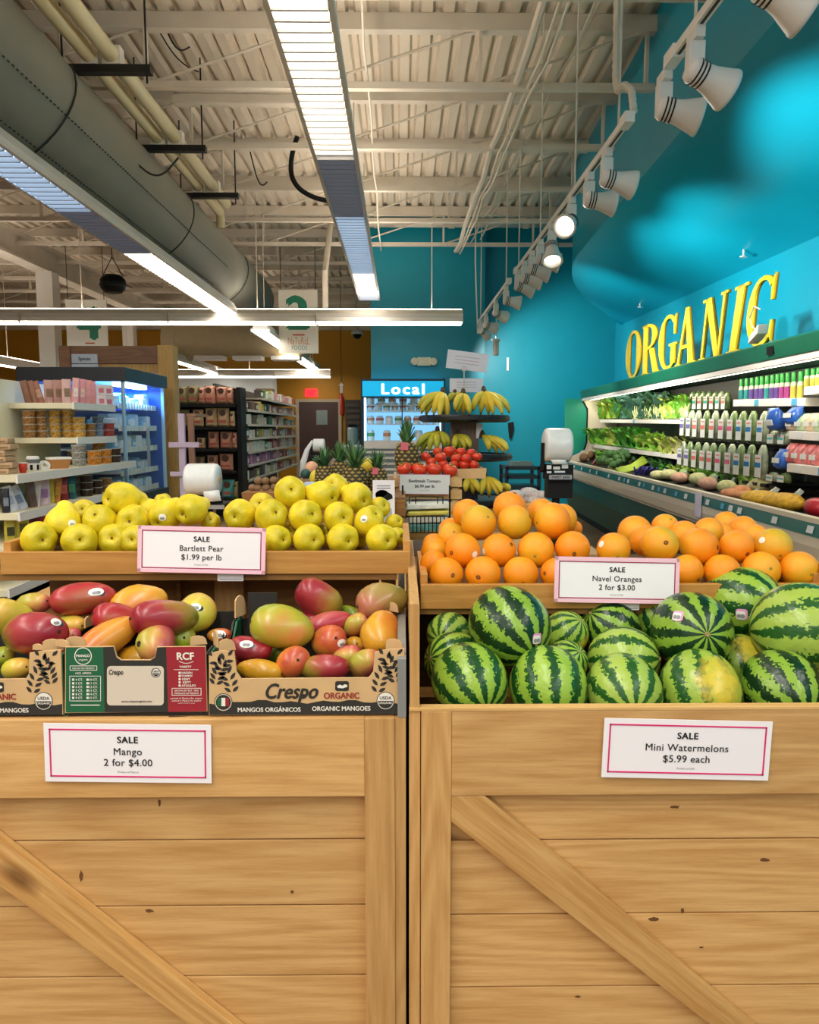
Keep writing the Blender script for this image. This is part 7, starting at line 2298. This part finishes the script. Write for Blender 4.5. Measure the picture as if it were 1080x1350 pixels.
# ------------------------------------------------------------------ cream gondola with tubs and bags, far left
gon = thing('shelf_unit', 'cream shelf unit full of tubs and bags behind the pears', 'shelving', (-2.3, 4.6, 0))
XB = -2.42
yN, yF = 3.0, 5.45
MB().box(XB - .05, XB, yN, yF, 0, at(10, 497, 4.5).z).build('back_panel', CREAM, gon)
for yy in (4.5, 4.56):
    MB().box(XB, XB + .02, yy, yy + .012, .1, at(10, 499, 4.5).z).build('upright', CREAM, gon)
mb = MB()
zz = .7
while zz < 1.75:
    mb.box(XB + .02, XB + .021, 4.513, 4.53, zz, zz + .012); zz += .025
tag(mb.build('slot_holes', DARK, gon), kind='stuff')
SHV = {}
for nm, (pn, pf, X) in {'s1': ((95, 531), (156, 533.5), -2.03), 's2': ((100, 577), (158, 575), -2.03), 's3': ((20, 627), (160, 606), -1.9), 's4': ((23, 677), (150, 648), -1.9),
                        's5': ((9, 723), (150, 690), -1.9), 's6': ((9, 778), (150, 735), -1.9)}.items():
    a = atx(*pn, X); f = atx(pf[0], pf[1], X)
    z = a.z
    s = MB().box(XB + .001, X, a.y, yF, z - .035, z).build('shelf', CREAM, gon, bevel=.003)
    MB().box(X + .0005, X + .012, a.y, yF, z - .04, z + .004).build('price_rail', WHITE, s)
    SHV[nm] = (X, z, a.y)


def sp(px, nm, inset=.06):
    """place on shelf nm seen at pixel column px, a little behind its front edge"""
    X, z, y0 = SHV[nm]
    o = atx(px, 600, X - inset)
    return Vector((X - inset, max(o.y, y0 + .03), z))


TUB_C = {'nut': mat('tub_nuts', '9a6c38', .4, var=.75, scale=4.5), 'gold': mat('tub_gold', 'c89a48', .4, var=.75, scale=4.5), 'dark': mat('tub_dark', '3c2c22', .4, var=.75, scale=4.5),
         'orange': mat('tub_orange', 'd8822c', .4, var=.75, scale=4.5), 'red': mat('tub_red', 'b0443c', .4, var=.75, scale=4.5), 'blue': mat('tub_bluish', '7c8aa4', .3, var=.75, scale=4.5), 'clear': mat('tub_grey', '8c8880', .3, var=.75, scale=4.5)}
LID = mat('clear_lid', 'd8dcd8', .15, alpha=.7)
me_tub = {}
for kx, m_ in TUB_C.items():
    me_tub[kx] = MB().lathe([(0, 0), (.85, 0), (.88, .04), (1, .92), (0, .92)], 14).mesh('tub_body', m_, smooth=False)
me_lid2 = MB().lathe([(0, .92), (1.06, .92), (1.08, .96), (1.06, 1.02), (.8, 1.0), (0, 1.0)], 14).mesh('tub_lid', LID)


def tubs(cols, nm, label, hpx=9.0):
    n = len(cols)
    for ci, (px, cnt, kind, rpx, ins) in enumerate(cols):
        p = sp(px, nm, ins); k = depth(p) / 1000
        r_, h = rpx * k, hpx * k
        for j in range(cnt):
            pos = 'bottom' if j == 0 else 'top' if j == cnt - 1 else ORD[j] + ' up'
            o = solo('snack_tub', me_tub[kind], p + Vector((0, 0, j * h * 1.03 + .001)), None, (r_, r_, h), '%s tub, %s of the %s stack %s' % ({'nut': 'brown', 'gold': 'golden', 'dark': 'dark', 'orange': 'orange', 'red': 'red', 'blue': 'bluish', 'clear': 'grey'}[kind] + ' snack', pos, nth(ci, n), label), 'tub', 'snack tubs on the cream shelves')
            child('tub_lid', me_lid2, o)


tubs([(39, 4, 'nut', 8, .3), (56, 4, 'nut', 8, .26), (74, 4, 'gold', 8, .2), (92, 4, 'gold', 9, .14), (106, 3, 'gold', 8, .06), (120, 2, 'nut', 7, .06), (131, 3, 'blue', 7, .08), (144, 2, 'red', 8, .07)], 's2', 'on the second shelf', 8.6)
tubs([(98, 2, 'dark', 9, .2), (104, 3, 'clear', 9, .09), (124, 2, 'orange', 9, .08), (131, 3, 'orange', 9, .22), (139, 2, 'orange', 8, .07), (151, 2, 'dark', 8, .07)], 's3', 'on the middle shelf', 9)
tubs([(103, 4, 'clear', 7, .12), (112, 3, 'dark', 8, .06), (125, 2, 'dark', 8, .06), (137, 2, 'nut', 8, .07)], 's4', 'on the fourth shelf', 9)


def bag(name, label, cat, px, nm, w, h, col, ins=.06, lean=0.0, group='bags on the cream shelves', mark=None, turn=0.0):
    p = sp(px, nm, ins); k = depth(p) / 1000
    w, h = w * k, h * k
    mb = MB(); rows = []
    for f, ww, th in ((0, .92, .8), (.06, 1, 1), (.5, 1, .9), (.85, .96, .4), (1, .97, .06)):
        tk = w * .28 * th
        rows.append(mb.pts([(-w / 2 * ww, 0, f * h), (-w / 4 * ww, -tk, f * h), (w / 4 * ww, -tk, f * h), (w / 2 * ww, 0, f * h), (w / 4 * ww, tk, f * h), (-w / 4 * ww, tk, f * h)]))
    for a, b_ in zip(rows, rows[1:]):
        for j in range(6): mb.face(a + j, a + (j + 1) % 6, b_ + (j + 1) % 6, b_ + j)
    mb.face(*[rows[0] + j for j in range(6)]); mb.face(*[rows[-1] + j for j in range(6)])
    o = mb.build(name, mat('bag_' + col, col, .4, var=.12, scale=30), org=(0, 0, 0), smooth=False)
    o.location = p + Vector((0, 0, .001)); o.rotation_euler = (0, R(lean), R(35 + turn))
    tag(o, label, cat, group)
    if mark:
        MB().box(-w * .3, w * .3, -w * .30, -w * .2, h * .28, h * .62).build('printed_panel', mat('bag_' + mark, mark, .4, var=.25, scale=40), o)
    return o


for i, (px, w, h, col, lean, mk, ins) in enumerate(((42, 9, 30, '8a5a40', -12, None, .32), (50, 9, 30, 'a06a50', -12, None, .3), (58, 10, 30, 'a86c54', -14, 'c89a80', .28), (69, 13, 31, 'c89a90', 0, '8a6a50', .24), (81, 12, 31, 'b88a80', 0, '8a6a50', .18),
                                                 (92, 12, 32, 'd8b0a8', 0, '8a7058', .12), (102, 9, 34, 'e8a8a8', 5, 'f0d8d0', .08), (111, 8, 33, 'e89aa0', 5, 'f0c8b8', .07), (119, 8, 32, 'e8a0a0', 4, None, .06), (126, 8, 31, 'e89898', 0, None, .06))):
    bag('snack_bag', ['brown', 'brown', 'brown', 'grey-pink', 'grey-pink', 'pale pink', 'pink', 'pink', 'pink', 'pink'][i] + ' snack bag, %s on the top cream shelf' % nth(i, 10), 'bag', px, 's1', w, h, col, ins, lean, mark=mk)
for i, px in enumerate((136, 146)):
    p = sp(px, 's1', .07); k = depth(p) / 1000
    for j in range(2):
        o = MB().box(-5.5 * k, 5.5 * k, -5 * k, 5 * k, 0, 13.5 * k).build('snack_box', mat('box_white_pink', 'ecdcd8', .4, var=.1, scale=30), bevel=.003, org=(0, 0, 0))
        o.location = p + Vector((0, 0, .001 + j * 13.7 * k)); o.rotation_euler = (0, 0, R(35))
        tag(o, 'white and pink box, %s of the %s pair on the top cream shelf' % (['lower', 'upper'][j], ['nearer', 'farther'][i]), 'box', 'boxes on the top cream shelf')
        MB().box(-3 * k, 3 * k, -5.2 * k, -5.05 * k, 3 * k, 9 * k).build('printed_panel', mat('box_pink_print', 'd87888', .4), o)
# kraft sacks, cup, mugs, tray
p = sp(6, 's3', .12); k = depth(p) / 1000
for j in range(6):
    o = MB().box(-11 * k, 11 * k, -14 * k, 14 * k, 0, 7.6 * k).build('paper_sack', mat('sack_kraft', 'b89a78', .8, var=.15, scale=20), bevel=.008, org=(0, 0, 0))
    o.location = p + Vector((.01 * math.sin(j * 2), 0, .001 + j * 7.9 * k)); o.rotation_euler = (0, 0, R(10 * math.sin(j * 1.7)))
    tag(o, 'folded brown paper sack, %s in the stack at the left edge' % (['bottom', 'second up', 'third up', 'fourth up', 'fifth up', 'topmost'][j]), 'sack', 'stack of paper sacks')
    MB().box(-8 * k, 8 * k, -14.3 * k, -14.05 * k, 2 * k, 4 * k).build('fold', mat('sack_fold', '8a6c4c', .8), o)
p = sp(29, 's3', .07); k = depth(p) / 1000
cup = tag(MB().lathe([(0, 0), (4 * k, 0), (6 * k, 13 * k), (5.5 * k, 13 * k), (3.6 * k, 1 * k), (0, 1 * k)], 14).build('plastic_cup', mat('cup_red', 'c8301c', .35), smooth=True, org=(0, 0, 0)), 'red plastic cup on the middle cream shelf', 'cup'); cup.location = p + Vector((0, 0, .001))
MB().lathe([(6 * k, 12.4 * k), (6.4 * k, 13 * k), (6 * k, 13.6 * k), (5.6 * k, 13 * k), (6 * k, 12.4 * k)], 14).build('rim', WHITE, cup)
p = sp(43, 's3', .09); k = depth(p) / 1000
mug = thing('coffee_canister', 'white canister with black pictures beside the red cup', 'canister', p, local=True)
MB().lathe([(0, 0), (8 * k, 0), (8 * k, 18 * k), (7 * k, 20 * k), (0, 20 * k)], 16).build('can_body', WHITE, mug, smooth=True)
for a in range(0, 360, 60): MB().box(-1.6 * k, 1.6 * k, -8.3 * k, -7.6 * k, 2 * k, 9 * k).build('printed_square', BLACK, mug).rotation_euler = (0, 0, R(a + 10))
MB().lathe([(8.1 * k, 11 * k), (8.2 * k, 16 * k), (8.1 * k, 16 * k)], 16).build('printed_ring', mat('grey_print', '6c6c6c', .5), mug)
p = sp(58, 's3', .07); k = depth(p) / 1000
M_ = Matrix.Translation((0, 0, 6.6 * k)) @ Matrix.Rotation(R(35), 4, 'Z') @ Matrix.Rotation(R(90), 4, 'X')
tp = tag(MB().lathe([(3 * k, -4 * k), (6.5 * k, -4 * k), (6.5 * k, 4 * k), (3 * k, 4 * k), (3 * k, -4 * k)], 18, None, M_).build('paper_roll', WHITE, org=(0, 0, 0)), 'white paper roll standing on its side by the canister', 'roll'); tp.location = p
p = sp(77, 's3', .09); k = depth(p) / 1000
tr = thing('food_tray', 'brown paper food tray with white liner on the middle cream shelf', 'tray', p, local=True, rot=(0, 0, R(40)))
MB().hexa([(-10 * k, -7 * k, 0), (10 * k, -7 * k, 0), (10 * k, 7 * k, 0), (-10 * k, 7 * k, 0), (-13 * k, -9 * k, 12 * k), (13 * k, -9 * k, 12 * k), (13 * k, 9 * k, 12 * k), (-13 * k, 9 * k, 12 * k)]).build('tray_body', mat('tray_brown', 'b07840', .7), tr)
MB().box(-13.6 * k, 13.6 * k, -9.6 * k, 9.6 * k, 12.1 * k, 15 * k).build('liner', WHITE, tr)
# bags on the lower shelves
for i, (px, w, h, col, mk, lean) in enumerate(((4, 10, 32, '24242c', '8890a0', 0), (14, 13, 34, 'd4d8e4', 'a8b4cc', -14), (27, 13, 33, 'c4cce0', '8898b8', -20), (40, 12, 36, '6a5248', None, -6), (44, 9, 33, 'e0d8d4', None, 6),
                                          (54, 17, 34, 'd8c0d0', 'b080b8', 0), (64, 9, 32, 'd8c040', None, 0), (71, 9, 32, 'd88830', 'f0b040', 8), (81, 13, 33, '8a1420', 'e07060', 0), (92, 12, 31, '0e6068', '58b080', 0))):
    bag('coffee_bag', ['dark', 'white', 'pale blue', 'brown', 'cream', 'lilac and white', 'yellow', 'orange', 'dark red', 'teal'][i] + ' printed bag standing on the fourth cream shelf', 'bag', px, 's4', w, h, col, .07, lean, mark=mk)
for i, (px, w, h, col, mk) in enumerate(((8, 15, 34, 'b8a838', '403c20'), (25, 15, 34, 'd8c848', '787030'), (37, 12, 34, '70101c', None), (45, 10, 32, 'a82030', None), (54, 14, 36, 'd03038', 'e86058'))):
    bag('coffee_bag', ['olive', 'yellow', 'wine red', 'dark red', 'bright red'][i] + ' bag half hidden on the fifth cream shelf behind the pears', 'bag', px, 's5', w, h, col, .07, 0, mark=mk)
for i, px in enumerate((14, 34)):
    bag('coffee_bag', ['lilac', 'violet'][i] + ' bag on the lowest cream shelf below the pear tray', 'bag', px, 's6', 18, 30, ['c8a0c8', 'b088b8'][i], .08, 0, mark='4a2048')
structure(MB().box(-2.5, -1.86, 3.3, 5.5, 0, SHV['s6'][1] - .08).build('trim_plinth', BLACK), 'black plinth of the cream shelf unit')

# ------------------------------------------------------------------ blue-lit glass cabinet
FX0, FX1, FY0, FY1 = -2.75, -2.0, 5.55, 6.5
zh0, zh1 = at(170, 503, 5.55).z, at(170, 484, 5.55).z
zb_ = at(176, 655, 5.55).z
fg = thing('glass_cabinet', 'blue-lit glass cabinet with a black hood beside the wooden post', 'cabinet', ((FX0 + FX1) / 2, (FY0 + FY1) / 2, 0))
HOOD = mat('hood_black', '15171c', .35)
MB().box(FX0, FX1 + .03, FY0 - .02, FY1 + .02, zh0, zh1).build('hood', HOOD, fg, bevel=.006)
MB().box(FX0, FX1 + .02, FY0, FY1, 0, zb_).build('base', HOOD, fg)
CB = mat('cabinet_blue', '0c50b8', .4)
MB().box(FX0, FX0 + .03, FY0, FY1, zb_, zh0).build('back_panel', CB, fg)
MB().box(FX0 + .03, FX1, FY1 - .03, FY1, zb_, zh0).build('far_panel', CB, fg)
MB().box(FX1 - .12, FX1 - .04, FY0 + .12, FY1 - .3, zh0 - .025, zh0 - .002).build('lamp', emit('cabinet_lamp', 'd8f0ff', 9), fg)
l = bpy.data.lights.new('cabinet_light', 'AREA'); l.size = .3; l.size_y = .7; l.shape = 'RECTANGLE'; l.energy = 26; l.color = (.16, .5, 1)
o = bpy.data.objects.new('cabinet_light', l); COL.objects.link(o); o.location = (-2.25, 6.0, zh0 - .03)
MB().box(FX1, FX1 + .008, FY0 + .05, (FY0 + FY1) / 2 - .005, zb_, zh0).build('front_glass', GLASS, fg)
MB().box(FX1, FX1 + .008, (FY0 + FY1) / 2 + .005, FY1, zb_, zh0).build('front_glass', GLASS, fg)
MB().box(FX0 + .03, FX1, FY0, FY0 + .008, zb_, zh0).build('side_glass', GLASS, fg)
for xx, yy in ((FX1 - .012, FY0), (FX1 - .012, FY1 - .04)):
    MB().box(xx, xx + .024, yy, yy + .02, zb_, zh0).build('corner_strip', mat('pale_blue_strip', 'a8d0ec', .3), fg)
MB().box(FX1 + .008, FX1 + .02, (FY0 + FY1) / 2 - .02, (FY0 + FY1) / 2 + .02, zb_ + .2, zb_ + .5).build('handle', SILVER, fg)
PKB = [mat('pack_pale_blue', 'c4dcf0', .35), mat('pack_white_blue', 'e4f0f8', .35), mat('pack_mid_blue', '78b4dc', .35)]
me_pk = [MB().box(-.045, .045, -.04, .04, 0, .075).mesh('cooler_pack', m_, bevel=.012) for m_ in PKB]
me_pl = MB().box(-.03, .046, -.025, .025, .02, .05).mesh('pack_label', LABW)
for si, y in enumerate((534, 563, 591, 621, 646)):
    z = at(180, y, 5.8).z
    s = MB().box(FX0 + .04, FX1 - .06, FY0 + .03, FY1 - .05, z - .012, z).build('wire_shelf', mat('wire_white', 'd8e4f0', .4), fg)
    for k in range(14):
        MB().box(FX1 - .06, FX1 - .05, FY0 + .05 + k * .062, FY0 + .09 + k * .062, z - .03, z + .012).build('ticket', LABW, s)
    for i in range(7):
        for dd in range(2):
            o = solo('cooler_pack', me_pk[(i * 2 + si + dd) % 3], (FX1 - .13 - dd * .14 + rnd.uniform(-.01, .01), FY0 + .1 + i * .115, z + .001), (0, 0, rnd.uniform(-.4, .4)), (1, 1, rnd.uniform(.7, 1.35)),
                     'pale pack, %s in %s line, shelf %s of blue cabinet' % (nth(i, 7), ['front', 'rear'][dd], ['one', 'two', 'three', 'four', 'five'][si]), 'pack', 'packs in the blue-lit cabinet')
            child('pack_label', me_pl, o)

# wooden shelter around it
WPOST = wood('shelter_wood', 'dcae5e', 'c4924a', 'Z', knots=False)
WHEAD = wood('shelter_header_wood', '9a6a44', '7c5232', 'X', knots=False)
sh = thing('wooden_shelter', 'wooden post and beam frame behind the blue-lit cabinet', 'frame', (-2.6, 6.9, 0))
a, b_ = at(207, 455, 6.85), at(228, 455, 6.85)
MB().box(a.x, b_.x, 6.85, 7.0, 0, a.z).build('post', WPOST, sh, bevel=.003)
c = at(78, 480, 6.85)
MB().box(c.x, a.x - .001, 6.88, 6.96, at(150, 479, 6.88).z, at(150, 456, 6.88).z).build('header_beam', WHEAD, sh)
MB().box(c.x, a.x - .001, 6.9, 6.94, at(150, 491, 6.9).z, at(150, 480, 6.9).z).build('lower_beam', WPOST, sh)
MB().box(c.x, c.x + .1, 6.85, 6.98, 0, at(80, 457, 6.88).z).build('post', WHEAD, sh, bevel=.003)
c = at(112, 475, 6.865); k = kpx(6.865, 112, 475)
t = thing('shelf_sign', 'grey sign reading Spices on the wooden header', 'sign', c, local=True, rot=(0, 0, 0))
MB().box(-17 * k, 17 * k, -.01, .01, -4 * k, 8 * k).build('board', mat('sign_pale_grey', 'c4c8cc', .5), t)
MB().box(-17 * k, 17 * k, -.012, .01, -9 * k, -5 * k).build('lower_board', mat('sign_pale_grey', 'c4c8cc', .5), t)
mb = MB(); text_into(mb, 'Spices', 0, 2 * k, width=16 * k, y=-.0112, bold=.03); mb.build('lettering', INK, t)

# lavender cross-braced stand
LAV = mat('lavender_paint', 'c8b4cc', .6, var=.06)
YL = 5.0
t = thing('lavender_stand', 'lavender painted wooden stand with cross bars', 'stand', at(243, 660, YL))
def vb(px0, px1, y0, y1, Y, name, m_, th=.03):
    a, b_ = at(px0, y0, Y), at(px1, y1, Y)
    MB().box(a.x, b_.x, Y, Y + th, b_.z, a.z).build(name, m_, t, bevel=.002)
vb(234, 246, 545, 662, YL, 'post', LAV); vb(222, 262, 583, 590, YL - .02, 'cross_bar', LAV, .019); vb(224, 246, 622, 628, YL - .02, 'cross_bar', LAV, .019)
vb(247, 258, 546, 662, YL + .3, 'rear_post', mat('brown_paint', '9a7058', .6)); vb(246, 258, 545, 549, YL + .031, 'top_cap', mat('brown_paint', '9a7058', .6), .26)
a = at(240, 662, YL); MB().box(a.x - .1, a.x + .14, YL - .02, YL + .34, 0, a.z).build('plinth', mat('brown_paint', '9a7058', .6), t)

# ------------------------------------------------------------------ snack bags on a black end-of-aisle rack
YE = 12.0
xa, xb = at(231, 560, YE).x, at(316.5, 560, YE).x
ec = thing('endcap_rack', 'black end-of-aisle rack of snack bags', 'shelving', ((xa + xb) / 2, YE + .3, 0))
ztop = at(300, 510, YE).z
MB().box(xa, xb, YE + .45, YE + .5, 0, ztop).build('back_board', BLACK, ec)
for x in (xa, xb - .07): MB().box(x, x + .07, YE + .1, YE + .45, 0, ztop).build('side_panel', BLACK, ec)
rows_e = [533, 563, 592, 621, 657]
for y in rows_e:
    z = at(280, y, YE).z
    MB().box(xa + .07, xb - .07, YE, YE + .45, z - .04, z).build('shelf', BLACK, ec)
KB = [mat('snack_kraft', 'c8ac84', .5, var=.2, scale=20), mat('snack_rose', 'c89078', .5, var=.2, scale=20), mat('snack_olive', '8a8058', .5, var=.2, scale=20), mat('snack_teal', '58b0a8', .5, var=.15, scale=20)]
LOGO = mat('snack_logo', '4a2c20', .5)
SB = [(0, 241, 14, 22, 2), (0, 255, 15, 23, 2), (0, 267, 9, 21, 1), (0, 277, 15, 23, 1), (0, 293, 15, 22, 1), (0, 304, 8, 21, 1),
      (1, 244, 13, 22, 2), (1, 262, 14, 22, 0), (1, 279, 15, 24, 0), (1, 295, 16, 24, 0), (1, 307, 7, 20, 0),
      (2, 266, 11, 14, 0), (2, 282, 14, 22, 1), (2, 299, 16, 22, 1), (2, 310, 6, 21, 1),
      (3, 264, 13, 18, 2), (3, 281, 14, 20, 1), (3, 299, 18, 22, 1), (4, 283, 10, 20, 3), (4, 301, 18, 24, 3), (4, 312, 6, 22, 2)]
RN = ['top', 'second', 'third', 'fourth', 'lowest']
for r_ in range(5):
    rw = [q for q in SB if q[0] == r_]
    for i, (_, px, w, h, c_) in enumerate(rw):
        p = at(px, rows_e[r_] - .5, YE + .12); k = depth(p) / 1000
        w2, h2 = w * k, h * k
        mb = MB(); rws = []
        for f, ww, th in ((0, .95, .5), (.1, 1, 1), (.5, .96, 1.1), (.88, .96, .5), (1, 1, .06)):
            tk = .07 * th
            rws.append(mb.pts([(-w2 / 2 * ww, 0, f * h2), (-w2 / 4 * ww, -tk, f * h2), (w2 / 4 * ww, -tk, f * h2), (w2 / 2 * ww, 0, f * h2), (w2 / 4 * ww, tk, f * h2), (-w2 / 4 * ww, tk, f * h2)]))
        for a, b_ in zip(rws, rws[1:]):
            for j in range(6): mb.face(a + j, a + (j + 1) % 6, b_ + (j + 1) % 6, b_ + j)
        mb.face(*[rws[0] + j for j in range(6)]); mb.face(*[rws[-1] + j for j in range(6)])
        o = mb.build('snack_bag', KB[c_], org=(0, 0, 0)); o.location = p + Vector((0, 0, .003))
        tag(o, '%s crisp bag, %s on the %s shelf of the black rack' % (['tan', 'reddish tan', 'olive', 'turquoise'][c_], nth(i, len(rw)), RN[r_]), 'bag', 'crisp bags on the black rack')
        M_ = Matrix.Translation((0, -.078, h2 * .74)) @ Matrix.Rotation(R(90), 4, 'X')
        MB().lathe([(0, 0), (w2 * .26, 0), (w2 * .26, .006), (0, .006)], 12, None, M_).build('round_logo', LOGO, o)
        MB().box(-w2 * .3, w2 * .3, -.081, -.073, h2 * .2, h2 * .36).build('printed_panel', mat('snack_print', 'a85848', .5), o)

# ------------------------------------------------------------------ aisle shelving running back from the black rack
ag = thing('aisle_shelving', 'long aisle shelving of jars and packets behind the black rack', 'shelving', (-2.85, 15.5, 0))
XA = -2.52
ya, yb_ = 12.6, 18.6
MB().box(XA - .55, XA - .5, ya, yb_, 0, at(355, 522, 15).z + .1).build('back_panel', mat('shelf_dark', '3a342c', .5), ag)
AL = [('one', 1.98, 14.0), ('two', 1.74, ya), ('three', 1.50, ya), ('four', 1.27, ya), ('five', 1.04, ya), ('six', .82, ya), ('seven', .58, ya)]
AC = ['e8d8c8', 'c05848', 'd8c078', 'e4a0a0', '70544a', '9aa078', 'c878a8', '48403c', 'e8e4dc', 'b8b04a', '8a6a8a', '5a8a50']
me_ag = [MB().box(-.06, .06, -.055, .055, 0, .16).mesh('grocery_packet', mat('packet_' + c, c, .4, var=.15, scale=30), bevel=.006) for c in AC]
me_agl = MB().box(.06, .064, -.035, .035, .04, .11).mesh('packet_label', LABW)
for nm, z, y0 in AL:
    MB().box(XA - .5, XA, y0, yb_, z - .025, z).build('shelf', mat('shelf_grey', '8a8478', .5), ag)
    MB().box(XA + .0005, XA + .015, y0, yb_, z - .035, z + .005).build('price_rail', mat('rail_pale', 'c8c4b8', .5), ag)
    n = int((yb_ - y0 - .15) / .29)
    for i in range(n):
        y = y0 + .12 + i * .29
        ci = rnd.choice([0, 1, 3, 8, 1, 3, 0] if y > 15.3 else [4, 0, 7, 8, 2, 9, 8, 11, 0])
        if nm == 'six' and y < 15.5: ci = rnd.choice([6, 6, 10])
        o = solo('grocery_packet', me_ag[ci], (XA - .08, y, z + .001), (0, 0, rnd.uniform(-.1, .1)), (1, 1.9, rnd.uniform(.75, 1.12)),
                 'grocery packet, %s counted back along aisle shelf %s' % (ORD[i] if i < 20 else 'last', nm), 'packet', 'packets on the long aisle shelving')
        if i % 3 == 0: child('packet_label', me_agl, o)
# brown cartons on top and the white valance behind
for i, px in enumerate((342, 350, 357)):
    p = at(px, 531, 15.5)
    tag(MB().box(p.x - .055, p.x + .055, 15.4, 15.7, p.z, p.z + .28).build('shipping_carton', mat('carton_brown', '6c5a3a', .7), bevel=.004), 'brown carton, %s of the three on top of the aisle shelving' % nth(i, 3), 'carton', 'cartons on top of the aisle shelving')
a, b_ = at(205, 497, 20.5), at(360, 545, 20.5)
structure(MB().box(a.x, b_.x, 20.5, 21.2, 0, a.z).build('wall_panel', mat('valance_white', 'd4dce0', .5)), 'pale white boxed-out wall below the distant strip light')
